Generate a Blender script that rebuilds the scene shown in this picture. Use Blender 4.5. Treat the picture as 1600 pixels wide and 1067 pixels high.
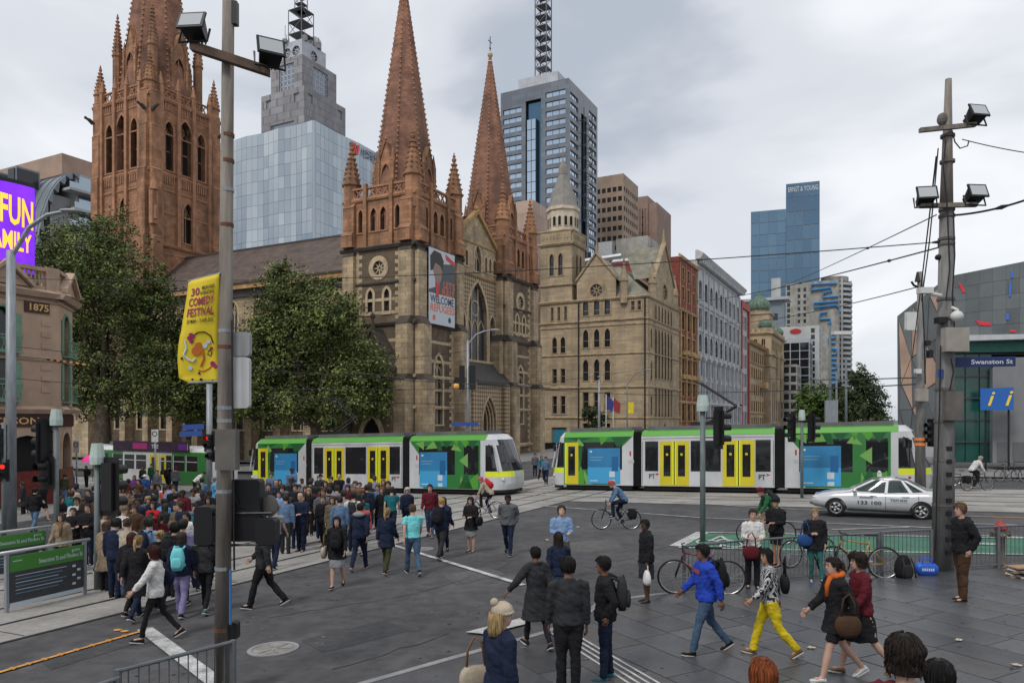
import bpy, bmesh, math, random
from mathutils import Vector, Matrix, noise
for _o in list(bpy.data.objects): bpy.data.objects.remove(_o)
SC = bpy.context.scene
COL = SC.collection
RND = random.Random(11)
rad = math.radians
V = Vector
Z = V((0, 0, 1))
# -- camera, sky, sun, exposure
F, HC, HY = 1157.0, 3.75, 655.0
cam_d = bpy.data.cameras.new('camera'); cam = bpy.data.objects.new('camera', cam_d); COL.objects.link(cam)
cam.location = (0, 0, HC); cam.rotation_euler = (rad(90), 0, 0)
cam_d.sensor_width = 36; cam_d.lens = 36 * F / 1600; cam_d.shift_y = (HY - 533.5) / 1600
cam_d.clip_start = 0.1; cam_d.clip_end = 6000
SC.camera = cam
SUN_EL, SUN_AZ = 52, 215
W = bpy.data.worlds.new('World'); SC.world = W; W.use_nodes = True
wn, wl = W.node_tree.nodes, W.node_tree.links
wn.clear()
def wnode(t, **k):
 n = wn.new(t)
 for a, b in k.items(): setattr(n, a, b)
 return n
w_out = wnode('ShaderNodeOutputWorld'); w_bg = wnode('ShaderNodeBackground'); w_bg.inputs[1].default_value = 0.1
w_sky = wnode('ShaderNodeTexSky', sky_type='NISHITA', sun_disc=False)
w_sky.sun_elevation = rad(SUN_EL); w_sky.sun_rotation = rad(SUN_AZ)
w_tc = wnode('ShaderNodeTexCoord'); w_map = wnode('ShaderNodeMapping'); w_map.inputs['Scale'].default_value = (1.0, 1.0, 2.2)
w_map.inputs['Rotation'].default_value = (0.0, rad(-14), rad(20)); w_map.inputs['Location'].default_value = (0.35, 0.2, 0.75)
w_n1 = wnode('ShaderNodeTexNoise'); w_n1.inputs['Scale'].default_value = 2.1; w_n1.inputs['Detail'].default_value = 5; w_n1.inputs['Roughness'].default_value = 0.47; w_n1.inputs['Distortion'].default_value = 0.35
w_r = wnode('ShaderNodeValToRGB'); w_r.color_ramp.interpolation = 'EASE'
w_r.color_ramp.elements[0].position = 0.34; w_r.color_ramp.elements[0].color = (0.40, 0.44, 0.505, 1)
w_r.color_ramp.elements[1].position = 0.63; w_r.color_ramp.elements[1].color = (0.80, 0.81, 0.83, 1)
_e = w_r.color_ramp.elements.new(0.48); _e.color = (0.615, 0.64, 0.685, 1)
w_sc = wnode('ShaderNodeVectorMath', operation='SCALE'); w_sc.inputs['Scale'].default_value = 10.4
w_mix = wnode('ShaderNodeMixRGB'); w_mix.inputs[0].default_value = 0.93
wl.new(w_tc.outputs['Generated'], w_map.inputs[0]); wl.new(w_map.outputs[0], w_n1.inputs['Vector'])
wl.new(w_n1.outputs[0], w_r.inputs[0]); wl.new(w_r.outputs[0], w_sc.inputs[0])
wl.new(w_sky.outputs[0], w_mix.inputs[1]); wl.new(w_sc.outputs[0], w_mix.inputs[2])
wl.new(w_mix.outputs[0], w_bg.inputs[0]); wl.new(w_bg.outputs[0], w_out.inputs[0])
sun_d = bpy.data.lights.new('sun', 'SUN'); sun = bpy.data.objects.new('sun', sun_d); COL.objects.link(sun)
sun_d.energy = 1.4; sun_d.angle = rad(14); sun_d.color = (1.0, 0.96, 0.9)
_el, _az = rad(SUN_EL), rad(SUN_AZ)
sun.rotation_euler = V((-math.sin(_az) * math.cos(_el), -math.cos(_az) * math.cos(_el), -math.sin(_el))).to_track_quat('-Z', 'Y').to_euler()
sun.location = (0, -20, 60)
SC.render.engine = 'CYCLES'
SC.cycles.max_bounces = 5; SC.cycles.diffuse_bounces = 2; SC.cycles.glossy_bounces = 3; SC.cycles.transparent_max_bounces = 6
SC.cycles.use_denoising = True
SC.view_settings.view_transform = 'Standard'; SC.view_settings.look = 'None'
SC.view_settings.exposure = 0.25; SC.view_settings.gamma = 1.0; SC.view_settings.use_curve_mapping = False
# -- where things are
EV, NV = V((0.4604, 0.8877, 0)), V((-0.8877, 0.4604, 0))
def gz(x, y): return 0.025 * max(-40, min(40, x)) - 0.012 * (max(-20, min(90, y)) - 11)
def EN(E, N, z=None):
 p = EV * E + NV * N
 p.z = gz(p.x, p.y) if z is None else z
 return p
def px(u, v, Y): return V(((u - 800) / F * Y, Y, HC - (v - HY) / F * Y))
def gp(u, v, dz=0):
 Y = 20.0
 for _ in range(30):
  x = (u - 800) / F * Y; Y = F * (HC - gz(x, Y) - dz) / (v - HY)
 return V(((u - 800) / F * Y, Y, gz((u - 800) / F * Y, Y) + dz))
# -- objects
WM = {}
def link(o, parent=None, world=None):
 COL.objects.link(o)
 world = world or Matrix.Identity(4)
 if parent is not None:
  o.parent = parent; o.matrix_parent_inverse = WM[parent.as_pointer()].inverted()
 o.matrix_basis = world
 WM[o.as_pointer()] = world
 return o
def tag(o, label=None, cat=None, group=None, kind=None):
 if label: o['label'] = label
 if cat: o['category'] = cat
 if group: o['group'] = group
 if kind: o['kind'] = kind
 return o
def thing(name, label, cat, loc=(0, 0, 0), rz=0.0, group=None, scale=1.0):
 o = bpy.data.objects.new(name, None); o.empty_display_size = 0.2
 link(o, None, Matrix.Translation(V(loc)) @ Matrix.Rotation(rz, 4, 'Z') @ Matrix.Scale(scale, 4))
 return tag(o, label, cat, group)
def place(mesh, name, parent, world=None):
 return link(bpy.data.objects.new(name, mesh), parent, world)
def local(mesh, name, parent, m=None):           # mesh in its parent's own coordinates
 return link(bpy.data.objects.new(name, mesh), parent, WM[parent.as_pointer()] @ (m or Matrix.Identity(4)))
class MB:
 def __init__(s): s.v = []; s.f = []; s.m = []
 def add(s, vs, fs, m=0):
  b = len(s.v); s.v += [tuple(p) for p in vs]
  for f in fs: s.f.append(tuple(i + b for i in f)); s.m.append(m)
  return s
 def poly(s, pts, m=0): return s.add(pts, [tuple(range(len(pts)))], m)
 def box(s, a, b, m=0):
  (x0, y0, z0), (x1, y1, z1) = a, b
  return s.add([(x0,y0,z0),(x1,y0,z0),(x1,y1,z0),(x0,y1,z0),(x0,y0,z1),(x1,y0,z1),(x1,y1,z1),(x0,y1,z1)], BOXF, m)
 def fbox(s, fr, s0, s1, t0, t1, d0, d1, m=0):
  return s.add([fr.p(a, t, d) for t in (t0, t1) for a, d in ((s0, d0), (s1, d0), (s1, d1), (s0, d1))], BOXF, m)
 def tube(s, pts, r, n=8, m=0, cap=True):
  pts = [V(p) for p in pts]; k = len(pts)
  rs = r if isinstance(r, (list, tuple)) else [r] * k
  vs = []; t0 = None; ax = None
  for i, p in enumerate(pts):
   t = (pts[min(i + 1, k - 1)] - pts[max(i - 1, 0)])
   t = t.normalized() if t.length > 1e-9 else Z.copy()
   if ax is None: ax = t.orthogonal().normalized()
   else:
    ax = ax - t * ax.dot(t)
    ax = ax.normalized() if ax.length > 1e-6 else t.orthogonal().normalized()
   bx = t.cross(ax)
   for j in range(n):
    a = 2 * math.pi * j / n
    vs.append(p + (ax * math.cos(a) + bx * math.sin(a)) * rs[i])
  fs = [(i*n+j, i*n+(j+1) % n, (i+1)*n+(j+1) % n, (i+1)*n+j) for i in range(k-1) for j in range(n)]
  if cap: fs += [tuple(range(n))[::-1], tuple(range((k-1)*n, k*n))]
  return s.add(vs, fs, m)
 def loft(s, rings, m=0, cap=True):
  n = len(rings[0]); k = len(rings)
  fs = [(i*n+j, i*n+(j+1) % n, (i+1)*n+(j+1) % n, (i+1)*n+j) for i in range(k-1) for j in range(n)]
  if cap: fs += [tuple(range(n))[::-1], tuple(range((k-1)*n, k*n))]
  return s.add([p for r in rings for p in r], fs, m)
 def prism(s, pts, off, m=0):
  pts = [V(p) for p in pts]; n = len(pts); off = V(off)
  return s.add(pts + [p + off for p in pts], [tuple(range(n))[::-1], tuple(range(n, 2*n))] + [(i, (i+1) % n, n+(i+1) % n, n+i) for i in range(n)], m)
 def ball(s, c, r, n=10, k=6, m=0):
  c = V(c); r = r if isinstance(r, (tuple, list)) else (r, r, r)
  rings = [[c + V((r[0]*math.sin(t)*math.cos(a), r[1]*math.sin(t)*math.sin(a), -r[2]*math.cos(t))) for a in (2*math.pi*j/n for j in range(n))] for t in (math.pi*(i+.35)/(k+.7) for i in range(k+1))]
  return s.loft(rings, m)
 def mesh(s, name, mats, smooth=False):
  me = bpy.data.meshes.new(name); me.from_pydata(s.v, [], s.f)
  for mt in (mats if isinstance(mats, (list, tuple)) else [mats]): me.materials.append(mt)
  if any(s.m): me.polygons.foreach_set('material_index', s.m)
  if smooth:
   me.polygons.foreach_set('use_smooth', [True] * len(s.f))
  me.update()
  return me
 def fix(s, me):
  bm = bmesh.new(); bm.from_mesh(me); bmesh.ops.recalc_face_normals(bm, faces=bm.faces); bm.to_mesh(me); bm.free()
  return me
 def build(s, name, mats, parent=None, smooth=False, world=None, fix=True):
  me = s.mesh(name, mats, smooth)
  if fix: s.fix(me)
  return place(me, name, parent, world)
 def buildl(s, name, mats, parent, smooth=False, m=None):
  return local(s.fix(s.mesh(name, mats, smooth)), name, parent, m)
BOXF = [(3,2,1,0),(4,5,6,7),(0,1,5,4),(1,2,6,5),(2,3,7,6),(3,0,4,7)]
class Fr:
 def __init__(s, o, u, n=None):
  s.o = V(o); s.u = V(u).normalized(); s.n = V(n) if n is not None else s.u.cross(Z)
 def p(s, a, t, d=0.0): return s.o + s.u * a + Z * t + s.n * d
 def mat(s, a=0, t=0, d=0):
  m = Matrix((s.u, -s.n, Z)).transposed().to_4x4(); m.translation = s.p(a, t, d); return m
# -- materials
MATS = {}
def mat(name, col, rough=0.75, var=0.12, scale=3.0, bump=0.0, metal=0.0, spec=0.4, fine=0.0, stain=0.0, emit=0.0, brick=None, stretch=None, coat=0.0, alpha=1.0, trans=0.0):
 if name in MATS: return MATS[name]
 m = bpy.data.materials.new(name); m.use_nodes = True
 nt = m.node_tree; N, L = nt.nodes, nt.links
 b = N['Principled BSDF']
 b.inputs['Roughness'].default_value = rough; b.inputs['Metallic'].default_value = metal
 b.inputs['Specular IOR Level'].default_value = spec
 if coat: b.inputs['Coat Weight'].default_value = coat; b.inputs['Coat Roughness'].default_value = 0.08
 c4 = (*col, 1)
 b.inputs['Base Color'].default_value = c4
 if emit: b.inputs['Emission Color'].default_value = c4; b.inputs['Emission Strength'].default_value = emit
 if trans: b.inputs['Transmission Weight'].default_value = trans
 if alpha < 1: b.inputs['Alpha'].default_value = alpha
 MATS[name] = m
 if not (var or bump or brick or stain): return m
 tc = N.new('ShaderNodeTexCoord'); mp = N.new('ShaderNodeMapping')
 L.new(tc.outputs['Object'], mp.inputs[0])
 if stretch: mp.inputs['Scale'].default_value = stretch
 def noise_(sc, det=4):
  n = N.new('ShaderNodeTexNoise'); n.inputs['Scale'].default_value = sc; n.inputs['Detail'].default_value = det; n.inputs['Roughness'].default_value = 0.6
  L.new(mp.outputs[0], n.inputs['Vector']); return n
 def mixc(fac, a, bcol, mode='MIX'):
  x = N.new('ShaderNodeMixRGB'); x.blend_type = mode
  if isinstance(fac, float): x.inputs[0].default_value = fac
  else: L.new(fac, x.inputs[0])
  for i, q in ((1, a), (2, bcol)):
   if isinstance(q, tuple): x.inputs[i].default_value = q
   else: L.new(q, x.inputs[i])
  return x.outputs[0]
 def ramp(src, p0, p1):
  r = N.new('ShaderNodeMapRange'); r.inputs[1].default_value = p0; r.inputs[2].default_value = p1; L.new(src, r.inputs[0]); return r.outputs[0]
 n1 = noise_(scale, 5)
 lo = tuple(c * (1 - var * 1.6) for c in col) + (1,); hi = tuple(min(1, c * (1 + var * 1.5)) for c in col) + (1,)
 out = mixc(ramp(n1.outputs[0], 0.3, 0.7), lo, hi)
 bsrc = n1.outputs[0]
 if brick:
  bl, bh, jf = brick
  bt = N.new('ShaderNodeTexBrick'); bt.inputs['Scale'].default_value = 1.0
  bt.inputs['Brick Width'].default_value = bl; bt.inputs['Row Height'].default_value = bh; bt.inputs['Mortar Size'].default_value = bh * 0.045
  bt.inputs['Color1'].default_value = (0.82, 0.82, 0.82, 1); bt.inputs['Color2'].default_value = (1.12, 1.1, 1.06, 1); bt.inputs['Mortar'].default_value = (jf, jf, jf, 1)
  sx = N.new('ShaderNodeSeparateXYZ'); cx = N.new('ShaderNodeCombineXYZ'); L.new(tc.outputs['Object'], sx.inputs[0])
  d1 = N.new('ShaderNodeMath'); d1.operation = 'MULTIPLY'; d1.inputs[1].default_value = 0.93; L.new(sx.outputs[0], d1.inputs[0])
  d2 = N.new('ShaderNodeMath'); d2.operation = 'MULTIPLY_ADD'; d2.inputs[1].default_value = 1.17; L.new(sx.outputs[1], d2.inputs[0]); L.new(d1.outputs[0], d2.inputs[2])
  L.new(d2.outputs[0], cx.inputs[0]); L.new(sx.outputs[2], cx.inputs[1]); L.new(cx.outputs[0], bt.inputs['Vector'])
  out = mixc(1.0, out, bt.outputs['Color'], 'MULTIPLY');
 if fine:
  n2 = noise_(scale * 14, 3); out = mixc(fine, out, mixc(ramp(n2.outputs[0], 0.35, 0.65), (0.35, 0.35, 0.35, 1), (1.5, 1.5, 1.5, 1)), 'MULTIPLY')
 if stain:
  ms = N.new('ShaderNodeMapping'); ms.inputs['Scale'].default_value = (1.3, 1.3, 0.22); L.new(tc.outputs['Object'], ms.inputs[0])
  n3 = N.new('ShaderNodeTexNoise'); n3.inputs['Scale'].default_value = scale * 0.8; n3.inputs['Detail'].default_value = 6; L.new(ms.outputs[0], n3.inputs['Vector'])
  out = mixc(ramp(n3.outputs[0], 0.45, 0.75), out, mixc(stain, out, (0.03, 0.027, 0.025, 1)))
 L.new(out, b.inputs['Base Color'])
 if emit: L.new(out, b.inputs['Emission Color'])
 if bump:
  bn = N.new('ShaderNodeBump'); bn.inputs['Strength'].default_value = bump; bn.inputs['Distance'].default_value = 0.02
  nb = noise_(scale * 6, 4); L.new(nb.outputs[0], bn.inputs['Height']); L.new(bn.outputs[0], b.inputs['Normal'])
 return m
def srgb(r, g, b):
 f = lambda c: (c / 255 / 12.92) if c / 255 <= 0.04045 else ((c / 255 + 0.055) / 1.055) ** 2.4
 return (f(r), f(g), f(b))
def plain(name, col, rough=0.6, **k): return mat(name, col, rough, var=0.0, **k)
_FONTQ = []
def text(parent, s, fr, a, t, d, h, m, width=None, name='lettering', bold=0.0, align='LEFT', shear=0.0, bend=None):
 c = bpy.data.curves.new(name, 'FONT'); c.body = s; c.size = h * 1.4; c.extrude = 0.004; c.offset = bold * h; c.align_x = align; c.shear = shear
 c.resolution_u = 2; c.materials.append(m)
 o = bpy.data.objects.new(name, c)
 r = fr.mat(a, t, d) @ Matrix.Rotation(rad(90), 4, 'X')
 link(o, parent, r)
 _FONTQ.append((o, width, bend))
 return o
def wm_inv(o): return WM[o.as_pointer()].inverted()
def flush_text():
 bpy.context.view_layer.update()
 dg = bpy.context.evaluated_depsgraph_get()
 for o, width, bend in _FONTQ:
  me = bpy.data.meshes.new_from_object(o.evaluated_get(dg))
  if width:
   xs = [v.co.x for v in me.vertices]; w = max(xs) - min(xs)
   k = width / w if w else 1
   for v in me.vertices: v.co.x *= k
  if bend:
   for v in me.vertices: v.co = wm_inv(o) @ bend(v.co.x, v.co.y, v.co.z)
  par, nm, wm = o.parent, o.name, WM[o.as_pointer()]
  bpy.data.objects.remove(o)
  n = bpy.data.objects.new('lettering', me); link(n, par, wm)
 _FONTQ.clear()
# -- setting: ground, roads, tracks, markings
M_ASPH = mat('asphalt', (0.07, 0.069, 0.072), 0.8, var=0.26, scale=0.22, fine=0.4, bump=0.4, stain=0.35)
M_GRND = mat('far_ground', (0.13, 0.125, 0.12), 0.9, var=0.15, scale=0.2)
M_CONC = mat('track_concrete', (0.30, 0.285, 0.265), 0.85, var=0.16, scale=0.5, fine=0.2, bump=0.15, stain=0.25)
M_FOOT = mat('footpath_stone', (0.21, 0.205, 0.20), 0.8, var=0.15, scale=0.5, fine=0.15)
M_BLUE = [mat('bluestone_%s' % w, c, 0.4, var=0.24, scale=0.9, fine=0.25, bump=0.15, spec=0.5, stain=0.3) for w, c in (('dark', (0.054, 0.056, 0.062)), ('mid', (0.068, 0.07, 0.076)), ('pale', (0.084, 0.086, 0.092)), ('warm', (0.074, 0.071, 0.072)))]
M_JOINT = plain('paving_joint', (0.04, 0.04, 0.042), 0.9)
M_KERB = mat('kerb_stone', (0.24, 0.24, 0.245), 0.8, var=0.15, scale=2.0)
M_WHITE = mat('road_paint_white', (0.47, 0.47, 0.46), 0.75, var=0.25, scale=2.5, fine=0.5, stain=0.5)
M_YEL = mat('road_paint_yellow', (0.55, 0.27, 0.07), 0.75, var=0.2, scale=2.5)
M_GREEN = mat('bike_lane_green', (0.045, 0.16, 0.10), 0.8, var=0.15, scale=1.5, fine=0.2)
M_RAIL = plain('rail_steel', (0.08, 0.075, 0.07), 0.35, metal=0.8)
def sheet(name, pts, dz, m, parent=None, kind='structure', label=None, cut=True):
 bm = bmesh.new()
 bm.faces.new([bm.verts.new((p[0], p[1], 0)) for p in pts])
 bmesh.ops.triangulate(bm, faces=bm.faces[:])
 if cut:
  for co, no in (((-40,0,0),(1,0,0)), ((40,0,0),(1,0,0)), ((0,90,0),(0,1,0)), ((0,-20,0),(0,1,0))):
   bmesh.ops.bisect_plane(bm, geom=bm.faces[:] + bm.edges[:] + bm.verts[:], plane_co=co, plane_no=no, dist=1e-5)
 for v in bm.verts: v.co.z = gz(v.co.x, v.co.y) + dz
 bmesh.ops.recalc_face_normals(bm, faces=bm.faces)
 for f in bm.faces:
  if f.normal.z < 0: f.normal_flip()
 me = bpy.data.meshes.new(name); bm.to_mesh(me); bm.free(); me.materials.append(m)
 o = place(me, name, parent)
 if parent is None and kind: o['kind'] = kind
 if label: o['label'] = label
 return o
BIG = 2500
ground = sheet('ground', [(-BIG, -60), (BIG, -60), (BIG, BIG), (-BIG, BIG)], -0.03, M_GRND)
def ENp(*a): return [EN(e, n) for e, n in a]
road = sheet('road', ENp((-60, -40), (49, -40), (49, -12), (330, -12), (330, 34), (49, 34), (49, 140), (27, 140), (27, 40), (-60, 40)), 0.0, M_ASPH)
tr_sw = sheet('tram_track', ENp((33.2, -40), (43.6, -40), (43.6, 140), (33.2, 140)), 0.004, M_CONC)
tr_fl = sheet('tram_track', ENp((-40, 14.2), (260, 14.2), (260, 22.6), (-40, 22.6)), 0.008, M_CONC)
def strip(a, b, w, dz, m, parent, name, n=None):
 a, b = V(a).to_2d(), V(b).to_2d(); t = (b - a).normalized(); q = V((-t.y, t.x)) * w / 2
 return sheet(name, [a - q, b - q, b + q, a + q], dz, m, parent)
for e in (35.6, 37.1, 39.5, 41.0): strip(EN(e, -38), EN(e, 120), 0.11, 0.013, M_RAIL, tr_sw, 'rail')
for n in (15.6, 17.1, 19.2, 20.7): strip(EN(-38, n), EN(240, n), 0.11, 0.017, M_RAIL, tr_fl, 'rail')
for e in (33.2, 43.6): strip(EN(e, -38), EN(e, 120), 0.09, 0.012, M_JOINT, tr_sw, 'joint')
for n in (14.2, 22.6): strip(EN(-38, n), EN(240, n), 0.09, 0.016, M_JOINT, tr_fl, 'joint')
for k in range(16): strip(EN(-12 + 5 * k, 14.3), EN(-12 + 5 * k, 22.5), 0.03, 0.0125, M_JOINT, tr_fl, 'joint')
def kerbed(name, pts, h, m):
 o = sheet(name, pts, h, m)
 mb = MB(); n = len(pts)
 for i in range(n):
  a, b = pts[i], pts[(i + 1) % n]
  mb.poly([(a[0], a[1], gz(a[0], a[1]) - 0.05), (b[0], b[1], gz(b[0], b[1]) - 0.05), (b[0], b[1], gz(b[0], b[1]) + h), (a[0], a[1], gz(a[0], a[1]) + h)])
 mb.build('kerb', M_KERB, o)
 return o
kerbed('footpath', ENp((51, 34), (330, 34), (330, 46), (64, 46), (64, 140), (51, 140)), 0.13, M_FOOT)
kerbed('footpath', ENp((-60, 33.5), (19, 33.5), (27, 41), (27, 140), (-60, 140)), 0.13, M_FOOT)
kerbed('footpath', ENp((50.5, -60), (330, -60), (330, 5), (54, 5), (50.5, 1.5)), 0.13, M_FOOT)
PZ = [gp(575, 1068).to_2d(), gp(700, 1032).to_2d(), gp(858, 988).to_2d(), gp(915, 962).to_2d(), gp(938, 942).to_2d(), gp(1042, 928).to_2d(), gp(1275, 906).to_2d(), gp(1640, 884).to_2d(), V((22, 4)), V((22, -8)), V((-14, -8)), V((-12, 5.6))]
PZ = [(p.x, p.y) for p in PZ]
plaza = sheet('pavement', PZ, 0.012, M_JOINT)
def inside(p, poly):
 c = False; n = len(poly)
 for i in range(n):
  (x0, y0), (x1, y1) = poly[i], poly[(i + 1) % n]
  if (y0 > p[1]) != (y1 > p[1]) and p[0] < (x1 - x0) * (p[1] - y0) / (y1 - y0) + x0: c = not c
 return c
def clip(poly, clipper):
 return poly
d1, d2 = V((0.45, -0.893)), V((0.893, 0.45))
slabs = []
def slab_mesh(w, h, k):
 mb = MB(); e = 0.008
 mb.add([(-w/2, -h/2, -0.01), (w/2, -h/2, -0.01), (w/2, h/2, -0.01), (-w/2, h/2, -0.01), (-w/2+e, -h/2+e, 0.016), (w/2-e, -h/2+e, 0.016), (w/2-e, h/2-e, 0.016), (-w/2+e, h/2-e, 0.016)], BOXF)
 return mb.mesh('paving_slab', M_BLUE[k])
SLW = (1.5, 1.2, 0.9); SLH = 0.74
SM = {(i, k): slab_mesh(w - 0.014, SLH - 0.014, k) for i, w in enumerate(SLW) for k in range(4)}
rs = random.Random(5); cnt = 0; rest = MB()
tilt = Matrix.Rotation(math.atan(0.025), 3, 'Y').inverted() @ Matrix.Rotation(math.atan(-0.012), 3, 'X')
ang = math.atan2(d1.y, d1.x)
for r in range(-34, 34):
 s = -30 + rs.random() * 1.2
 while s < 30:
  i = rs.choice((0, 0, 1, 1, 2)); w = SLW[i]
  c = V((4.0, 11.0)) + d1 * (s + w / 2) + d2 * (r * SLH); s += w
  cs = [c + d1 * (a * w / 2) + d2 * (b * SLH / 2) for a, b in ((-1,-1),(1,-1),(1,1),(-1,1))]
  if not all(inside(q, PZ) for q in cs): continue
  if c.y < 7.6 or c.y > 18 or abs(c.x) > 0.78 * c.y: continue
  k = rs.choice((0, 1, 1, 2, 3)); cnt += 1
  if cnt > 300: continue
  z = gz(c.x, c.y) + 0.012 + rs.uniform(-0.002, 0.002)
  m = Matrix.Translation((c.x, c.y, z)) @ (tilt @ Matrix.Rotation(ang, 3, 'Z')).to_4x4()
  place(SM[(i, k)], 'paving_slab', plaza, m)
edge = sheet('edge_paving', PZ, 0.019, M_BLUE[1], plaza)
kb = [gp(560, 1072), gp(700, 1032), gp(858, 988), gp(915, 962), gp(938, 942), gp(1042, 928)]
for i in range(len(kb) - 1):
 L_ = (kb[i+1] - kb[i]).length; n = max(1, round(L_ / 1.0)); t = (kb[i+1] - kb[i]).normalized(); q = V((-t.y, t.x, 0)) * 0.06
 for j in range(n):
  a = kb[i].lerp(kb[i+1], (j + 0.006) / n); b = kb[i].lerp(kb[i+1], (j + 0.994) / n)
  MB().prism([a - q - Z*0.05, b - q - Z*0.05, b + q - Z*0.05, a + q - Z*0.05], (0, 0, 0.085)).build('kerb_stone', M_KERB, plaza)
steps = thing('steps', 'dark stone steps under the lens at the foot of the view', 'steps', (2, 5, 0))
steps['kind'] = 'structure'
for k, y in enumerate((7.35, 6.0, 5.0, 4.0, 3.0, 2.0)):
 MB().box((-9, -6, -0.1), (14, y, 0.20 + 0.30 * k)).build('step', M_BLUE[0], steps)
def line(a, b, w, m, nm='road_marking', dz=0.024):
 return strip(gp(*a), gp(*b), w, dz, m, road, nm)
for a, b, w in (((598, 847), (818, 915), 0.16), ((838, 790), (1094, 809), 0.11), ((1094, 809), (1480, 826), 0.11), ((940, 775), (1166, 792), 0.11), ((1166, 792), (1330, 800), 0.10),
    ((1500, 818), (1640, 822), 0.11), ((1480, 835), (1640, 842), 0.13), ((1300, 828), (1420, 824), 0.10), ((1500, 789), (1640, 793), 0.10), ((800, 762), (860, 775), 0.10)):
 line(a, b, w, M_WHITE)
line((226, 983), (338, 1068), 0.27, M_WHITE); line((-40, 1063), (228, 985), 0.09, M_YEL)
line((1490, 806), (1640, 811), 0.10, M_YEL)
for i in range(9):
 p = gp(20 + 25 * i, 1046 - 7.3 * i)
 MB().box((-0.05, -0.04, 0.02), (0.05, 0.04, 0.035)).build('road_stud', M_YEL, road, world=Matrix.Translation(p))
for u, v in ((184, 985), (195, 987), (222, 988)):
 p = gp(u, v); MB().ball((0, 0, 0.02), (0.08, 0.06, 0.015)).build('road_stud', M_YEL, road, world=Matrix.Translation(p))
gl = [gp(*q) for q in ((1062, 851), (1100, 833), (1640, 843), (1640, 866), (1290, 866), (1062, 853))]
green = sheet('bicycle_lane', [(p.x, p.y) for p in gl], 0.006, M_GREEN)
line((1056, 854), (1098, 832), 0.42, M_WHITE); line((1092, 832), (1640, 842), 0.13, M_WHITE, dz=0.026); line((1060, 856), (1640, 868), 0.14, M_WHITE, dz=0.027)
for c in ((1108, 848), (1140, 848)):
 mb = MB(); p0 = gp(*c, 0.03)
 for i in range(20):
  a0, a1 = 2*math.pi*i/20, 2*math.pi*(i+1)/20
  mb.poly([p0 + V((r*math.cos(a), r*2.2*math.sin(a), 0.025*r*math.cos(a) - 0.012*r*2.2*math.sin(a))) for r, a in ((0.28, a0), (0.28, a1), (0.36, a1), (0.36, a0))])
 mb.build('road_marking', M_WHITE, green)
line((1108, 846), (1126, 838), 0.1, M_WHITE); line((1126, 838), (1140, 847), 0.1, M_WHITE, dz=0.028); line((1480, 849), (1560, 851), 0.35, M_WHITE, dz=0.028)
M_TACT = mat('tactile_steel', (0.42, 0.41, 0.40), 0.5, var=0.2, scale=6)
for k in range(4):
 strip(gp(852 + 9 * k, 985 - k), gp(990 + 16 * k, 1075), 0.045, 0.034, M_TACT, plaza, 'tactile_strip')
q = [gp(*c) for c in ((727, 990), (758, 993), (826, 976), (812, 968))]
sheet('tactile_pad', [(p.x, p.y) for p in q], 0.036, M_TACT, plaza)
M_MAN = mat('manhole_iron', (0.25, 0.24, 0.22), 0.7, var=0.2, scale=5, metal=0.2)
def manhole(u, v, r, lab):
 p = gp(u, v); t = thing('manhole_cover', lab, 'manhole cover', p)
 mb = MB(); mb2 = MB()
 ring = lambda rr, z: [p + V((rr*math.cos(a), rr*math.sin(a), z + 0.025*rr*math.cos(a) - 0.012*rr*math.sin(a))) for a in (2*math.pi*i/36 for i in range(36))]
 mb.loft([ring(r, -0.02), ring(r, 0.018), ring(r*0.82, 0.018), ring(r*0.82, 0.008)], cap=False); mb.build('rim', M_KERB, t)
 mb2.poly(ring(r*0.8, 0.014))
 for i in range(6):
  a = math.pi*i/3; d = V((math.cos(a), math.sin(a), 0)); n_ = V((-d.y, d.x, 0)) * 0.02
  a_, b_ = p + d*r*0.15, p + d*r*0.72
  for q_ in (a_, b_): q_.z = gz(q_.x, q_.y)
  mb2.prism([a_ - n_ + Z*0.014, b_ - n_ + Z*0.014, b_ + n_ + Z*0.014, a_ + n_ + Z*0.014], (0, 0, 0.012))
 mb2.build('lid', M_MAN, t)
M_PAT = [mat('asphalt_patch_%s' % w, c, 0.85, var=0.2, scale=0.5, fine=0.35, bump=0.3) for w, c in (('dark', (0.052, 0.052, 0.055)), ('pale', (0.085, 0.083, 0.082)))]
for k, (q_, d_) in enumerate((([(470, 1000), (600, 968), (640, 985), (505, 1020)], 0), ([(860, 850), (960, 842), (975, 858), (868, 868)], 1), ([(1000, 800), (1180, 812), (1180, 818), (1000, 806)], 0), ([(690, 900), (760, 885), (790, 897), (715, 914)], 1), ([(60, 1030), (190, 995), (215, 1005), (80, 1046)], 0))):
 sheet('asphalt_patch', [(p.x, p.y) for p in (gp(*c) for c in q_)], 0.0035 + 0.0004*k, M_PAT[d_], road)
M_SEAL = plain('crack_seal', (0.025, 0.025, 0.026), 0.6)
rq = random.Random(3)
for (a, b) in (((420, 965), (640, 930)), ((640, 930), (800, 880)), ((520, 1045), (700, 990)), ((960, 880), (1050, 850)), ((880, 880), (1010, 905)), ((230, 1040), (330, 1010)), ((1100, 800), (1300, 806)), ((700, 850), (820, 838))):
 n_ = 7; pts_ = [gp(a[0] + (b[0] - a[0])*i/n_ + rq.uniform(-4, 4), a[1] + (b[1] - a[1])*i/n_ + rq.uniform(-2, 2)) for i in range(n_ + 1)]
 for p_, q_ in zip(pts_, pts_[1:]): strip(p_, q_, rq.uniform(0.012, 0.03), 0.0062, M_SEAL, road, 'crack_seal')
M_GUM = [plain('gum_spot_dark', (0.03, 0.03, 0.03), 0.8), plain('gum_spot_pale', (0.14, 0.135, 0.13), 0.8)]
gmb = [MB(), MB()]
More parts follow.
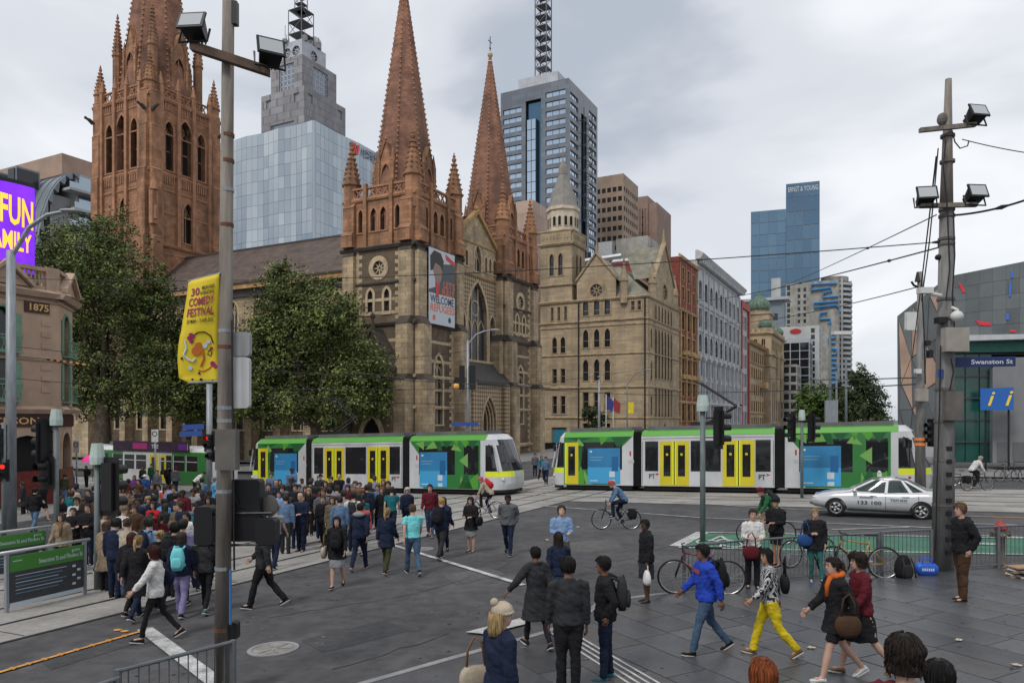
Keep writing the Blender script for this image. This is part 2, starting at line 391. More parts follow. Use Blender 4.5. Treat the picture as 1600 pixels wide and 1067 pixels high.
for i in range(420):
 p_ = V((rq.uniform(-6, 11), rq.uniform(8.5, 22), 0)); on = inside((p_.x, p_.y), PZ); z_ = gz(p_.x, p_.y) + (0.031 if on else 0.0075); r_ = rq.uniform(0.012, 0.04)
 gmb[i % 2].poly([V((p_.x + r_*rq.uniform(.7, 1.2)*math.cos(a), p_.y + r_*rq.uniform(.7, 1.2)*math.sin(a), z_)) for a in (2*math.pi*j/8 for j in range(8))])
for k in range(2): o_ = gmb[k].build('gum_spots', M_GUM[k], plaza, fix=False); o_['kind'] = 'stuff'
manhole(427, 1014, 0.42, 'pale round iron manhole cover set in the open asphalt')
manhole(659, 858, 0.36, 'small dark manhole cover beside the white crossing line')
# -- walls with real openings
def top_curve(kind, w, h):
 if kind == 'rect': return [(-w/2, h), (w/2, h)]
 if kind == 'arch': return [(-w/2*math.cos(math.pi*i/8), h - w/2 + w/2*math.sin(math.pi*i/8)) for i in range(9)]
 if kind == 'lancet':
  hs = h - 0.95*w; R_ = (w*w/4 + (0.95*w)**2) / w; L = []
  a1 = math.asin(min(1, 0.95*w / R_))
  L = [(w/2 - R_ + R_*(1 - 0) - w + (R_ - R_*math.cos(a1*i/5)), hs + R_*math.sin(a1*i/5)) for i in range(6)]
  L[-1] = (0.0, h)
  return L + [(-x, z) for x, z in L[-2::-1]]
 if kind == 'circle': return [(-w/2*math.cos(math.pi*i/10), w/2 + w/2*math.sin(math.pi*i/10)) for i in range(11)]
def low_curve(kind, w, h):
 if kind == 'circle': return [(-w/2*math.cos(math.pi*i/10), w/2 - w/2*math.sin(math.pi*i/10)) for i in range(11)]
 return [(-w/2, 0.0), (w/2, 0.0)]
def outline(kind, w, h):
 lo, up = low_curve(kind, w, h), top_curve(kind, w, h)
 if kind == 'circle': return lo + up[-2:0:-1]
 return lo + up[::-1]
WINC = {}
M_GLASS = plain('window_glass_dark', (0.018, 0.021, 0.025), 0.12, spec=0.5)
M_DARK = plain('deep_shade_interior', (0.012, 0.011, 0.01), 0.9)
M_LEAD = mat('leaded_glass', (0.035, 0.036, 0.042), 0.3, var=0.3, scale=9, spec=0.5)
def window_mesh(kind, w, h, depth, style):
 key = (kind, round(w, 3), round(h, 3), depth, style)
 if key in WINC: return WINC[key]
 glass, frame, bars, rows, sur, fw = style
 mb = MB(); out = outline(kind, w, h)
 mb.poly([(x, depth - 0.01, z) for x, z in out], 0)
 cx, cz = 0.0, h/2
 def bar(x0, x1, z0, z1): mb.box((x0, depth - 0.09, z0), (x1, depth - 0.015, z1), 1)
 up = top_curve(kind, w, h)
 def topz(x):
  for (x0, z0), (x1, z1) in zip(up, up[1:]):
   if x0 - 1e-9 <= x <= x1 + 1e-9: return z0 + (z1 - z0) * ((x - x0) / (x1 - x0) if x1 > x0 else 0)
  return h
 if kind != 'circle':
  for i in range(1, bars + 1):
   x = -w/2 + w*i/(bars + 1); bar(x - fw/2, x + fw/2, 0, topz(x))
  for i in range(1, rows + 1):
   z = (h if kind == 'rect' else h - 0.8*w) * i/(rows + 1); bar(-w/2, w/2, z - fw/2, z + fw/2)
  if kind == 'rect' and fw: bar(-w/2, w/2, 0, fw); bar(-w/2, w/2, h - fw, h); bar(-w/2, -w/2 + fw, fw, h - fw); bar(w/2 - fw, w/2, fw, h - fw)
  if kind == 'lancet' and bars >= 1:
   hs = h - 0.95*w; n = bars + 1; sw = w / n
   for i in range(n):
    c = -w/2 + sw*(i + .5)
    pts = [(c + x, depth - 0.05, hs - 0.35*w + z) for x, z in top_curve('lancet', sw*0.92, sw*0.92)]
    mb.tube(pts, fw*0.4, 4, 1, cap=False)
   rr = w*0.2; zc = hs + 0.26*w
   mb.tube([(rr*math.cos(a), depth - 0.05, zc + rr*math.sin(a)) for a in (2*math.pi*i/14 for i in range(15))], fw*0.5, 4, 1, cap=False)
 else:
  for i in range(8):
   a = math.pi*i/4; mb.tube([(0.3*w/2*math.cos(a), depth - 0.05, h/2 + 0.3*w/2*math.sin(a)), (w/2*math.cos(a), depth - 0.05, h/2 + w/2*math.sin(a))], fw*0.6, 4, 1)
  mb.tube([(0.3*w/2*math.cos(a), depth - 0.05, h/2 + 0.3*w/2*math.sin(a)) for a in (2*math.pi*i/12 for i in range(13))], fw*0.6, 4, 1)
 if sur:
  k = [(x*(1 + 2*sur/w), (z - cz)*(1 + 2*sur/h) + cz if kind in ('circle',) else (z if z < 0.01 else z + sur*(1.0 if abs(x) < w*0.35 or kind == 'rect' else 0.7))) for x, z in out]
  n = len(out); closed = kind == 'circle'
  for i in range(n):
   j = (i + 1) % n
   if not closed and out[i][1] < 0.01 and out[j][1] < 0.01: continue
   a, b, c, d = out[i], out[j], k[j], k[i]
   mb.poly([(a[0], -0.05, a[1]), (b[0], -0.05, b[1]), (c[0], -0.05, c[1]), (d[0], -0.05, d[1])], 1)
   mb.poly([(d[0], -0.05, d[1]), (c[0], -0.05, c[1]), (c[0], 0.0, c[1]), (d[0], 0.0, d[1])], 1)
   mb.poly([(a[0], -0.05, a[1]), (a[0], depth, a[1]), (b[0], depth, b[1]), (b[0], -0.05, b[1])], 1)
  if not closed: mb.box((-w/2 - sur, -0.1, -sur*0.6), (w/2 + sur, 0.02, -0.003), 1)
 WINC[key] = mb.fix(mb.mesh('window', [glass, frame]))
 return WINC[key]
def wall(fr, s0, s1, t0, t1, ops, m, parent, depth=0.3, name='wall', wname='window', mb=None):
 own = mb is None
 mb = mb or MB()
 boxes = [(c - w/2, c + w/2, t, t + h) for (_, c, t, w, h, _s) in ops]
 S = sorted({round(x, 4) for x in [s0, s1] + [q for b in boxes for q in b[:2]] if s0 - 1e-6 <= x <= s1 + 1e-6})
 T = sorted({round(x, 4) for x in [t0, t1] + [q for b in boxes for q in b[2:]] if t0 - 1e-6 <= x <= t1 + 1e-6})
 for j in range(len(T) - 1):
  i = 0
  while i < len(S) - 1:
   def solid(i):
    cs, ct = (S[i] + S[i+1])/2, (T[j] + T[j+1])/2
    return not any(b[0] < cs < b[1] and b[2] < ct < b[3] for b in boxes)
   if not solid(i): i += 1; continue
   k = i
   while k + 1 < len(S) - 1 and solid(k + 1): k += 1
   mb.poly([fr.p(S[i], T[j]), fr.p(S[k+1], T[j]), fr.p(S[k+1], T[j+1]), fr.p(S[i], T[j+1])]); i = k + 1
 for (kind, c, t, w, h, st) in ops:
  out = outline(kind, w, h); n = len(out)
  for i in range(n):
   a, b = out[i], out[(i + 1) % n]
   mb.poly([fr.p(c + a[0], t + a[1], 0), fr.p(c + b[0], t + b[1], 0), fr.p(c + b[0], t + b[1], -depth), fr.p(c + a[0], t + a[1], -depth)])
  if kind != 'rect':
   up = top_curve(kind, w, h)
   for a, b in zip(up, up[1:]): mb.poly([fr.p(c + a[0], t + a[1]), fr.p(c + b[0], t + b[1]), fr.p(c + b[0], t + h), fr.p(c + a[0], t + h)])
   if kind == 'circle':
    lo = low_curve(kind, w, h)
    for a, b in zip(lo, lo[1:]): mb.poly([fr.p(c + a[0], t + a[1]), fr.p(c + a[0], t), fr.p(c + b[0], t), fr.p(c + b[0], t + b[1])])
  if st: place(window_mesh(kind, w, h, depth, st), wname, parent, fr.mat(c, t))
 if own: return mb.build(name, m, parent, fix=False)
def grid_ops(kind, s0, s1, n, t, w, h, st): return [(kind, s0 + (s1 - s0)*(i + .5)/n, t, w, h, st) for i in range(n)]
def enbox(mb, E0, E1, N0, N1, z0, z1, m=0):
 return mb.add([EN(e, n, z) for z in (z0, z1) for e, n in ((E0, N0), (E1, N0), (E1, N1), (E0, N1))], BOXF, m)
def west(E, N_hi): return Fr(EN(E, N_hi, 0), -NV)
def south(E, N): return Fr(EN(E, N, 0), EV)
def shell(mb, E0, E1, N0, N1, z0, z1, m=0, top=True, skip='ws'):
 P = lambda e, n, z: EN(e, n, z)
 if 'n' not in skip: mb.poly([P(E1,N1,z0), P(E0,N1,z0), P(E0,N1,z1), P(E1,N1,z1)], m)
 if 'e' not in skip: mb.poly([P(E1,N0,z0), P(E1,N1,z0), P(E1,N1,z1), P(E1,N0,z1)], m)
 if 'w' not in skip: mb.poly([P(E0,N1,z0), P(E0,N0,z0), P(E0,N0,z1), P(E0,N1,z1)], m)
 if 's' not in skip: mb.poly([P(E0,N0,z0), P(E1,N0,z0), P(E1,N0,z1), P(E0,N0,z1)], m)
 if top: mb.poly([P(E0,N0,z1), P(E1,N0,z1), P(E1,N1,z1), P(E0,N1,z1)], m)
M_RED = mat('red_sandstone', (0.35, 0.18, 0.10), 0.85, var=0.26, scale=0.5, bump=0.4, brick=(1.1, 0.42, 0.6), stain=0.65)
M_REDS = mat('spire_sandstone', (0.26, 0.128, 0.083), 0.85, var=0.24, scale=0.6, bump=0.4, brick=(0.7, 0.3, 0.6), stain=0.6)
M_GREY = mat('dark_sandstone', (0.155, 0.113, 0.076), 0.88, var=0.22, scale=0.5, bump=0.4, brick=(0.8, 0.33, 0.65), stain=0.5)
M_CREAM = mat('limestone_dressing', (0.43, 0.33, 0.215), 0.85, var=0.2, scale=0.7, bump=0.25, brick=(0.9, 0.45, 0.62), stain=0.5)
M_CREAMP = mat('limestone_trim', (0.48, 0.37, 0.24), 0.85, var=0.2, scale=1.2, stain=0.3)
M_REDT = mat('red_trim', (0.36, 0.185, 0.107), 0.85, var=0.2, scale=1.0, stain=0.3)
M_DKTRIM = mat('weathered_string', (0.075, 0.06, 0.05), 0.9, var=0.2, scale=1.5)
M_SLATE = mat('brown_slate', (0.105, 0.075, 0.063), 0.7, var=0.22, scale=0.7, fine=0.6, brick=(0.5, 0.28, 0.6), bump=0.4)
M_LEADG = mat('lead_roof', (0.05, 0.045, 0.043), 0.6, var=0.2, scale=1.0)
# -- the cathedral
CA = thing('cathedral', 'sandstone gothic cathedral with red spires and a banner across its front', 'cathedral', EN(79, 70))
ST_LAN = (M_LEAD, M_CREAMP, 0, 0, 0.28, 0.1); ST_LANR = (M_DARK, M_REDT, 0, 0, 0.22, 0.12); ST_LANR2 = (M_DARK, M_REDT, 1, 0, 0.22, 0.14)
ST_ROSE = (M_LEAD, M_CREAMP, 0, 0, 0.55, 0.16); ST_BIG = (M_LEAD, M_CREAMP, 2, 0, 0.4, 0.22); ST_TALL = (M_LEAD, M_CREAMP, 1, 0, 0.3, 0.14)
def string(mb, frs, z, h, out, m=0, slope=True):
 for fr, a, b in frs:
  mb.add([fr.p(s, t, d) for s in (a - out, b + out) for t, d in ((z - h, -0.05), (z - h, out*0.6), (z - 0.4*h, out), (z, out if not slope else out*0.3), (z, -0.05))],
    [(0,1,2,3,4), (9,8,7,6,5), (0,5,6,1), (1,6,7,2), (2,7,8,3), (3,8,9,4)], m)
def quoins(mb, fr, s, side, z0, z1, m=0, h=0.42, a=0.45, b=0.85):
 z = z0; k = 0
 while z + h <= z1:
  w = a if k % 2 else b
  mb.fbox(fr, s if side > 0 else s - w, s + w if side > 0 else s, z + 0.008, z + h - 0.008, -0.1, 0.022, m); z += h; k += 1
def buttress(parent, fr, s, w, stages, mats, name='buttress'):
 mb = MB(); m, mc = 0, 1
 for i, (z0, z1, d) in enumerate(stages):
  nd = stages[i+1][2] if i + 1 < len(stages) else 0.0
  cap = (d - nd) * 1.5
  mb.fbox(fr, s - w/2, s + w/2, z0, z1 - cap, -0.1, d, m)
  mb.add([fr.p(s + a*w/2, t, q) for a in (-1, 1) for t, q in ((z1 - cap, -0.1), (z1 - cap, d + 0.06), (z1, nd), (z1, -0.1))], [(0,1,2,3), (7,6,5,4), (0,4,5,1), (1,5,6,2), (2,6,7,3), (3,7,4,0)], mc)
 return mb.build(name, mats, parent)
def octring(c, r, z, rot=22.5, n=8): return [V((c.x + r*math.cos(rad(rot) + TH + 2*math.pi*i/n), c.y + r*math.sin(rad(rot) + TH + 2*math.pi*i/n), z)) for i in range(n)]
TH = math.atan2(EV.y, EV.x)
def pinnacle(parent, c, r, z0, z1, z2, m, name='pinnacle', crock=True):
 mb = MB()
 mb.loft([octring(c, r, z0), octring(c, r, z1 - 0.3), octring(c, r*1.22, z1 - 0.15), octring(c, r*1.22, z1), octring(c, r*1.05, z1 + 0.02), octring(c, 0.1*r, z2)])
 if crock:
  n = max(4, int((z2 - z1) / 0.55))
  for i in range(1, n):
   f = i / n; rr = r*1.05*(1 - f) + 0.1*r*f
   for q in octring(c, rr + 0.05, z1 + (z2 - z1)*f)[::1]: mb.box((q.x - 0.08*r - .03, q.y - 0.08*r - .03, q.z - 0.07), (q.x + 0.08*r + .03, q.y + 0.08*r + .03, q.z + 0.09))
 mb.ball((c.x, c.y, z2), 0.26*r + 0.05, 6, 4); mb.ball((c.x, c.y, z2 + 0.45*r), 0.16*r + 0.04, 6, 4); mb.tube([(c.x, c.y, z2), (c.x, c.y, z2 + 0.9*r)], 0.06*r + 0.02, 5)
 return mb.build(name, m, parent)
def spire(parent, c, r, z0, z1, crn=44, m=None, cs=0.095):
 mb = MB(); mb.loft([octring(c, r, z0), octring(c, r*0.03 + 0.08, z1)], cap=True)
 sp = mb.build('spire', m or M_REDS, parent)
 cb = MB()
 for i in range(1, crn):
  f = i / crn; rr = r*(1 - f) + 0.1
  for q in octring(c, rr + 0.03, z0 + (z1 - z0)*f): cb.add([q + V(o)*cs for o in ((-1,-1,-.9),(1,-1,-.9),(1,1,-.9),(-1,1,-.9),(-.5,-.5,1.2),(.5,-.5,1.2),(.5,.5,1.2),(-.5,.5,1.2))], BOXF)
 o = cb.build('crocket', M_REDT, sp); o['kind'] = 'stuff'
 fb = MB(); fb.loft([octring(c, 0.35, z1 - 0.6), octring(c, 0.12, z1 - 0.1), octring(c, 0.36, z1 + 0.25), octring(c, 0.36, z1 + 0.5), octring(c, 0.1, z1 + 0.9)]); fb.build('finial', M_CREAMP, sp)
 xb = MB(); xb.tube([V((c.x, c.y, z1 + 0.8)), V((c.x, c.y, z1 + 2.9))], 0.06, 6); p = V((c.x, c.y, z1 + 2.2)); xb.tube([p - EV*0.5, p + EV*0.5], 0.05, 6); xb.tube([p - Z*0.9 - EV*0.15, p - Z*0.9 + EV*0.15], 0.09, 6); xb.build('cross', M_DKTRIM, sp)
 return sp
def lucarne(parent, c, dirv, dist, w, z0, z1, zg, depth, m):
 fr = Fr(V((c.x, c.y, 0)) + dirv*dist - V((-dirv.y, dirv.x, 0))*(w/2), V((-dirv.y, dirv.x, 0)), dirv)
 g = MB(); st = (M_DARK, M_REDT, 1, 0, 0.12, 0.12)
 wall(fr, 0, w, z0, z1, [('lancet', w/2, z0 + 0.25*(z1 - z0), w*0.62, (z1 - z0)*0.74, st)], m, parent, depth=0.25, mb=g)
 g.poly([fr.p(0, z1), fr.p(w, z1), fr.p(w/2, zg)]); g.poly([fr.p(0, z0, -depth), fr.p(0, z0), fr.p(0, z1), fr.p(0, z1, -depth)]); g.poly([fr.p(w, z0), fr.p(w, z0, -depth), fr.p(w, z1, -depth), fr.p(w, z1)])
 for a, b in ((0, w/2), (w, w/2)): g.poly([fr.p(a, z1, 0.12), fr.p(b, zg + 0.2, 0.12), fr.p(b, zg + 0.2, -depth), fr.p(a, z1, -depth)])
 for s in (0, w): g.fbox(fr, s - 0.22, s + 0.22, z0, z1 + 0.2, -0.2, 0.2); q = fr.p(s, z1 + 0.2); g.loft([octring(q, 0.28, q.z), octring(q, 0.03, q.z + 1.5)])
 g.ball(fr.p(w/2, zg + 0.5), 0.2, 6, 4)
 g.build('lucarne', m, parent, fix=True)
def balustrade(mb, fr, a, b, z, h, n, m=0):
 mb.fbox(fr, a, b, z, z + 0.16, -0.25, 0.06, m); mb.fbox(fr, a, b, z + h - 0.2, z + h, -0.25, 0.08, m)
 for i in range(n):
  s = a + (b - a)*(i + .5)/n; w = (b - a)/n
  for sg in (-1, 1): mb.add([fr.p(s + sg*w*.5, z + .16, -.14), fr.p(s + sg*w*.5 - sg*w*.2, z + .16, -.14), fr.p(s - sg*w*.5, z + h - .2, -.14), fr.p(s - sg*w*.5 + sg*w*.2, z + h - .2, -.14)] + [fr.p(s + sg*w*.5, z + .16, -.02), fr.p(s + sg*w*.3, z + .16, -.02), fr.p(s - sg*w*.5, z + h - .2, -.02), fr.p(s - sg*w*.3, z + h - .2, -.02)], BOXF, m)
def front_tower(E0, N0, S, door=False):
 t = CA; E1, N1 = E0 + S, N0 + S; fw, fs = west(E0, N1), south(E0, N0)
 gb = MB(); rb = MB(); z0 = -1.4
 wl = [('circle', S/2, 19.25, 1.5, 1.5, ST_ROSE), ('lancet', S/2 - 1.1, 15.1, 0.7, 2.6, ST_LAN), ('lancet', S/2 + 1.1, 15.1, 0.7, 2.6, ST_LAN)]
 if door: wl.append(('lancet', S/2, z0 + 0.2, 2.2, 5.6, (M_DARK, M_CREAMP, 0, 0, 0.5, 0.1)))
 wall(fw, 0, S, z0, 22.2, wl, M_GREY, t, mb=gb)
 wall(fs, 0, S, z0, 22.2, [('lancet', S/2, 3.2, 1.5, 7.6, ST_TALL), ('circle', S/2, 18.6, 1.6, 1.6, ST_ROSE), ('lancet', S/2 - 1.0, 15.0, 0.7, 2.6, ST_LAN), ('lancet', S/2 + 1.0, 15.0, 0.7, 2.6, ST_LAN)], M_GREY, t, mb=gb)
 shell(gb, E0, E1, N0, N1, z0, 22.2, top=False)
 gb.build('wall', M_GREY, t, fix=False)
 for fr in (fw, fs):
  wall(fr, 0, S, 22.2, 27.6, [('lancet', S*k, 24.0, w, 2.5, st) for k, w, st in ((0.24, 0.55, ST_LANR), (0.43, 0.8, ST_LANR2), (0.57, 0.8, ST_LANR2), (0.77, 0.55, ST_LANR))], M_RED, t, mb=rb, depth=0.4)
 shell(rb, E0, E1, N0, N1, 22.2, 27.6, top=True)
 for fr in (fw, fs):
  for k in (0.32, 0.69): rb.fbox(fr, S*k - 0.22, S*k + 0.22, 22.3, 29.2, -0.1, 0.28)
 rb.build('wall', M_RED, t, fix=False)
 sb = MB(); FS = [(fw, 0, S), (fs, 0, S), (Fr(EN(E1, N0, 0), NV), 0, S)]
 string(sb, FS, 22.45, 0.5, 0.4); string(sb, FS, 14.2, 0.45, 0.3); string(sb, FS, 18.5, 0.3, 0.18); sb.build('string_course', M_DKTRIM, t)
 lb = MB(); string(lb, FS, 8.5, 0.35, 0.2); string(lb, FS, 5.2, 0.35, 0.25); string(lb, FS, 0.6, 0.5, 0.5)
 for fr in (fw, fs):
  for z in (16.4, 12.0, 9.9, 15.0, 6.8): lb.fbox(fr, 0.9, S - 0.9, z, z + 0.32, -0.1, 0.012)
 lb.build('stone_band', M_CREAMP, t)
 pb = MB(); F3 = [(fw, 0, S), (fs, 0, S)]
 string(pb, F3, 27.7, 0.35, 0.22)
 for fr in (fw, fs): balustrade(pb, fr, 0.6, S - 0.6, 27.7, 1.2, 9)
 pb.build('parapet', M_REDT, t)
 qb = MB()
 for fr in (fw, fs):
  for s, sd in ((0.85, 1), (S - 0.85, -1)):
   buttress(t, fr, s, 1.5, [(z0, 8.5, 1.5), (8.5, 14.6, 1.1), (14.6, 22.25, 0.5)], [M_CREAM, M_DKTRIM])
   buttress(t, fr, s, 1.5, [(22.45, 24.2, 0.75), (24.2, 27.4, 0.42)], [M_RED, M_RED])
   quoins(qb, fr, s + sd*0.75, sd, 14.4, 22.0); quoins(qb, fr, s + sd*0.75, sd, z0, 14.0)
 o = qb.build('quoin', M_CREAMP, t); o['kind'] = 'stuff'
 for e, n in ((E0, N0), (E1, N0), (E0, N1), (E1, N1)):
  c = EN(e + (0.55 if e == E0 else -0.55), n + (0.55 if n == N0 else -0.55), 0)
  pinnacle(t, c, 0.92, 26.0, 29.6, 33.6, M_RED)
 c = EN((E0 + E1)/2, (N0 + N1)/2, 0)
 spire(t, c, 3.95, 27.6, 53.2)
 for d in (-EV, -NV, EV, NV): lucarne(t, c, d, 3.35, 1.9, 27.7, 31.6, 33.8, 1.6, M_RED)
 return t
CE, CN, CS = 64.0, 44.7, 9.3
front_tower(CE, CN, CS, True); front_tower(84.0, CN, CS)
fc = south(CE + CS, CN + 1.0); CW = 84.0 - CE - CS; cx = CW/2 + 0.3
gb = MB()
wall(fc, 0, CW, -1.4, 8.2, [('lancet', cx, -1.2, 2.9, 7.4, (M_DARK, M_CREAMP, 0, 0, 0.9, 0.1))], M_CREAM, CA, mb=gb, depth=1.3)
gb.build('portal_wall', M_CREAM, CA, fix=False)
DIA = mat('chequer_stone', (0.4, 0.3, 0.19), 0.85, var=0.15, scale=1.0)
_nt = DIA.node_tree; _b = _nt.nodes['Principled BSDF']; _ck = _nt.nodes.new('ShaderNodeTexChecker'); _ck.inputs['Scale'].default_value = 1.0
_ck.inputs['Color1'].default_value = (0.42, 0.32, 0.2, 1); _ck.inputs['Color2'].default_value = (0.17, 0.12, 0.08, 1)
_tc = _nt.nodes.new('ShaderNodeTexCoord'); _sx = _nt.nodes.new('ShaderNodeSeparateXYZ'); _cx = _nt.nodes.new('ShaderNodeCombineXYZ'); _nt.links.new(_tc.outputs['Object'], _sx.inputs[0])
def _ma(a, b, sa, sb):
 m1 = _nt.nodes.new('ShaderNodeMath'); m1.operation = 'MULTIPLY'; m1.inputs[1].default_value = sa; _nt.links.new(a, m1.inputs[0])
 m2 = _nt.nodes.new('ShaderNodeMath'); m2.operation = 'MULTIPLY_ADD'; m2.inputs[1].default_value = sb; _nt.links.new(b, m2.inputs[0]); _nt.links.new(m1.outputs[0], m2.inputs[2]); return m2.outputs[0]
_nt.links.new(_ma(_sx.outputs[1], _sx.outputs[2], 2.3, 2.0), _cx.inputs[0]); _nt.links.new(_ma(_sx.outputs[1], _sx.outputs[2], 2.3, -2.0), _cx.inputs[1]); _cx.inputs[2].default_value = 0.5
_nt.links.new(_cx.outputs[0], _ck.inputs['Vector']); _nt.links.new(_ck.outputs[0], _b.inputs['Base Color'])
db = MB(); wall(fc, 0, CW, 8.2, 21.4, [('lancet', cx, 11.0, 4.6, 9.6, ST_BIG), ('lancet', cx - 3.7, 11.0, 1.5, 5.8, ST_TALL), ('lancet', cx + 3.7, 11.0, 1.5, 5.8, ST_TALL)], DIA, CA, mb=db, depth=0.5)
db.build('chequer_wall', DIA, CA, fix=False)
ub = MB(); wall(fc, 0, CW, 21.4, 25.2, [('lancet', CW*k, 22.2, 0.55, 1.9, ST_LAN) for k in (0.08, 0.18, 0.28, 0.72, 0.82, 0.92)] + [('lancet', cx, 21.9, 1.6, 3.2, (M_LEAD, M_CREAMP, 1, 0, 0.3, 0.14))], M_CREAM, CA, mb=ub)
ub.poly([fc.p(0, 25.2), fc.p(CW, 25.2), fc.p(CW/2, 29.0)]); ub.build('gable_wall', M_CREAM, CA, fix=False)
cb = MB()
for a, b in ((0, 1), (1, 0)):
 s0_, s1_ = (0, CW/2) if a == 0 else (CW, CW/2)
 cb.add([fc.p(s, z + dz, d) for d in (-0.4, 0.35) for s, z, dz in ((s0_, 25.0, -0.1), (s1_, 29.0, -0.1), (s1_, 29.0, 0.4), (s0_, 25.0, 0.4))], BOXF)
string(cb, [(fc, 0, CW)], 21.5, 0.35, 0.2); string(cb, [(fc, 0, CW)], 25.3, 0.25, 0.15); cb.ball(fc.p(CW/2, 29.6), 0.3, 6, 4); cb.build('coping', mat('gable_coping', (0.38, 0.24, 0.1), 0.85, var=0.2, scale=1.0), CA)
rb = MB(); rb.add([fc.p(s, z, d) for s in (0, CW) for z, d in ((8.0, -0.1), (8.0, 1.9), (8.4, 1.9), (10.8, -0.1))], [(0,1,2,3), (7,6,5,4), (0,4,5,1), (1,5,6,2), (2,6,7,3)]); rb.build('porch_roof', M_LEADG, CA)
pb = MB(); wall(Fr(fc.p(0, 0, 1.6), EV), 1.2, CW - 1.2, -1.4, 8.0, [('lancet', cx, -1.2, 3.6, 7.9, None)], M_CREAM, CA, mb=pb, depth=1.6)
for s in (1.2, CW - 1.2): pb.fbox(fc, s - 0.5, s + 0.5, -1.4, 8.1, 0, 2.2)
pb.build('porch', DIA, CA, fix=False)
for k in range(4):
 o = MB(); w_, h_ = 3.5 - 0.3*k, 7.8 - 0.3*k; dd = 1.66 - 0.35*k
 o.tube([fc.p(cx - w_/2, -1.2, dd)] + [fc.p(cx + x, -1.2 + z, dd) for x, z in top_curve('lancet', w_, h_)] + [fc.p(cx + w_/2, -1.2, dd)], 0.13, 6); o.build('portal_moulding', M_CREAMP, CA)
fp = Fr(EN(CE - 1.9, CN + 6.6, 0), -NV); pb = MB(); PW = 5.0
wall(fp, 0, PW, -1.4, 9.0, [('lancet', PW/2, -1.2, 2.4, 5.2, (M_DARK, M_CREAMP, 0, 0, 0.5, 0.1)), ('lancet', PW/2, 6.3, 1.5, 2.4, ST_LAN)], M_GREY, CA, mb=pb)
pb.poly([fp.p(0, 9.0), fp.p(PW, 9.0), fp.p(PW/2, 13.0)])
for s in (0, PW): pb.poly([fp.p(s, -1.4), fp.p(s, -1.4, -1.9), fp.p(s, 9, -1.9), fp.p(s, 9)])
pb.build('porch_wall', M_GREY, CA, fix=False)
cb = MB()
for s0_ in (-0.2, PW + 0.2): cb.add([fp.p(s, z + dz, d) for d in (-1.9, 0.2) for s, z, dz in ((s0_, 8.7, 0), (PW/2, 13.0, 0), (PW/2, 13.0, 0.4), (s0_, 8.7, 0.4))], BOXF)
cb.tube([fp.p(PW/2, 13.2, -0.2), fp.p(PW/2, 15.0, -0.2)], [0.28, 0.08], 6); cb.ball(fp.p(PW/2, 14.6, -0.2), 0.3, 6, 4); cb.build('porch_coping', M_DKTRIM, CA)
nb = MB(); fn = west(72.0, 98.0)
wall(fn, 0, 44, 10, 22.0, grid_ops('lancet', 2, 43, 9, 14.5, 1.6, 5.2, ST_TALL), M_CREAM, CA, mb=nb); shell(nb, 72, 85, 54, 98, 10, 22.0, top=False)
nb.build('nave_wall', M_CREAM, CA, fix=False)
ab = MB(); fa = west(65.5, 98.0)
wall(fa, 0, 44, -1.4, 10.5, grid_ops('lancet', 1, 43, 9, 2.5, 1.8, 5.5, ST_TALL), M_GREY, CA, mb=ab); ab.build('aisle_wall', M_GREY, CA, fix=False)
for i in range(10): buttress(CA, fa, 1 + i*42/9.0, 1.1, [(-1.4, 5, 1.3), (5, 9.6, 0.8)], [M_CREAM, M_DKTRIM])
rb = MB(); P = lambda e, n, z: EN(e, n, z)
rb.poly([P(71.3, 100, 21.9), P(71.3, 46.2, 21.9), P(78.6, 46.2, 28.6), P(78.6, 100, 28.6)]); rb.poly([P(85.9, 46.2, 21.9), P(85.9, 100, 21.9), P(78.6, 100, 28.6), P(78.6, 46.2, 28.6)])
rb.poly([P(65.0, 98, 10.4), P(65.0, 54, 10.4), P(72.0, 54, 13.5), P(72.0, 98, 13.5)]); rb.build('roof', M_SLATE, CA, fix=False)
eb = MB(); enbox(eb, 71.2, 71.9, 54, 98, 21.2, 21.85); eb.build('eaves', mat('eave_stone', (0.42, 0.25, 0.11), 0.85, var=0.2, scale=1), CA)
eb = MB(); enbox(eb, 71.7, 72.0, 54, 98, 20.2, 21.2); enbox(eb, 71.05, 71.3, 54, 98, 21.85, 22.1); enbox(eb, 78.45, 78.75, 46, 98, 28.5, 28.8); eb.build('gutter', M_LEADG, CA)
tb = MB(); ft = west(62.5, 111.0)
wall(ft, 0, 14, -1.4, 20, [('lancet', 7, 6, 4.5, 11, ST_BIG), ('lancet', 2.4, 14, 0.9, 3, ST_LAN), ('lancet', 11.6, 14, 0.9, 3, ST_LAN)], M_GREY, CA, mb=tb); tb.poly([ft.p(0, 20), ft.p(14, 20), ft.p(7, 27)]); shell(tb, 62.5, 73, 97, 111, -1.4, 20, top=False, skip='wne')
tb.build('transept_wall', M_CREAM, CA, fix=False)
rb = MB(); rb.poly([ft.p(14.4, 19.6, 0.3), ft.p(7, 27.3, 0.3), ft.p(7, 27.3, -16), ft.p(14.4, 19.6, -16)]); rb.poly([ft.p(-0.4, 19.6, 0.3), ft.p(7, 27.3, 0.3), ft.p(7, 27.3, -16), ft.p(-0.4, 19.6, -16)]); rb.build('transept_roof', M_SLATE, CA)
ME0, MN0, MS = 72.3, 97.8, 12.6; mw, ms = west(ME0, MN0 + MS), south(ME0, MN0); mb_ = MB(); FS = [(mw, 0, MS), (ms, 0, MS)]
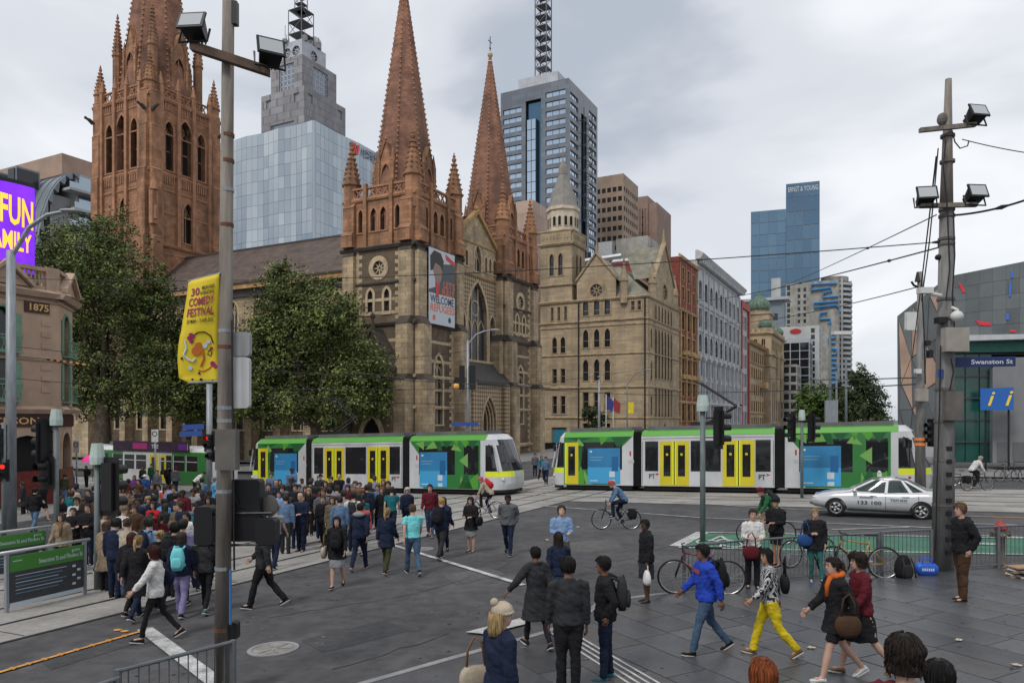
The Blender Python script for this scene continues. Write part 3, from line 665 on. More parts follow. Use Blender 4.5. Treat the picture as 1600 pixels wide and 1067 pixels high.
for fr in (mw, ms):
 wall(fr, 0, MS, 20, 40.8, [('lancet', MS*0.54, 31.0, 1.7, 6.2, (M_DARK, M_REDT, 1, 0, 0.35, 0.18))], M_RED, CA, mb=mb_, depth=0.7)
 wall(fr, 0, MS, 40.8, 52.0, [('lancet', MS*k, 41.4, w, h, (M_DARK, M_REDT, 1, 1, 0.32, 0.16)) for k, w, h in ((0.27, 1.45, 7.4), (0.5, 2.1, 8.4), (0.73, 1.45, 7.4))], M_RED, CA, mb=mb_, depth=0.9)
shell(mb_, ME0, ME0 + MS, MN0, MN0 + MS, 20, 52.0, top=True); mb_.build('tower_wall', M_RED, CA, fix=False)
tb = MB()
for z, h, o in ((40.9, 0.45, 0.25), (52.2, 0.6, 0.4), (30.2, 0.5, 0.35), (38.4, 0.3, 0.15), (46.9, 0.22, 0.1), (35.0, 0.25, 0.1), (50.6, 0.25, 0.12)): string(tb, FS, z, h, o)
for fr in (mw, ms):
 balustrade(tb, fr, 0.4, MS - 0.4, 52.2, 1.5, 12); balustrade(tb, fr, 0.4, MS - 0.4, 28.6, 1.5, 12)
 for k in (0.39, 0.61, 0.15, 0.85): tb.fbox(fr, MS*k - 0.28, MS*k + 0.28, 30.0, 53.9, -0.1, 0.4); q = fr.p(MS*k, 53.9, 0.1); tb.loft([octring(q, 0.42, q.z), octring(q, 0.05, q.z + 1.9)])
 for k in (0.27, 0.5, 0.73):
  for j in range(-2, 3): tb.fbox(fr, MS*k + 0.4*j - 0.1, MS*k + 0.4*j + 0.1, 39.3, 40.5, -0.1, 0.16);
 for j in range(22): tb.fbox(fr, 1.2 + (MS - 2.4)*j/21 - 0.07, 1.2 + (MS - 2.4)*j/21 + 0.07, 50.7, 51.7, -0.1, 0.12)
tb.build('tower_tracery', M_REDT, CA)
for fr in (mw, ms):
 for s in (0.8, MS - 0.8): buttress(CA, fr, s, 1.6, [(20, 31, 0.95), (31, 41, 0.75), (41, 47.5, 0.55), (47.5, 53, 0.4)], [M_RED, M_RED])
nb = MB(); fn2 = ms; nb.fbox(ms, -0.35, 0.65, 32.5, 37.5, 0.4, 1.2); nb.tube([ms.p(0.15, 33.2, 1.15), ms.p(0.15, 34.8, 1.15), ms.p(0.15, 35.2, 1.15)], [0.35, 0.3, 0.16], 8); nb.loft([octring(ms.p(0.15, 0, 0.9), 0.7, 37.5), octring(ms.p(0.15, 0, 0.9), 0.05, 40)]); nb.build('statue_niche', M_REDT, CA)
for fr, k in ((mw, -1), (ms, 1)):
 for s in (0.2, MS - 0.2):
  g = MB(); q = fr.p(s, 49.4, 0.5); e = fr.p(s, 49.9, 1.7); g.tube([q, q.lerp(e, 0.5) + Z*0.1, e], [0.32, 0.28, 0.12], 6); g.ball(e, 0.24, 6, 4); g.build('gargoyle', M_DKTRIM, CA)
cc = EN(ME0 + MS/2, MN0 + MS/2, 0)
for a in (-1, 1):
 for b in (-1, 1):
  q = cc + EV*a*(MS/2 - 0.5) + NV*b*(MS/2 - 0.5); pinnacle(CA, q, 0.85, 48.0, 54.0, 58.0, M_RED)
  q2 = cc + EV*a*(MS/2 - 2.2) + NV*b*(MS/2 - 2.2); pinnacle(CA, q2, 0.72, 52.0, 60.5, 66.5, M_RED)
spire(CA, cc, 5.9, 52.0, 97.0, 52, M_REDS, 0.14)
for d in (-EV, -NV, EV, NV): lucarne(CA, cc, d, 4.9, 2.6, 52.0, 60.0, 63.5, 2.2, M_RED)
# -- banner hung on the tower front
M_BAN = plain('banner_vinyl_pale', (0.55, 0.58, 0.62), 0.5); M_INK = plain('banner_ink_navy', (0.03, 0.045, 0.09), 0.5); M_ORA = plain('banner_orange', (0.72, 0.17, 0.06), 0.5)
fb_ = Fr(EN(CE + 1.75, CN - 0.62, 0), EV); BW = 5.2
ban = thing('hanging_banner', 'tall printed banner on the tower asking to welcome refugees', 'banner', fb_.p(BW/2, 14.2))
b = MB(); b.fbox(fb_, 0, BW, 14.0, 22.1, 0, 0.03); b.build('cloth', M_BAN, ban)
def flat(fr, parent, name, pts, d, m, th=0.004):
 return MB().prism([fr.p(a, t, d) for a, t in pts], fr.n * th).build(name, m, parent)
flat(fb_, ban, 'printed_panel', [(0.0, 17.3), (BW, 17.3), (BW, 21.1), (2.2, 20.6), (1.9, 18.2), (0.0, 17.6)], 0.034, plain('banner_charcoal', (0.07, 0.085, 0.1), 0.5))
flat(fb_, ban, 'printed_hair', [(0.3, 19.6), (0.25, 21.2), (1.0, 21.9), (2.3, 21.8), (2.9, 21.0), (2.7, 19.9), (2.2, 20.4), (1.2, 20.6), (0.8, 19.8)], 0.046, plain('banner_dark_hair', (0.03, 0.025, 0.025), 0.5))
flat(fb_, ban, 'printed_face', [(0.8, 19.8), (1.2, 20.6), (2.2, 20.4), (2.6, 19.9), (2.4, 18.9), (1.9, 18.3), (1.3, 18.6)], 0.041, plain('banner_skin', (0.3, 0.2, 0.15), 0.5))
flat(fb_, ban, 'printed_scarf', [(1.2, 18.6), (1.9, 18.3), (2.2, 18.9), (1.8, 16.9), (1.4, 17.0)], 0.052, plain('banner_scarlet', (0.6, 0.04, 0.05), 0.5))
flat(fb_, ban, 'printed_corner', [(3.2, 21.9), (5.1, 21.3), (5.1, 20.7), (4.2, 21.1), (3.4, 21.3)], 0.052, MATS['banner_scarlet'])
for s, z, h, m_, w, a in (("LET'S", 18.15, 0.72, M_ORA, 2.3, 2.8), ('FULLY', 17.3, 0.72, M_ORA, 2.5, 2.55), ('WELCOME', 16.3, 0.85, M_INK, 4.7, 0.3), ('REFUGEES', 15.4, 0.8, M_ORA, 4.8, 0.25)): text(ban, s, fb_, a, z, 0.044, h, m_, width=w, bold=0.02)
for a_, m_ in ((1.0, M_ORA), (4.1, M_INK)): flat(fb_, ban, 'printed_seal', [(a_ + 0.3*math.cos(q), 14.7 + 0.32*math.sin(q)) for q in (2*math.pi*i/12 for i in range(12))], 0.034, m_)
# -- the gothic office building beside the cathedral
M_SAND = mat('pale_sandstone', (0.41, 0.32, 0.212), 0.85, var=0.13, scale=0.4, bump=0.2, brick=(1.0, 0.4, 0.7), stain=0.45)
M_SANDT = mat('pale_sandstone_trim', (0.36, 0.27, 0.17), 0.85, var=0.2, scale=1.0, stain=0.35)
M_GSLATE = mat('mossy_slate', (0.20, 0.19, 0.145), 0.75, var=0.22, scale=0.6, fine=0.4, bump=0.3)
M_PIPE = plain('downpipe_iron', (0.02, 0.017, 0.015), 0.6)
CH = thing('office_building', 'pale sandstone gothic office building with corner turret and grey slate roof', 'building', EN(140, 50))
STS = (M_GLASS, M_SANDT, 0, 1, 0.25, 0.09); STS2 = (M_GLASS, M_SANDT, 0, 1, 0.3, 0.09)
cw, cs_ = west(130, 61.2), south(130, 39.8); CL = 21.4; gb = MB()
ops = []
for s in (9.4, 11.6, 13.7): ops += [('arch', s, 23.2, 1.1, 2.7, STS2), ('lancet', s, 17.2, 1.05, 3.4, STS2), ('lancet', s, 11.0, 1.05, 4.0, STS2), ('rect', s, 5.4, 1.15, 3.4, STS), ('rect', s, 0.0, 1.15, 3.0, STS)]
for s in (3.0, 4.75): ops += [('lancet', s, 16.4, 0.95, 3.1, STS), ('rect', s, 10.6, 0.95, 2.8, STS), ('rect', s, 4.8, 0.95, 3.4, STS)]
for s in (2.5, 3.9, 5.3): ops += [('rect', s, 22.6, 0.55, 2.6, STS)]
for s in (18.6, 19.8): ops += [('rect', s, 23.6, 0.65, 1.7, STS)]
ops += [('rect', 3.9, -1.2, 3.0, 3.4, (mat('teal_hoarding', (0.03, 0.19, 0.27), 0.6), M_SANDT, 0, 0, 0.2, 0.1))]
wall(cw, 0, CL, -2, 26.2, ops, M_SAND, CH, mb=gb)
ops = []
for i in range(6):
 s = 5.0 + 2.15*i
 ops += [('lancet', s, 11.4, 1.05, 9.4, STS2), ('lancet', s, 22.2, 0.9, 3.0, STS), ('rect', s, 4.0, 1.1, 5.6, STS)]
ops += [('lancet', 2.2, 17, 0.8, 3.4, STS), ('lancet', 2.2, 11, 0.8, 3.4, STS), ('rect', 2.2, 4.6, 0.8, 3.4, STS), ('lancet', 11, -1.6, 2.6, 4.6, (M_DARK, M_SANDT, 0, 0, 0.5, 0.1))]
wall(cs_, 0, 22, -2, 26.2, ops, M_SAND, CH, mb=gb)
shell(gb, 130, 152, 39.8, 61.2, -2, 26.2, top=True)
g0, g1, gc = 7.6, 15.4, 11.5
wall(Fr(cw.p(0, 0, 0.02), -NV), g0, g1, 26.2, 30.0, [('circle', gc, 26.6, 2.4, 2.4, (M_LEAD, M_SANDT, 0, 0, 0.8, 0.2))], M_SAND, CH, mb=gb)
gb.poly([cw.p(g0, 30.0, 0.02), cw.p(g1, 30.0, 0.02), cw.p(gc, 34.6, 0.02)]);
gb.poly([cw.p(g0, 26.2, 0.02), cw.p(g0 - 0, 26.2, -4), cw.p(g0, 30, -2), cw.p(g0, 30, 0.02)])
g2, g3 = 4.5, 17.5
wall(Fr(cs_.p(0, 0, 0.02), EV), g2, g3, 26.2, 30.5, [('circle', 11, 26.8, 3.0, 3.0, (M_LEAD, M_SANDT, 0, 0, 0.6, 0.2))], M_SAND, CH, mb=gb); gb.poly([cs_.p(g2, 30.5, 0.02), cs_.p(g3, 30.5, 0.02), cs_.p(11, 37.5, 0.02)])
gb.build('wall', M_SAND, CH, fix=False)
tb = MB(); FS = [(cw, 0, CL), (cs_, 0, 22)]
for z, h, o in ((22.3, 0.4, 0.25), (16.0, 0.3, 0.2), (9.9, 0.4, 0.25), (26.3, 0.5, 0.35), (21.3, 0.3, 0.15), (4.2, 0.35, 0.2)): string(tb, FS, z, h, o)
for a, b, z0_, z1_ in ((g0 - 0.2, gc, 29.6, 34.6), (g1 + 0.2, gc, 29.6, 34.6)): tb.add([cw.p(s, z + dz, d) for d in (-0.6, 0.3) for s, z, dz in ((a, z0_, 0), (b, z1_, 0), (b, z1_, 0.5), (a, z0_, 0.5))], BOXF)
for a, b, z0_, z1_ in ((g2 - 0.2, 11, 30.1, 37.5), (g3 + 0.2, 11, 30.1, 37.5)): tb.add([cs_.p(s, z + dz, d) for d in (-0.6, 0.3) for s, z, dz in ((a, z0_, 0), (b, z1_, 0), (b, z1_, 0.5), (a, z0_, 0.5))], BOXF)
tb.tube([cw.p(gc, 34.6, -0.2), cw.p(gc, 37.0, -0.2)], [0.4, 0.08], 6); tb.tube([cs_.p(11, 37.5, -0.2), cs_.p(11, 40.5, -0.2)], [0.45, 0.08], 6)
tb.build('string_course', M_SANDT, CH)
pb = MB()
for s in (8.0, 20.9): pb.tube([cw.p(s, -1.5, 0.15), cw.p(s, 25.8, 0.15)], 0.14, 6)
pb.build('downpipe', M_PIPE, CH)
for p_ in (cw.p(16.9, 0, 0), cw.p(CL - 0.6, 0, -0.6) + EV*4.2, cw.p(CL - 0.6, 0, -0.6) + EV*20):
 pinnacle(CH, p_, 0.75, 25, 29.2, 32.8, M_SAND, 'turret', crock=False)
rb = MB()
rb.poly([cw.p(7.6, 26.3), cw.p(CL, 26.3), cw.p(CL - 8, 33.5, -8), cw.p(7.6, 33.5, -8)]); rb.poly([cs_.p(0, 26.3), cs_.p(22, 26.3), cs_.p(22, 33.5, -8), cs_.p(8, 33.5, -8)]); rb.poly([cw.p(7.6, 33.5, -8), cw.p(CL - 8, 33.5, -8), cs_.p(22, 33.5, -8), cs_.p(22, 33.5, -14), cw.p(7.6, 33.5, -16)])
for a, q in ((g0, 0), (g1, 0)): rb.poly([cw.p(a, 29.6, 0.1), cw.p(gc, 34.4, 0.1), cw.p(gc, 34.4, -8), cw.p(a, 29.6, -4)])
for a in (g2, g3): rb.poly([cs_.p(a, 30.1, 0.1), cs_.p(11, 37.3, 0.1), cs_.p(11, 37.3, -8), cs_.p(a, 30.1, -4)])
rb.build('roof', M_GSLATE, CH)
tE, tN, tS = 131.0, 54.6, 6.6; tw, ts = west(tE - 1.0, tN + tS), south(tE - 1.0, tN); g = MB()
for fr in (tw, ts): wall(fr, 0, tS, 26.2, 37.2, [('lancet', tS*k, 31.3, 0.9, 4.2, STS2) for k in (0.36, 0.64)], M_SAND, CH, mb=g)
shell(g, tE - 1, tE - 1 + tS, tN, tN + tS, 26.2, 37.2); g.build('turret_wall', M_SAND, CH, fix=False)
tb = MB(); FS = [(tw, 0, tS), (ts, 0, tS)]
for z, h, o in ((37.6, 0.6, 0.45), (29.6, 0.4, 0.3), (40.0, 0.5, 0.35), (26.4, 0.4, 0.3)): string(tb, FS, z, h, o)
tb.build('turret_string', M_SANDT, CH)
for fr in (tw, ts):
 tb = MB(); tb.fbox(fr, 0.1, tS - 0.1, 37.4, 39.6, -0.5, 0.2)
 for i in range(8): tb.fbox(fr, 0.6 + i*0.72, 0.85 + i*0.72, 38.3, 39.0, 0.1, 0.32)
 tb.build('turret_parapet', M_SAND, CH)
tc = EN(tE - 1 + tS/2, tN + tS/2, 0); M_OFFW = mat('pale_lantern_stone', (0.58, 0.5, 0.38), 0.8, var=0.12, scale=1)
lb = MB(); lb.loft([octring(tc, 3.05, 39.5), octring(tc, 3.05, 44.0), octring(tc, 3.35, 44.2), octring(tc, 3.35, 44.8), octring(tc, 2.9, 44.9)]); lb.build('lantern', M_OFFW, CH)
for i in range(8):
 a = TH + 2*math.pi*i/8; d = V((math.cos(a), math.sin(a), 0)); u = V((-d.y, d.x, 0))
 fr = Fr(V((tc.x, tc.y, 0)) + d*2.86, u, d)
 for s in (-0.55, 0.55): place(window_mesh('arch', 0.6, 1.8, 0.0, (M_DARK, M_OFFW, 0, 0, 0.1, 0.0)), 'lantern_opening', CH, fr.mat(s, 41.0))
lb = MB(); lb.loft([octring(tc, 3.1, 44.8), octring(tc, 2.3, 47.4), octring(tc, 0.9, 51.4), octring(tc, 0.95, 51.6), octring(tc, 0.8, 53), octring(tc, 0.1, 54.6)]); lb.tube([(tc.x, tc.y, 54), (tc.x, tc.y, 56.5)], 0.12, 5); lb.build('turret_roof', mat('turret_lead', (0.22, 0.205, 0.18), 0.6, var=0.15, scale=0.8), CH)
# -- street row to the east
def row_building(name, label, E0, E1, N0, ztop, m, tops, depth=0.4, trim=None, tm=None, Nd=18, extra=None):
 t = thing(name, label, 'building', EN((E0 + E1)/2, N0 + Nd/2)); g = MB(); fs, fw = south(E0, N0), west(E0, N0 + Nd)
 wall(fs, 0, E1 - E0, -2, ztop, tops, m, t, mb=g, depth=depth)
 wall(fw, 0, Nd, -2, ztop, [], m, t, mb=g); shell(g, E0, E1, N0, N0 + Nd, -2, ztop)
 g.build('wall', m, t, fix=False)
 if trim:
  for z, h, o in trim:
   for q_ in ((fs, 0, E1 - E0), (fw, 0, 2)): tb = MB(); string(tb, [q_], z, h, o); tb.build('cornice', tm or m, t)
 return t, fs
M_BRK = mat('red_brick', (0.21, 0.045, 0.036), 0.8, var=0.15, scale=0.8, brick=(0.5, 0.16, 1.3)); M_BUFF = mat('buff_terracotta', (0.46, 0.31, 0.15), 0.75, var=0.2, scale=0.6, stain=0.2)
STB = (M_GLASS, M_BUFF, 1, 1, 0.22, 0.1); W_ = 15.3
ops = []
for k in range(3):
 s = 2.9 + k*4.7
 ops += [('rect', s, 33.0, 1.5, 2.6, STB), ('rect', s, 28.8, 1.5, 2.8, STB), ('arch', s, 22.6, 2.0, 4.4, STB), ('rect', s, 18.0, 2.0, 3.2, STB), ('rect', s, 13.2, 2.0, 3.2, STB), ('rect', s, 8.6, 2.0, 3.2, STB), ('rect', s, 3.4, 2.2, 3.6, STB)]
RB, fs = row_building('office_building', 'narrow red brick building with buff stone bays beside grey warehouse', 152, 167.4, 39.8, 37.5, M_BRK, ops, trim=[(38.0, 0.8, 0.6), (27.0, 0.6, 0.5), (17.0, 0.5, 0.45), (12.0, 0.5, 0.4), (7.6, 0.5, 0.4)], tm=M_BUFF)
bb = MB()
for k in range(4):
 s = 0.6 + k*4.7; bb.fbox(fs, s - 0.28, s + 0.28, 12.0, 27.0, 0, 0.3); bb.fbox(fs, s - 0.22, s + 0.22, -1.5, 11.5, 0, 0.25); bb.fbox(fs, s - 0.12, s + 0.12, 27.2, 37, 0, 0.12)
for k in range(3):
 for z in (12.2, 17.2): s = 2.9 + k*4.7; bb.tube([fs.p(s, z, 0.2), fs.p(s, z + 0.9, 0.2)], 1.35, 10)
bb.build('bay_pilaster', M_BUFF, RB)
M_GRYS = mat('grey_painted_stone', (0.5, 0.505, 0.52), 0.75, var=0.12, scale=0.5, stain=0.3); M_GRYT = mat('grey_trim', (0.47, 0.475, 0.49), 0.75, var=0.15, scale=0.8)
STG = (plain('warehouse_glass', (0.03, 0.02, 0.022), 0.25), M_GRYT, 1, 1, 0.3, 0.1)
ops = []; n = 9; W_ = 51.0
for k in range(n):
 s = W_*(k + .5)/n
 ops += [('arch', s, 31.2, 3.0, 4.4, STG), ('rect', s, 24.8, 3.0, 4.4, STG), ('arch', s, 19.2, 2.9, 4.2, STG), ('rect', s, 13.6, 3.0, 4.6, STG), ('rect', s, 8.6, 3.0, 4.0, STG), ('rect', s, 2.6, 3.0, 4.6, STG), ('rect', s, -1.6, 3.2, 3.2, STG)]
GB, fs = row_building('warehouse_building', 'long grey stone warehouse with arched windows and heavy dark cornice', 167.6, 218.6, 39.8, 39.6, M_GRYS, ops, trim=[(41.6, 2.0, 1.8), (38.6, 0.4, 0.3), (30.4, 0.5, 0.4), (18.4, 0.6, 0.6), (7.6, 0.6, 0.6), (24.0, 0.3, 0.3)], tm=M_GRYT)
pb = MB()
for k in range(n + 1):
 s = W_*k/n
 pb.fbox(fs, s - 0.5, s + 0.5, 8.0, 18.0, 0, 0.6); pb.fbox(fs, s - 0.8, s + 0.8, 17.2, 18.0, 0, 0.8); pb.fbox(fs, s - 0.5, s + 0.5, -2, 7.2, 0, 0.5); pb.fbox(fs, s - 0.4, s + 0.4, 18.6, 38, 0, 0.3)
for k in range(0, n*3): pb.fbox(fs, W_*(k + .2)/(n*3), W_*(k + .7)/(n*3), 39.0, 39.7, 0.2, 1.2)
pb.build('pilaster', M_GRYT, GB)
M_RPNT = mat('red_painted_frame', (0.38, 0.06, 0.05), 0.7, var=0.1); M_PALE = mat('pale_blue_render', (0.4, 0.42, 0.44), 0.7, var=0.1)
STP = (M_GLASS, M_PALE, 1, 0, 0, 0.2)
RW, fs = row_building('office_building', 'slim pale office building with a red frame around its front', 218.9, 232, 39.8, 37.0, M_PALE, [('rect', 4 + 5*k, 2 + 5.6*j, 3.6, 4.0, STP) for k in range(2) for j in range(6)])
fb = MB(); fb.fbox(fs, 0, 1.2, -2, 37.6, 0, 0.6); fb.fbox(fs, 11.9, 13.1, -2, 37.6, 0, 0.6); fb.fbox(fs, 0, 13.1, 36, 38, 0.01, 0.62); fb.build('red_frame', M_RPNT, RW)
STF = (M_GLASS, M_BUFF, 1, 1, 0.2, 0.15); M_FOR = mat('theatre_stone', (0.37, 0.285, 0.19), 0.8, var=0.18, scale=0.3, stain=0.3); M_COP = mat('green_copper', (0.12, 0.18, 0.135), 0.7, var=0.3, scale=1.2, fine=0.3)
CB, fs = row_building('office_building', 'buff building with bracketed cornice between red frame and domed theatre', 232.3, 262, 39.8, 27.0, M_FOR, [('rect', 2.5 + 4.1*k, 1 + 5.2*j, 2.0, 3.4, STF) for k in range(7) for j in range(5)], trim=[(28, 1.2, 1.6), (21.6, 0.4, 0.4), (6, 0.5, 0.5)], tm=M_BUFF)
b = MB(); b.fbox(fs, 22, 27, 14, 16, 0, 2.0); b.build('balcony', M_BUFF, CB)
FO = thing('theatre_building', 'sandstone theatre tower with green copper onion domes', 'theatre', EN(278, 46)); g = MB(); fs, fw = south(262.5, 37.5), west(262.5, 56)
ops = [('lancet', 4 + 4.4*k, 3 + 0*k, 1.6, 14, (M_GLASS, M_FOR, 0, 3, 0.3, 0.1)) for k in range(6)] + [('arch', 3 + 2.6*k, 27.5, 1.2, 3.6, STF) for k in range(10)]
wall(fs, 0, 32, -2, 33, ops, M_FOR, FO, mb=g); wall(fw, 0, 18.5, -2, 33, [('arch', 3 + 2.6*k, 27.5, 1.2, 3.6, STF) for k in range(6)] + [('lancet', 14, 6, 1.6, 12, STF)], M_FOR, FO, mb=g); shell(g, 262.5, 294.5, 37.5, 56, -2, 33); g.build('wall', M_FOR, FO, fix=False)
tb = MB()
for z, h, o in ((33.4, 0.8, 0.9), (26, 0.6, 0.6), (22, 0.5, 0.4)): string(tb, [(fs, 0, 32), (fw, 0, 18.5)], z, h, o)
for i in range(16): tb.fbox(fs, 2*i + .2, 2*i + 1.2, 33.4, 34.6, -0.6, 0.4)
for i in range(9): tb.fbox(fw, 2*i + .2, 2*i + 1.2, 33.4, 34.6, -0.6, 0.4)
tb.build('parapet', M_FOR, FO)
def onion(parent, c, r, z, m=M_COP, drum=2.0):
 b = MB(); b.loft([octring(c, r*0.9, z - drum, n=12), octring(c, r*0.9, z, n=12)]); b.build('dome_drum', M_FOR, parent)
 prof = [(0.95, 0), (1.06, 0.22), (1.08, 0.45), (1.0, 0.72), (0.82, 0.98), (0.55, 1.2), (0.28, 1.36), (0.1, 1.5), (0.04, 1.8)]
 b = MB(); b.loft([octring(c, r*p, z + r*q, n=16) for p, q in prof]); b.tube([(c.x, c.y, z + r*1.7), (c.x, c.y, z + r*2.2)], 0.12, 5); o = b.build('dome', m, parent, smooth=True)
 rb_ = MB()
 for i in range(16): rb_.tube([octring(c, r*p*1.01, z + r*q, n=16)[i] for p, q in prof[:-1]], 0.07*r*0.5 + 0.05, 4)
 rb_.build('dome_rib', m, o)
b = MB(); enbox(b, 263.2, 272.2, 38.2, 46.6, 33, 39.6); enbox(b, 262.8, 272.6, 37.8, 47, 39.6, 40.3); b.build('dome_base', M_FOR, FO); onion(FO, EN(267.7, 42.4, 0), 3.5, 41.4); onion(FO, EN(264, 39.6, 0), 2.1, 35.0); onion(FO, EN(264, 54, 0), 2.0, 35.0); onion(FO, EN(291, 39.6, 0), 2.2, 35.0)
for e, n_ in ((262.3, 42), (275, 37.3), (284, 37.3)):
 b = MB(); c = EN(e, n_, 0); b.loft([octring(c, 0.9, 10), octring(c, 1.1, 25), octring(c, 1.4, 25.4), octring(c, 1.2, 27), octring(c, 0.2, 28.5)]); b.build('engaged_turret', M_FOR, FO)
# -- blocks further back
def block(name, label, cat, E0, E1, N0, N1, z0, z1, m, wops=(), sops=(), depth=0.3):
 t = thing(name, label, cat, EN((E0 + E1)/2, (N0 + N1)/2)); g = MB(); fw, fs = west(E0, N1), south(E0, N0)
 wall(fw, 0, N1 - N0, z0, z1, list(wops), m, t, mb=g, depth=depth); wall(fs, 0, E1 - E0, z0, z1, list(sops), m, t, mb=g, depth=depth); shell(g, E0, E1, N0, N1, z0, z1); g.build('wall', m, t, fix=False)
 return t, fw, fs
def mirror(name, col, rough=0.06, var=0.0, metal=0.85): return mat(name, col, rough, var=var, metal=metal, scale=0.08)
M_GP = [mirror('curtain_glass_%s' % w, c, 0.1) for w, c in (('pale', (0.41, 0.455, 0.485)), ('mid', (0.375, 0.42, 0.455)), ('blue', (0.35, 0.40, 0.44)), ('bright', (0.46, 0.50, 0.525)))]
M_MULL = plain('dark_mullion', (0.05, 0.06, 0.07), 0.5)
GL = thing('glass_office_block', 'pale faceted glass office block behind the cathedral nave', 'building', EN(168, 158))
g = MB(); enbox(g, 153.6, 181.0, 140.3, 177, -2, 84.0); g.build('core', plain('glass_block_core', (0.12, 0.14, 0.16), 0.5), GL)
def panes(parent, fr, L, z0, z1, nc, nr, seed, mats=None, gap=0.06, zig=0.55, fold=4):
 r_ = random.Random(seed); w, h = L/nc, (z1 - z0)/nr; cache = {}
 for i in range(nc):
  for j in range(nr):
   k = (i // 2 + (i // fold)*2 + r_.choice((0, 0, 1))) % len(mats); tl = ((i // fold + j*0) % 2)
   key = (k, tl, i % fold)
   if key not in cache:
    b = MB(); d0, d1 = (0.0, zig) if tl else (zig, 0.0); f0, f1 = (i % fold)/fold, (i % fold + 1)/fold
    a_, b_ = 0.25 + d0 + (d1 - d0)*f0, 0.25 + d0 + (d1 - d0)*f1
    b.add([(gap/2, -a_, gap/2), (w - gap/2, -b_, gap/2), (w - gap/2, -b_, h - gap/2), (gap/2, -a_, h - gap/2), (gap/2, -a_ + .1, gap/2), (w - gap/2, -b_ + .1, gap/2), (w - gap/2, -b_ + .1, h - gap/2), (gap/2, -a_ + .1, h - gap/2)], [(0,1,2,3), (7,6,5,4), (0,4,5,1), (1,5,6,2), (2,6,7,3), (3,7,4,0)])
    cache[key] = b.mesh('glass_pane', mats[k])
   m = fr.mat(w*i, z0 + h*j) @ Matrix.Rotation(rad(r_.uniform(-0.25, 0.25)), 4, 'Z') @ Matrix.Rotation(rad(r_.uniform(-0.25, 0.25)), 4, 'X')
   place(cache[key], 'glass_pane', parent, m)
b = MB(); enbox(b, 152.75, 153.7, 139.45, 140.4, 20, 84.4); b.build('corner_glazing', M_GP[1], GL)
panes(GL, west(153.5, 177), 37, 44.0, 84.5, 18, 12, 3, M_GP, fold=3); panes(GL, south(153.5, 140.2), 27.6, 44.0, 84.5, 15, 12, 4, M_GP, fold=5)
sg = plain('sign_red', (0.75, 0.09, 0.06), 0.5); fr = south(153.5, 140.2)
b = MB()
for q in (0, 0.95): b.prism([fr.p(14.6 + q, 83.6, 1.0), fr.p(15.3 + q, 83.6, 1.0), fr.p(15.9 + q, 80.6, 1.0), fr.p(15.2 + q, 80.6, 1.0)], fr.n*0.2)
b.prism([fr.p(17.2, 83.6, 1.0), fr.p(17.9, 83.6, 1.0), fr.p(17.3, 80.6, 1.0), fr.p(16.8, 80.6, 1.0)], fr.n*0.2)
b.build('sign_emblem', sg, GL); text(GL, 'WESTPAC', fr, 18.8, 81.0, 1.05, 2.4, plain('sign_dark', (0.03, 0.035, 0.05), 0.5), width=8.0)
M_GRAN = mat('grey_granite', (0.25, 0.245, 0.26), 0.55, var=0.12, scale=0.15, brick=(2.4, 3.4, 0.6)); M_GRANP = mat('pale_granite', (0.42, 0.43, 0.46), 0.5, var=0.1, scale=0.3)
ST_T = (mirror('tower_glass', (0.2, 0.23, 0.27)), M_GRANP, 3, 0, 0, 0.3)
c_ = px(475, 205, 330); Ec = c_.x*EV.x + c_.y*EV.y; Nc = c_.x*NV.x + c_.y*NV.y
STW = thing('office_tower', 'stepped grey granite tower topped by a lattice mast and a white dome', 'tower', EN(Ec + 15, Nc + 15))
def tstage(E0, E1, N0, N1, z0, z1, wop, sop, m=M_GRAN):
 g = MB(); wall(west(E0, N1), 0, N1 - N0, z0, z1, wop, m, STW, mb=g, depth=0.8); wall(south(E0, N0), 0, E1 - E0, z0, z1, sop, m, STW, mb=g, depth=0.8); shell(g, E0, E1, N0, N1, z0, z1); g.build('wall', m, STW, fix=False)
tstage(Ec, Ec + 28, Nc, Nc + 26, 60, 152.5, [('rect', 13, 120, 14, 10, ST_T)] + [('rect', 13, 132, 14, 6, ST_T), ('rect', 21.5, 146, 3, 4, ST_T), ('rect', 4.5, 146, 3, 4, ST_T)], [('rect', 14, 130, 16, 7, ST_T), ('rect', 4, 146, 3, 4, ST_T), ('rect', 24, 146, 3, 4, ST_T)])
tstage(Ec + 2, Ec + 25, Nc + 3, Nc + 22, 152.5, 168, [('rect', 9.5, 153.5, 9, 12, (ST_T[0], M_GRANP, 3, 4, 0, 0.5))], [('rect', 12, 153.5, 10, 12, (ST_T[0], M_GRANP, 3, 4, 0, 0.5))])
tstage(Ec + 5, Ec + 21, Nc + 6, Nc + 19, 168, 177, [('circle', 4, 170, 4.5, 4.5, (M_DARK, M_GRANP, 0, 0, 0.6, 0.5)), ('circle', 9.5, 170, 4.5, 4.5, (M_DARK, M_GRANP, 0, 0, 0.6, 0.5))], [('circle', 8, 170, 4.5, 4.5, (M_DARK, M_GRANP, 0, 0, 0.6, 0.5))], M_GRANP)
M_STEEL = plain('mast_steel', (0.16, 0.165, 0.18), 0.5, metal=0.5)
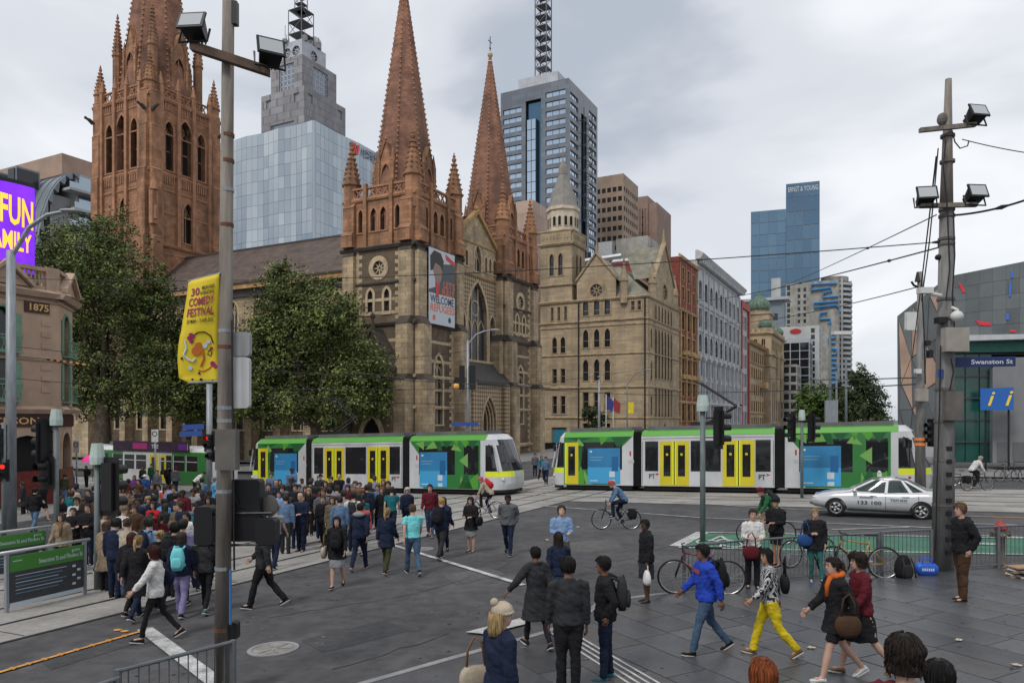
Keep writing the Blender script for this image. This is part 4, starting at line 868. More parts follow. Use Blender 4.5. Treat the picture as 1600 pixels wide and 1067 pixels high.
def mast(parent, c, w, z0, z1, n, name='lattice_mast', tip=0):
 b = MB(); cs = [c + EV*a*w/2 + NV*q*w/2 for a, q in ((-1,-1),(1,-1),(1,1),(-1,1))]; h = (z1 - z0)/n
 for q in cs: b.tube([(q.x, q.y, z0), (q.x, q.y, z1)], 0.22, 5)
 for j in range(n + 1):
  for i in range(4):
   a, d = cs[i], cs[(i + 1) % 4]; z = z0 + h*j
   b.tube([(a.x, a.y, z), (d.x, d.y, z)], 0.18, 4)
   if j < n: b.tube([(a.x, a.y, z), (d.x, d.y, z + h)] if j % 2 else [(d.x, d.y, z), (a.x, a.y, z + h)], 0.14, 4)
  b.prism([V((q.x, q.y, z0 + h*j)) for q in cs], (0, 0, 0.25))
 if tip: b.tube([(c.x, c.y, z1), (c.x, c.y, z1 + tip)], [0.35, 0.12], 6)
 b.build(name, M_STEEL, parent)
cm = EN(Ec + 12, Nc + 13, 0)
mast(STW, cm, 8, 177, 194, 3); mast(STW, cm, 4, 194, 201, 2, tip=22)
b = MB(); b.ball(cm + EV*7 - NV*2 + Z*182, 3.2, 12, 8); b.build('radar_dome', mat('pale_dome', (0.5, 0.5, 0.5), 0.5, var=0.05), STW, smooth=True)
b = MB()
for k in range(8): q = cm + V((math.cos(k*1.3)*8, math.sin(k*1.3)*8, 0)); b.box((q.x - 1, q.y - 1, 177), (q.x + 1, q.y + 1, 178.5 + (k % 3))); b.tube([(q.x, q.y, 177), (q.x, q.y, 182 + k % 4)], 0.15, 4)
b.build('roof_plant', M_STEEL, STW)
M_BAND = mat('blue_grey_granite', (0.16, 0.18, 0.215), 0.3, var=0.08, scale=0.1, brick=(1.8, 1.75, 0.8)); M_BGL = mirror('band_glass', (0.5, 0.6, 0.7), 0.08); M_SLOT = mirror('slot_glass', (0.10, 0.19, 0.27), 0.08)
c_ = px(888.5, 122, 262); Ec = c_.x*EV.x + c_.y*EV.y; Nc = c_.x*NV.x + c_.y*NV.y; ZT = c_.z
BT = thing('office_tower', 'blue grey banded tower with a central glass slot and lattice antenna', 'tower', EN(Ec + 15, Nc + 14)); LW, LS = 27.3, 28.5
fw, fs = west(Ec, Nc + LW), south(Ec, Nc); STN = (M_BGL, M_MULL, 2, 0, 0, 0.12)
rows = [ZT - 8.4 - 3.42*i for i in range(24)]
wo = [('rect', 4.8, z, 7.6, 1.9, STN) for z in rows] + [('rect', 22.2, z + 3.0, 7.8, 1.9, STN) for z in rows]; so = [('rect', 5.2, z + 2.4, 7.4, 1.9, STN) for z in rows] + [('rect', 23.4, z + 2.4, 7.6, 1.9, STN) for z in rows]
wo += [('rect', 13.4, ZT - 90, 6.2, 85, None)]; so += [('rect', 14.6, ZT - 90, 5.6, 82, None)]
g = MB(); wall(fw, 0, LW, 20, ZT, wo, M_BAND, BT, mb=g, depth=0.5, wname='window_band'); wall(fs, 0, LS, 20, ZT, so, M_BAND, BT, mb=g, depth=0.5, wname='window_band'); shell(g, Ec, Ec + LS, Nc, Nc + LW, 20, ZT); g.build('wall', M_BAND, BT, fix=False)
g = MB(); g.fbox(fw, 10.4, 16.4, ZT - 90, ZT - 5, -1.6, -1.4); g.fbox(fs, 11.9, 17.3, ZT - 90, ZT - 8, -1.6, -1.4); g.build('slot_wall', M_SLOT, BT)
def bay(fr, s0, s1, z0, z1, d, nr, nc, m):
 for i in range(nc):
  for j in range(nr):
   w, h = (s1 - s0)/nc, (z1 - z0)/nr; b = MB(); b.fbox(fr, s0 + w*i + .12, s0 + w*(i+1) - .12, z0 + h*j + .12, z0 + h*(j+1) - .12, d - 0.15, d); b.build('glass_pane', m, BT)
 b = MB(); b.fbox(fr, s0, s1, z0, z1, -1.3, d - 0.2); b.build('bay_frame', M_MULL, BT)
bay(fw, 11.0, 14.6, ZT - 50, ZT - 12, 0.4, 10, 2, M_BGL); bay(fw, 8.8, 14.6, ZT - 62, ZT - 50.2, 0.9, 3, 3, M_BGL); bay(fw, 7.0, 14.8, ZT - 88, ZT - 62.2, 1.5, 6, 4, M_BGL); bay(fs, 18.6, 23, ZT - 88, ZT - 58, 1.2, 7, 2, M_BGL)
b = MB()
for j in range(9):
 z0_ = ZT - 48 + 4.6*j
 for s in (11.0, 19.0): b.tube([fs.p(s, z0_, 1.4), fs.p(s, z0_ + 4.6, 1.4)], 0.2, 4)
 b.tube([fs.p(11, z0_, 1.4), fs.p(19, z0_ + 4.6, 1.4)], 0.13, 4); b.tube([fs.p(11, z0_, 1.4), fs.p(19, z0_, 1.4)], 0.18, 4); b.tube([fs.p(19, z0_, 1.4), fs.p(19, z0_, -1.4)], 0.15, 4); b.tube([fs.p(11, z0_, 1.4), fs.p(11, z0_, -1.4)], 0.15, 4)
b.build('slot_truss', M_MULL, BT)
b = MB(); enbox(b, Ec + 4, Ec + 20, Nc + 6, Nc + 22, ZT, ZT + 5.5); enbox(b, Ec + 8, Ec + 16, Nc + 8, Nc + 18, ZT + 5.5, ZT + 7.5); b.build('plant_room', M_GRANP, BT)
mast(BT, EN(Ec + 11, Nc + 15.0, 0), 4.6, ZT + 7, ZT + 38, 8, tip=30)
M_BRN = mat('brown_precast', (0.34, 0.25, 0.185), 0.7, var=0.1, scale=0.2); M_BRN2 = mat('brown_ribbed', (0.26, 0.175, 0.14), 0.7, var=0.1, scale=0.2); STBR = (mirror('brown_glass', (0.13, 0.12, 0.12)), M_BRN, 0, 0, 0, 0)
def at_block(name, label, cat, u, v, Y, LS, LN, z0, m, wops=None, sops=None, back=0, **k):
 c = px(u, v, Y); E_ = c.x*EV.x + c.y*EV.y; N_ = c.x*NV.x + c.y*NV.y
 return block(name, label, cat, E_, E_ + LS, N_, N_ + LN, z0, c.z, m, wops or [], sops or [], **k) + (c.z,)
z_ = px(0, 268, 310).z
t, fw, fs, zt = at_block('office_tower', 'brown office slab with a grid of small dark windows', 'tower', 974, 271, 310, 20, 15, 30, M_BRN, [('rect', 1.5 + 2.4*i, z_ - 8 - 4.1*j, 1.7, 2.0, STBR) for i in range(6) for j in range(14)], [('rect', 1.6 + 2.8*i, z_ - 8 - 4.1*j, 1.7, 2.0, STBR) for i in range(7) for j in range(14)])
b = MB(); b.fbox(fw, 0.2, 3.2, zt - 4.2, zt - 1.0, 0, 0.3); b.build('sign_panel', plain('sign_blue', (0.03, 0.2, 0.5), 0.5), t)
z_ = px(0, 305, 340).z
t, fw, fs, zt = at_block('office_tower', 'darker brown ribbed office slab stepping down at its end', 'tower', 1012, 306, 340, 14, 14, 30, M_BRN2, [('rect', 1.2 + 1.3*i, z_ - 62, 0.8, 56, (STBR[0], M_BRN2, 0, 14, 0, 0.6)) for i in range(10)], [('rect', 1.2 + 1.3*i, z_ - 62, 0.8, 56, (STBR[0], M_BRN2, 0, 14, 0, 0.6)) for i in range(9)])
b = MB(); c_ = px(1013, 318, 341); E_ = c_.x*EV.x + c_.y*EV.y; N_ = c_.x*NV.x + c_.y*NV.y; enbox(b, E_, E_ + 24, N_ - 4, N_ + 10, 30, c_.z); b.build('end_bay', M_BRN2, t)
M_PINK = mat('pinkish_render', (0.45, 0.34, 0.28), 0.8, var=0.1, scale=0.2, brick=(2.5, 3.2, 0.85)); M_CONCW = mat('weathered_concrete', (0.32, 0.31, 0.28), 0.85, var=0.18, scale=0.3, stain=0.5)
at_block('rendered_block', 'plain pinkish rendered block squeezed behind the second spire', 'building', 832, 312, 170, 10, 16, -2, M_PINK)
t, fw, fs, zt = at_block('plant_house', 'weathered concrete lift house behind the grey slate roof', 'building', 1012, 368, 190, 14, 8.5, 20, M_CONCW, [], [('rect', 4, px(0, 400, 190).z, 3, 3, None)])
b = MB(); b.fbox(fw, -4, -0.2, zt - 7, zt - 1, 0.5, 2.5); b.tube([fw.p(-12, zt - 6.2, 4), fw.p(3, zt - 5.6, 4)], 0.9, 8); b.tube([fw.p(-16, zt - 9, 3), fw.p(-14, zt - 4.5, 3)], 1.1, 8); b.build('duct', mat('galvanised_duct', (0.4, 0.41, 0.42), 0.4, metal=0.6), t)
t, fw, fs, zt = at_block('sheet_clad_building', 'long low grey sheet clad roof block behind the gothic offices', 'building', 1057, 402, 182, 6, 26, 10, mat('blue_grey_sheet', (0.33, 0.36, 0.38), 0.6, var=0.08, scale=0.2, stain=0.2))
M_EYG = mat('blue_curtain_wall', (0.16, 0.265, 0.36), 0.1, var=0.1, scale=0.02, metal=0.8, brick=(0.9, 1.4, 0.85)); M_EYP = [mat('blue_curtain_%s' % w, c, 0.12, var=0.06, scale=0.02, metal=0.8) for w, c in (('dark', (0.125, 0.205, 0.285)), ('mid', (0.14, 0.225, 0.305)), ('light', (0.155, 0.245, 0.325)))]
EY = thing('glass_tower', 'tall blue glass tower with rooftop lettering', 'tower', px(1228, 655, 420)); Y_ = 420.0; k_ = Y_/F
cA, cB, cC = px(1173, 0, Y_), px(1228, 0, Y_ - 6), px(1281, 0, Y_ - 12)
f1, f2 = Fr(V((cA.x, cA.y, 0)), V((cB.x - cA.x, cB.y - cA.y, 0))), Fr(V((cB.x, cB.y, 0)), V((cC.x - cB.x, cC.y - cB.y, 0)))
z1_, z2_ = px(0, 331, Y_).z, px(0, 293, Y_).z; l1, l2 = (V((cB.x - cA.x, cB.y - cA.y)).length), (V((cC.x - cB.x, cC.y - cB.y)).length)
g = MB(); g.fbox(f1, 0.1, l1, -2, z1_, -30, -0.4); g.fbox(f2, 0.1, l2 - 0.1, -2, z2_, -30, -0.4); g.build('core', mat('pale_side_cladding', (0.45, 0.47, 0.5), 0.5, var=0.05), EY)
r_ = random.Random(2)
for fr, L, zt in ((f1, l1, z1_), (f2, l2, z2_)):
 n = 12
 for j in range(n):
  for i in range(4):
   h = (zt - 40)/n; b = MB(); b.fbox(fr, L*i/4 + .08, L*(i+1)/4 - .08, 40 + h*j + .15, 40 + h*(j+1) - .15, -0.3, 0); b.build('glass_panel', M_EYP[r_.choice((0, 1, 1, 2))], EY)
text(EY, 'ERNST & YOUNG', f2, 1.0, z2_ - 4.8, 0.2, 2.8, plain('tower_lettering', (0.6, 0.62, 0.65), 0.5), width=l2 - 2)
# -- towers and offices at the end of the street
M_WHT = mat('white_apartment', (0.46, 0.47, 0.47), 0.7, var=0.08, scale=0.2, stain=0.15); STH = (M_GLASS, M_WHT, 0, 0, 0, 0.1)
t, fw, fs, zt = at_block('apartment_block', 'pale concrete apartment block with sparse windows under blue pipe mural', 'building', 1310, 437, 400, 10, 27, 0, M_CONCW, [('rect', s, px(0, 452 + 10*j, 400).z, 1.6, 2.2, STH) for s in (7, 10) for j in range(14)] + [('rect', 1.6, px(0, 448 + 9*j, 400).z, 1.8, 2.4, STH) for j in range(16)])
pp = [(1308, 443), (1268, 445), (1267, 454), (1298, 450), (1300, 455), (1287, 458), (1286, 465), (1310, 463)], [(1310, 471), (1272, 474), (1272, 481), (1306, 477), (1312, 482), (1311, 489)], [(1292, 488), (1282, 490), (1281, 499), (1297, 498), (1298, 505), (1293, 505)]
M_NEON = plain('blue_pipe_paint', (0.03, 0.22, 0.5), 0.5)
mu = thing('pipe_mural', 'winding blue pipe artwork climbing the pale apartment block wall', 'artwork', fw.p(13, 0, 0.5))
b = MB()
def fwp(u, v):
 r = V(((u - 800)/F, 1, 0)); n_ = fw.n; q = fw.o - V((0, 0, 0)); Yw = q.dot(n_)/r.dot(n_); p = px(u, v, Yw); return p + n_*0.8
for seg in pp: b.tube([fwp(u, v) for u, v in seg], 0.5, 6)
for (u0, v0) in ((1300, 520), (1302, 545), (1302, 568), (1304, 590)): b.tube([fwp(u0 - 5, v0), fwp(u0 + 5, v0 + 1), fwp(u0 + 5, v0 + 8), fwp(u0 - 5, v0 + 9), fwp(u0 - 5, v0 + 16), fwp(u0 + 5, v0 + 16)], 0.62, 6)
b.build('pipe', M_NEON, mu)
CT = thing('apartment_tower', 'round white apartment tower ringed with balconies', 'tower', px(1304, 655, 430)); c = px(1304, 0, 430); c.z = 0; zt = px(0, 443, 430).z; r0 = 9.5
g = MB(); ring = lambda rr, z, n=20: [V((c.x + rr*math.cos(2*math.pi*i/n), c.y + rr*math.sin(2*math.pi*i/n), z)) for i in range(n)]
g.loft([ring(r0 - 1.2, 0), ring(r0 - 1.2, zt)]); g.build('core', plain('balcony_recess', (0.08, 0.08, 0.085), 0.7), CT)
b = MB(); b.loft([ring(r0, 0), ring(r0, 1.4), ring(r0 - 1.3, 1.4)], cap=False); b.poly(ring(r0, 0)); me = b.mesh('balcony', M_WHT)
z = 4.0
while z < zt: place(me, 'balcony', CT, Matrix.Translation((0, 0, z))); z += 3.05
g = MB(); g.loft([ring(r0 - 2, zt), ring(r0 - 2, zt + 3)]); g.build('roof_house', M_CONCW, CT)
g = MB()
for i in range(0, 20, 5): q = ring(r0 - 0.2, 0)[i]; g.box((q.x - 0.5, q.y - 0.5, 0), (q.x + 0.5, q.y + 0.5, zt + 1.4))
g.build('fin', M_WHT, CT)
t, fw, fs, zt = at_block('white_block', 'white slim block with a red oval sign above dark glass offices', 'building', 1280, 508, 300, 10, 16, 0, M_WHT, [('rect', 13.6, px(0, 520 + 10*j, 300).z, 1.6, 2.0, STH) for j in range(10)], [('rect', 2 + 2.5*i, px(0, 520 + 10*j, 300).z, 1.6, 2.0, STH) for i in range(3) for j in range(10)])
b = MB(); b.prism([fw.p(7 + 2.2*math.cos(a), zt - 2 + 1.0*math.sin(a), 0.05) for a in (2*math.pi*i/16 for i in range(16))], fw.n*0.3); b.build('oval_sign', plain('oval_sign_red', (0.4, 0.02, 0.02), 0.5), t)
STK = (mirror('black_glass', (0.05, 0.06, 0.075)), M_MULL, 0, 0, 0, 0.15)
t, fw, fs, zt = at_block('dark_glass_office', 'low dark glass office block with pale fascia at the street end', 'building', 1265, 528, 285, 12, 10.5, 0, M_PALE, [('rect', 1.75 + 3.45*i, px(0, 547 + 13*j, 285).z, 3.2, 3.0, STK) for i in range(3) for j in range(7)], [('rect', 2 + 3.9*i, px(0, 547 + 13*j, 285).z, 3.6, 3.0, STK) for i in range(3) for j in range(7)])
t, fw, fs, zt = at_block('louvred_office', 'small grey office block with glazed balconies below dark glass', 'building', 1245, 569, 270, 14, 7.2, 0, M_CONCW, [('rect', 1.2 + 2.4*i, px(0, 583 + 14*j, 270).z, 2.0, 2.4, STH) for i in range(3) for j in range(6)], [('rect', 2 + 3*i, px(0, 583 + 14*j, 270).z, 2.2, 2.4, STH) for i in range(4) for j in range(6)])
t, fw, fs, zt = at_block('roofed_office', 'grey glazed office with a flat overhanging roof behind copper dome', 'building', 1222, 468, 330, 8, 21, 0, mat('blue_grey_office', (0.2, 0.24, 0.28), 0.5, var=0.08), [('rect', 1.4 + 2.4*i, zz, 2.0, 3.0, STK) for i in range(8) for zz in (30, 36, 42, 48)])
b = MB(); b.fbox(fw, -3, 24, zt - 0.2, zt + 1.0, -9, 2); b.build('roof', M_GRANP, t)
at_block('white_fin', 'thin white service tower standing before the blue glass', 'tower', 1219, 434, 350, 3, 4, 0, M_WHT)
# -- corner hotel
M_HOT = mat('hotel_render', (0.44, 0.30, 0.215), 0.8, var=0.1, scale=0.8, stain=0.2); M_HOTT = mat('hotel_moulding', (0.41, 0.29, 0.21), 0.8, var=0.12, scale=1.5); M_SHUT = mat('green_shutter', (0.15, 0.27, 0.185), 0.6, var=0.12, scale=3); M_MAR = plain('maroon_fascia', (0.055, 0.012, 0.012), 0.5); M_GOLD = plain('gold_lettering', (0.62, 0.42, 0.14), 0.5); M_TIL = mat('oxblood_tile', (0.14, 0.022, 0.018), 0.35, var=0.2, scale=4, brick=(0.4, 0.2, 0.7))
HO = thing('corner_hotel', 'buff corner hotel with green shutters and gold lettering on maroon', 'hotel', EN(20, 45))
SE_, SN_ = 24.76, 41.0; hs = Fr(EN(SE_ - 30, SN_, 0), EV); cd = (EV + NV).normalized(); hc = Fr(EN(SE_, SN_, 0), cd); LC = 2.79; g = MB()
STY = (M_GLASS, M_SHUT, 1, 1, 0.14, 0.09); base = -1.2
ops = []
for s in (28.0, 24.4, 20.8): ops += [('arch', s - 0.95, 7.4, 1.25, 2.2, STY), ('rect', s - 0.95, 4.8, 1.25, 2.1, STY), ('arch', s + 0.3, base + 0.2, 2.3, 3.9, (M_DARK, M_HOTT, 0, 0, 0.25, 0.1))]
wall(hs, 0, 30, base, 10.6, ops, M_HOT, HO, mb=g, depth=0.35)
wall(hc, 0, LC, base, 10.6, [('arch', LC/2, 7.3, 1.1, 2.3, STY), ('rect', LC/2, 4.75, 1.1, 2.2, STY), ('arch', LC/2, base + 0.2, 1.7, 4.0, (M_DARK, M_HOTT, 0, 0, 0.25, 0.1))], M_HOT, HO, mb=g, depth=0.35)
p2 = hc.p(LC, 0); g.poly([V((p2.x, p2.y, base)), V((p2.x, p2.y, base)) + NV*20, V((p2.x, p2.y, 10.6)) + NV*20, V((p2.x, p2.y, 10.6))])
g.poly([hs.p(0, 10.6), hs.p(30, 10.6), hc.p(LC, 10.6), hc.p(LC, 10.6) + NV*20, hs.p(0, 10.6, -22)]); g.build('wall', M_HOT, HO, fix=False)
tb = MB(); FS = [(hs, 0, 30), (hc, 0, LC)]
for z, h, o in ((10.75, 0.45, 0.45), (4.45, 0.4, 0.4), (7.1, 0.2, 0.12), (10.2, 0.15, 0.12)): string(tb, FS, z, h, o)
for fr, a, b in FS:
 tb.fbox(fr, a, b, 11.75, 11.95, -0.3, 0.1); tb.fbox(fr, a, b, 10.75, 10.95, -0.3, 0.05)
 n = int((b - a)/0.22)
 for i in range(n):
  if a + (b - a)*(i + .5)/n < 26.5 and fr is hs: continue
  q = fr.p(a + (b - a)*(i + .5)/n, 0, -0.1); tb.tube([q + Z*10.95, q + Z*11.2, q + Z*11.5, q + Z*11.75], [0.05, 0.085, 0.05, 0.06], 6)
for s in (26.2, 29.6): tb.fbox(hs, s - 0.35, s + 0.35, 10.75, 12.0, -0.32, 0.14)
for fr, c, w in ((hs, 27.2, 2.2), (hc, LC/2, 2.5)):
 for d in (-0.1,): tb.prism([fr.p(c - w/2, 10.8, 0.2), fr.p(c + w/2, 10.8, 0.2), fr.p(c, 11.75, 0.2)], -fr.n*0.4)
 for sg in (-1, 1): tb.add([fr.p(c + sg*w*k, z, d) for d in (0.0, 0.45) for k, z in ((0.58, 10.75), (0.0, 11.85), (0.0, 12.08), (0.58, 10.98))], BOXF)
for s in (29.3, 25.6):
 for z in (5.2, 5.8, 6.4, 7.6, 8.2, 8.8, 9.4): tb.fbox(hs, s - 0.25, s + 0.25, z, z + 0.28, 0, 0.04)
tb.build('moulding', M_HOTT, HO)
b = MB(); b.fbox(hs, 20, 30, 3.35, 4.02, 0.02, 0.08); b.fbox(hc, 0, LC, 3.35, 4.02, 0.02, 0.08); b.build('fascia', M_MAR, HO)
text(HO, 'YOUNG & JACKSON', hs, 22.6, 3.5, 0.09, 0.36, M_GOLD, width=6.3, bold=0.02)
b = MB(); b.fbox(hs, 28.15, 29.45, 9.45, 10.08, 0.02, 0.07); b.build('date_plaque', M_MAR, HO); text(HO, '1875', hs, 28.3, 9.58, 0.08, 0.36, M_GOLD, width=1.0, bold=0.03)
b = MB(); b.fbox(hs, 0, 30, base, 1.0, 0.01, 0.06); b.fbox(hc, 0, LC, base, 1.0, 0.012, 0.06); b.build('tile_dado', M_TIL, HO)
for fr, c in ((hs, 27.05), (hc, LC/2)):
 for z in (4.75, 7.3):
  b = MB(); b.fbox(fr, c - 0.85, c + 0.85, z + 0.78, z + 0.84, 0.35, 0.42); b.fbox(fr, c - 0.85, c + 0.85, z - 0.1, z - 0.02, 0, 0.42)
  for i in range(9): s = c - 0.82 + 1.64*i/8; b.tube([fr.p(s, z - 0.05, 0.39), fr.p(s + (0.1 if i % 2 else -0.1), z + 0.4, 0.39), fr.p(s, z + 0.8, 0.39)], 0.018, 4)
  b.build('balcony_rail', M_SHUT, HO)
  for sg in (-1, 1): b = MB(); b.fbox(fr, c + sg*0.78 - 0.16, c + sg*0.78 + 0.16, z + 0.1, z + 2.0, 0.02, 0.08); b.build('shutter', M_SHUT, HO)
for s in (24.7, 28.7):
 b = MB(); q = hs.p(s, 2.6, 0.3); b.tube([hs.p(s, 2.6, 0), q], 0.03, 5); b.ball(q - Z*0.15, 0.13, 8, 6); b.build('wall_lamp', M_SHUT, HO)
M_LED = mat('screen_purple', (0.16, 0.015, 0.62), 0.4, var=0.25, scale=0.5, emit=0.95); M_LEDY = plain('screen_yellow', (1.0, 0.5, 0.03), 0.4, emit=1.0); M_BLK = plain('black_steel', (0.012, 0.012, 0.014), 0.5)
LB = thing('billboard_screen', 'curved purple lit screen advertising family fun on the hotel roof', 'billboard', V((-31.5, 44.2, 10.8)))
LC0 = V((-33.45, 47.0, 0)); LR = 4.3; a0 = math.atan2(-LC0.y, -LC0.x)
def arc(x, y, z): a = a0 + x/LR + 0.25; return V((LC0.x + (LR + z)*math.cos(a), LC0.y + (LR + z)*math.sin(a), y))
def arcpanel(x0, x1, y0, y1, d, th, m, nm):
 b = MB(); n = 20
 for i in range(n): b.add([arc(x0 + (x1 - x0)*(i + p)/n, y, d + q) for y in (y0, y1) for p, q in ((0, 0), (1, 0), (1, th), (0, th))], BOXF)
 return b.build(nm, m, LB)
arcpanel(-6.0, 1.5, 12.6, 17.9, 0.0, 0.12, M_LED, 'screen'); arcpanel(-6.2, 1.7, 12.4, 18.2, -0.5, 0.4, M_BLK, 'housing'); arcpanel(-5.8, 1.3, 10.7, 12.45, -0.6, 0.4, M_BLK, 'base_drum')
I4 = Fr(V((0, 0, 0)), V((1, 0, 0)))
text(LB, 'FUN', I4, 0, 0, 0, 1.7, M_LEDY, width=1.75, bold=0.03, bend=lambda x, y, z: arc(-0.42 + x, 15.55 + y - 0.12*x, 0.14 + z))
text(LB, 'FAMILY', I4, 0, 0, 0, 1.1, M_LEDY, width=2.35, bold=0.03, bend=lambda x, y, z: arc(-1.1 + x, 14.0 + y - 0.05*x, 0.14 + z))
M_ZINC = mat('zinc_sheet', (0.21, 0.24, 0.27), 0.45, var=0.1, scale=0.3, metal=0.15); M_TANB = mat('tan_render', (0.36, 0.25, 0.19), 0.8, var=0.1, scale=0.3); M_BGLS = mirror('balcony_glass', (0.3, 0.37, 0.42), 0.1)
AP = thing('apartment_block', 'apartments with a curved zinc roof and glass balconies behind the hotel', 'building', EN(94, 160)); N0 = 150.0
zz = lambda v: px(0, v, 149).z; fs, fw = south(88, N0), west(88, N0 + 30); g = MB()
enbox(g, 94, 104, N0, N0 + 30, -2, zz(262)); enbox(g, 90, 104, N0 + 2, N0 + 30, -2, zz(300)); g.build('body', mat('pale_render', (0.42, 0.43, 0.44), 0.7, var=0.08, scale=0.3), AP)
g = MB(); enbox(g, 93, 110, N0 + 3, N0 + 26, zz(262), zz(228)); g.build('rooftop_storey', M_TANB, AP)
rb = MB(); prof = [(94.5 - 9.0*math.sin(rad(a)), zz(262) - 24*(1 - math.cos(rad(a)))) for a in range(0, 91, 9)]
for (e0, z0), (e1, z1) in zip(prof, prof[1:]): rb.add([EN(e0, N0 - 0.5, z0), EN(e1, N0 - 0.5, z1), EN(e1, N0 + 30, z1), EN(e0, N0 + 30, z0), EN(e0, N0 - 0.5, z0 - 1.2), EN(e1 + 1, N0 - 0.5, z1 - .5), EN(e1 + 1, N0 + 30, z1 - .5), EN(e0, N0 + 30, z0 - 1.2)], BOXF)
rb.build('curved_roof', M_ZINC, AP)
sb = MB()
for k in range(12): sb.tube([EN(e, N0 + 0.3 + 2.6*k, z + 0.1) for e, z in prof], 0.14, 4)
sb.build('roof_seam', M_ZINC, AP)
for k in range(3):
 for n_, zc in ((8 + 7*k, zz(296)), (8 + 7*k, zz(330))):
  b = MB(); enbox(b, 85.4, 90, N0 + n_ - 2.6, N0 + n_ + 0.4, zc, zc + 4.2); b.build('dormer', M_ZINC, AP)
  b = MB(); enbox(b, 85.2, 85.35, N0 + n_ - 2.2, N0 + n_, zc + .5, zc + 3.8); enbox(b, 85.6, 89.6, N0 + n_ - 2.75, N0 + n_ - 2.65, zc + .5, zc + 3.8); b.build('dormer_window', M_GLASS, AP)
for j in range(5):
 z0 = zz(292 + 30*j)
 b = MB(); b.fbox(fs, 6.6, 16, z0, z0 + 3.4, 0.0, 0.2); b.build('glazing', M_BGLS, AP)
 b = MB(); b.fbox(fs, 3.2 + (j % 2), 16, z0 - 0.5, z0, 0, 2.6); b.build('balcony_slab', MATS['pale_render'], AP)
 b = MB(); b.fbox(fs, 3.2 + (j % 2), 10, z0, z0 + 1.2, 2.45, 2.55); b.build('balcony_screen', M_BGLS, AP)
# -- angular gallery on the square
def wp(u, v, E, out=0.0):
 r = (u - 800)/F; Y = E/(r*0.4604 + 0.8877); return px(u, v, Y) - EV*out
M_ZN = mat('dark_zinc_cladding', (0.115, 0.13, 0.135), 0.5, var=0.12, scale=0.4, metal=0.25, stain=0.25); M_ZN2 = mat('mid_zinc_cladding', (0.14, 0.155, 0.16), 0.5, var=0.12, scale=0.4, metal=0.25); M_ZN3 = mat('pale_zinc_cladding', (0.165, 0.175, 0.18), 0.5, var=0.1, scale=0.5, metal=0.25)
M_PST = mat('pink_sandstone_panel', (0.42, 0.29, 0.22), 0.8, var=0.12, scale=0.6); M_GGL = mat('green_atrium_glass', (0.012, 0.075, 0.06), 0.12, var=0.35, scale=0.3, spec=0.6); M_CPAN = mat('grey_concrete_panel', (0.20, 0.205, 0.21), 0.8, var=0.1, scale=0.6, stain=0.25)
FQ = thing('gallery_building', 'angular zinc and stone gallery with green glass entrance on the square', 'building', EN(62, -4))
GE = 58.0
def slabp(name, m, pts, E, th=0.5, out=0.0): return MB().prism([wp(u, v, E, out) for u, v in pts], EV*th).build(name, m, FQ)
slabp('upper_wall', M_ZN, [(1486, 431), (1720, 385), (1720, 528), (1486, 533)], GE, 9.0)
slabp('tail_wall', M_ZN, [(1402, 494), (1427, 474), (1487, 428), (1487, 692), (1403, 690)], GE + 3.5, 5.0)
def ylerp(u, pts):
 for (a, b), (c, d) in zip(pts, pts[1:]):
  if a <= u <= c: return b + (d - b)*(u - a)/(c - a)
r_ = random.Random(8)
for i in range(11):
 u0 = 1488 + 21*i
 for j in range(5):
  tl, bl = lambda u: ylerp(u, [(1480, 432.5), (1730, 384)]), lambda u: 531 - (u - 1486)*0.02
  f0, f1 = j/5, (j + 1)/5; sh = 6*((i % 2) - .5)
  q = [(u0 + .15, tl(u0)*(1 - f1) + bl(u0)*f1 - .2), (u0 + 20.85, tl(u0 + 21)*(1 - f1) + bl(u0 + 21)*f1 - .2), (u0 + 20.85, tl(u0 + 21)*(1 - f0) + bl(u0 + 21)*f0 + .2), (u0 + .15, tl(u0)*(1 - f0) + bl(u0)*f0 + .2)]
  MB().prism([wp(u, v, GE, 0.03) for u, v in q], EV*-0.03).build('zinc_sheet', r_.choice((M_ZN, M_ZN, M_ZN2, M_ZN2, M_ZN3)), FQ)
tri = [((1404, 500), (1426, 478), (1424, 560), 0), ((1404, 500), (1424, 560), (1408, 600), 1), ((1426, 478), (1452, 462), (1448, 540), 2), ((1426, 478), (1448, 540), (1424, 560), 1), ((1408, 600), (1424, 560), (1426, 640), 3), ((1424, 560), (1448, 540), (1444, 610), 0), ((1424, 560), (1444, 610), (1426, 640), 2),
  ((1452, 462), (1484, 436), (1478, 520), 1), ((1452, 462), (1478, 520), (1448, 540), 0), ((1448, 540), (1478, 520), (1474, 590), 2), ((1448, 540), (1474, 590), (1444, 610), 1), ((1405, 640), (1408, 600), (1426, 640), 0), ((1405, 640), (1426, 640), (1420, 688), 2), ((1426, 640), (1444, 610), (1446, 688), 1), ((1444, 610), (1474, 590), (1470, 688), 0)]
def shr(p, c): return (c[0] + (p[0] - c[0])*0.95, c[1] + (p[1] - c[1])*0.97)
for a, b, c, k in tri:
 ce = ((a[0] + b[0] + c[0])/3, (a[1] + b[1] + c[1])/3); dd = 0.08 + 0.05*k
 MB().prism([wp(*shr(p, ce), GE + 3.5, dd) for p in (a, b, c)], EV*dd*0.96).build('facade_triangle', (M_ZN2, M_PST, M_ZN, M_PST)[k], FQ)
slabp('fascia', mat('aluminium_fascia', (0.5, 0.51, 0.52), 0.4, var=0.06, metal=0.4), [(1484, 526), (1720, 522), (1720, 528), (1484, 535)], GE, 1.0, 0.9)
slabp('soffit_band', mat('green_soffit', (0.05, 0.2, 0.15), 0.5, var=0.1), [(1490, 536), (1640, 532), (1640, 549), (1490, 551)], GE + 0.6, 0.3)
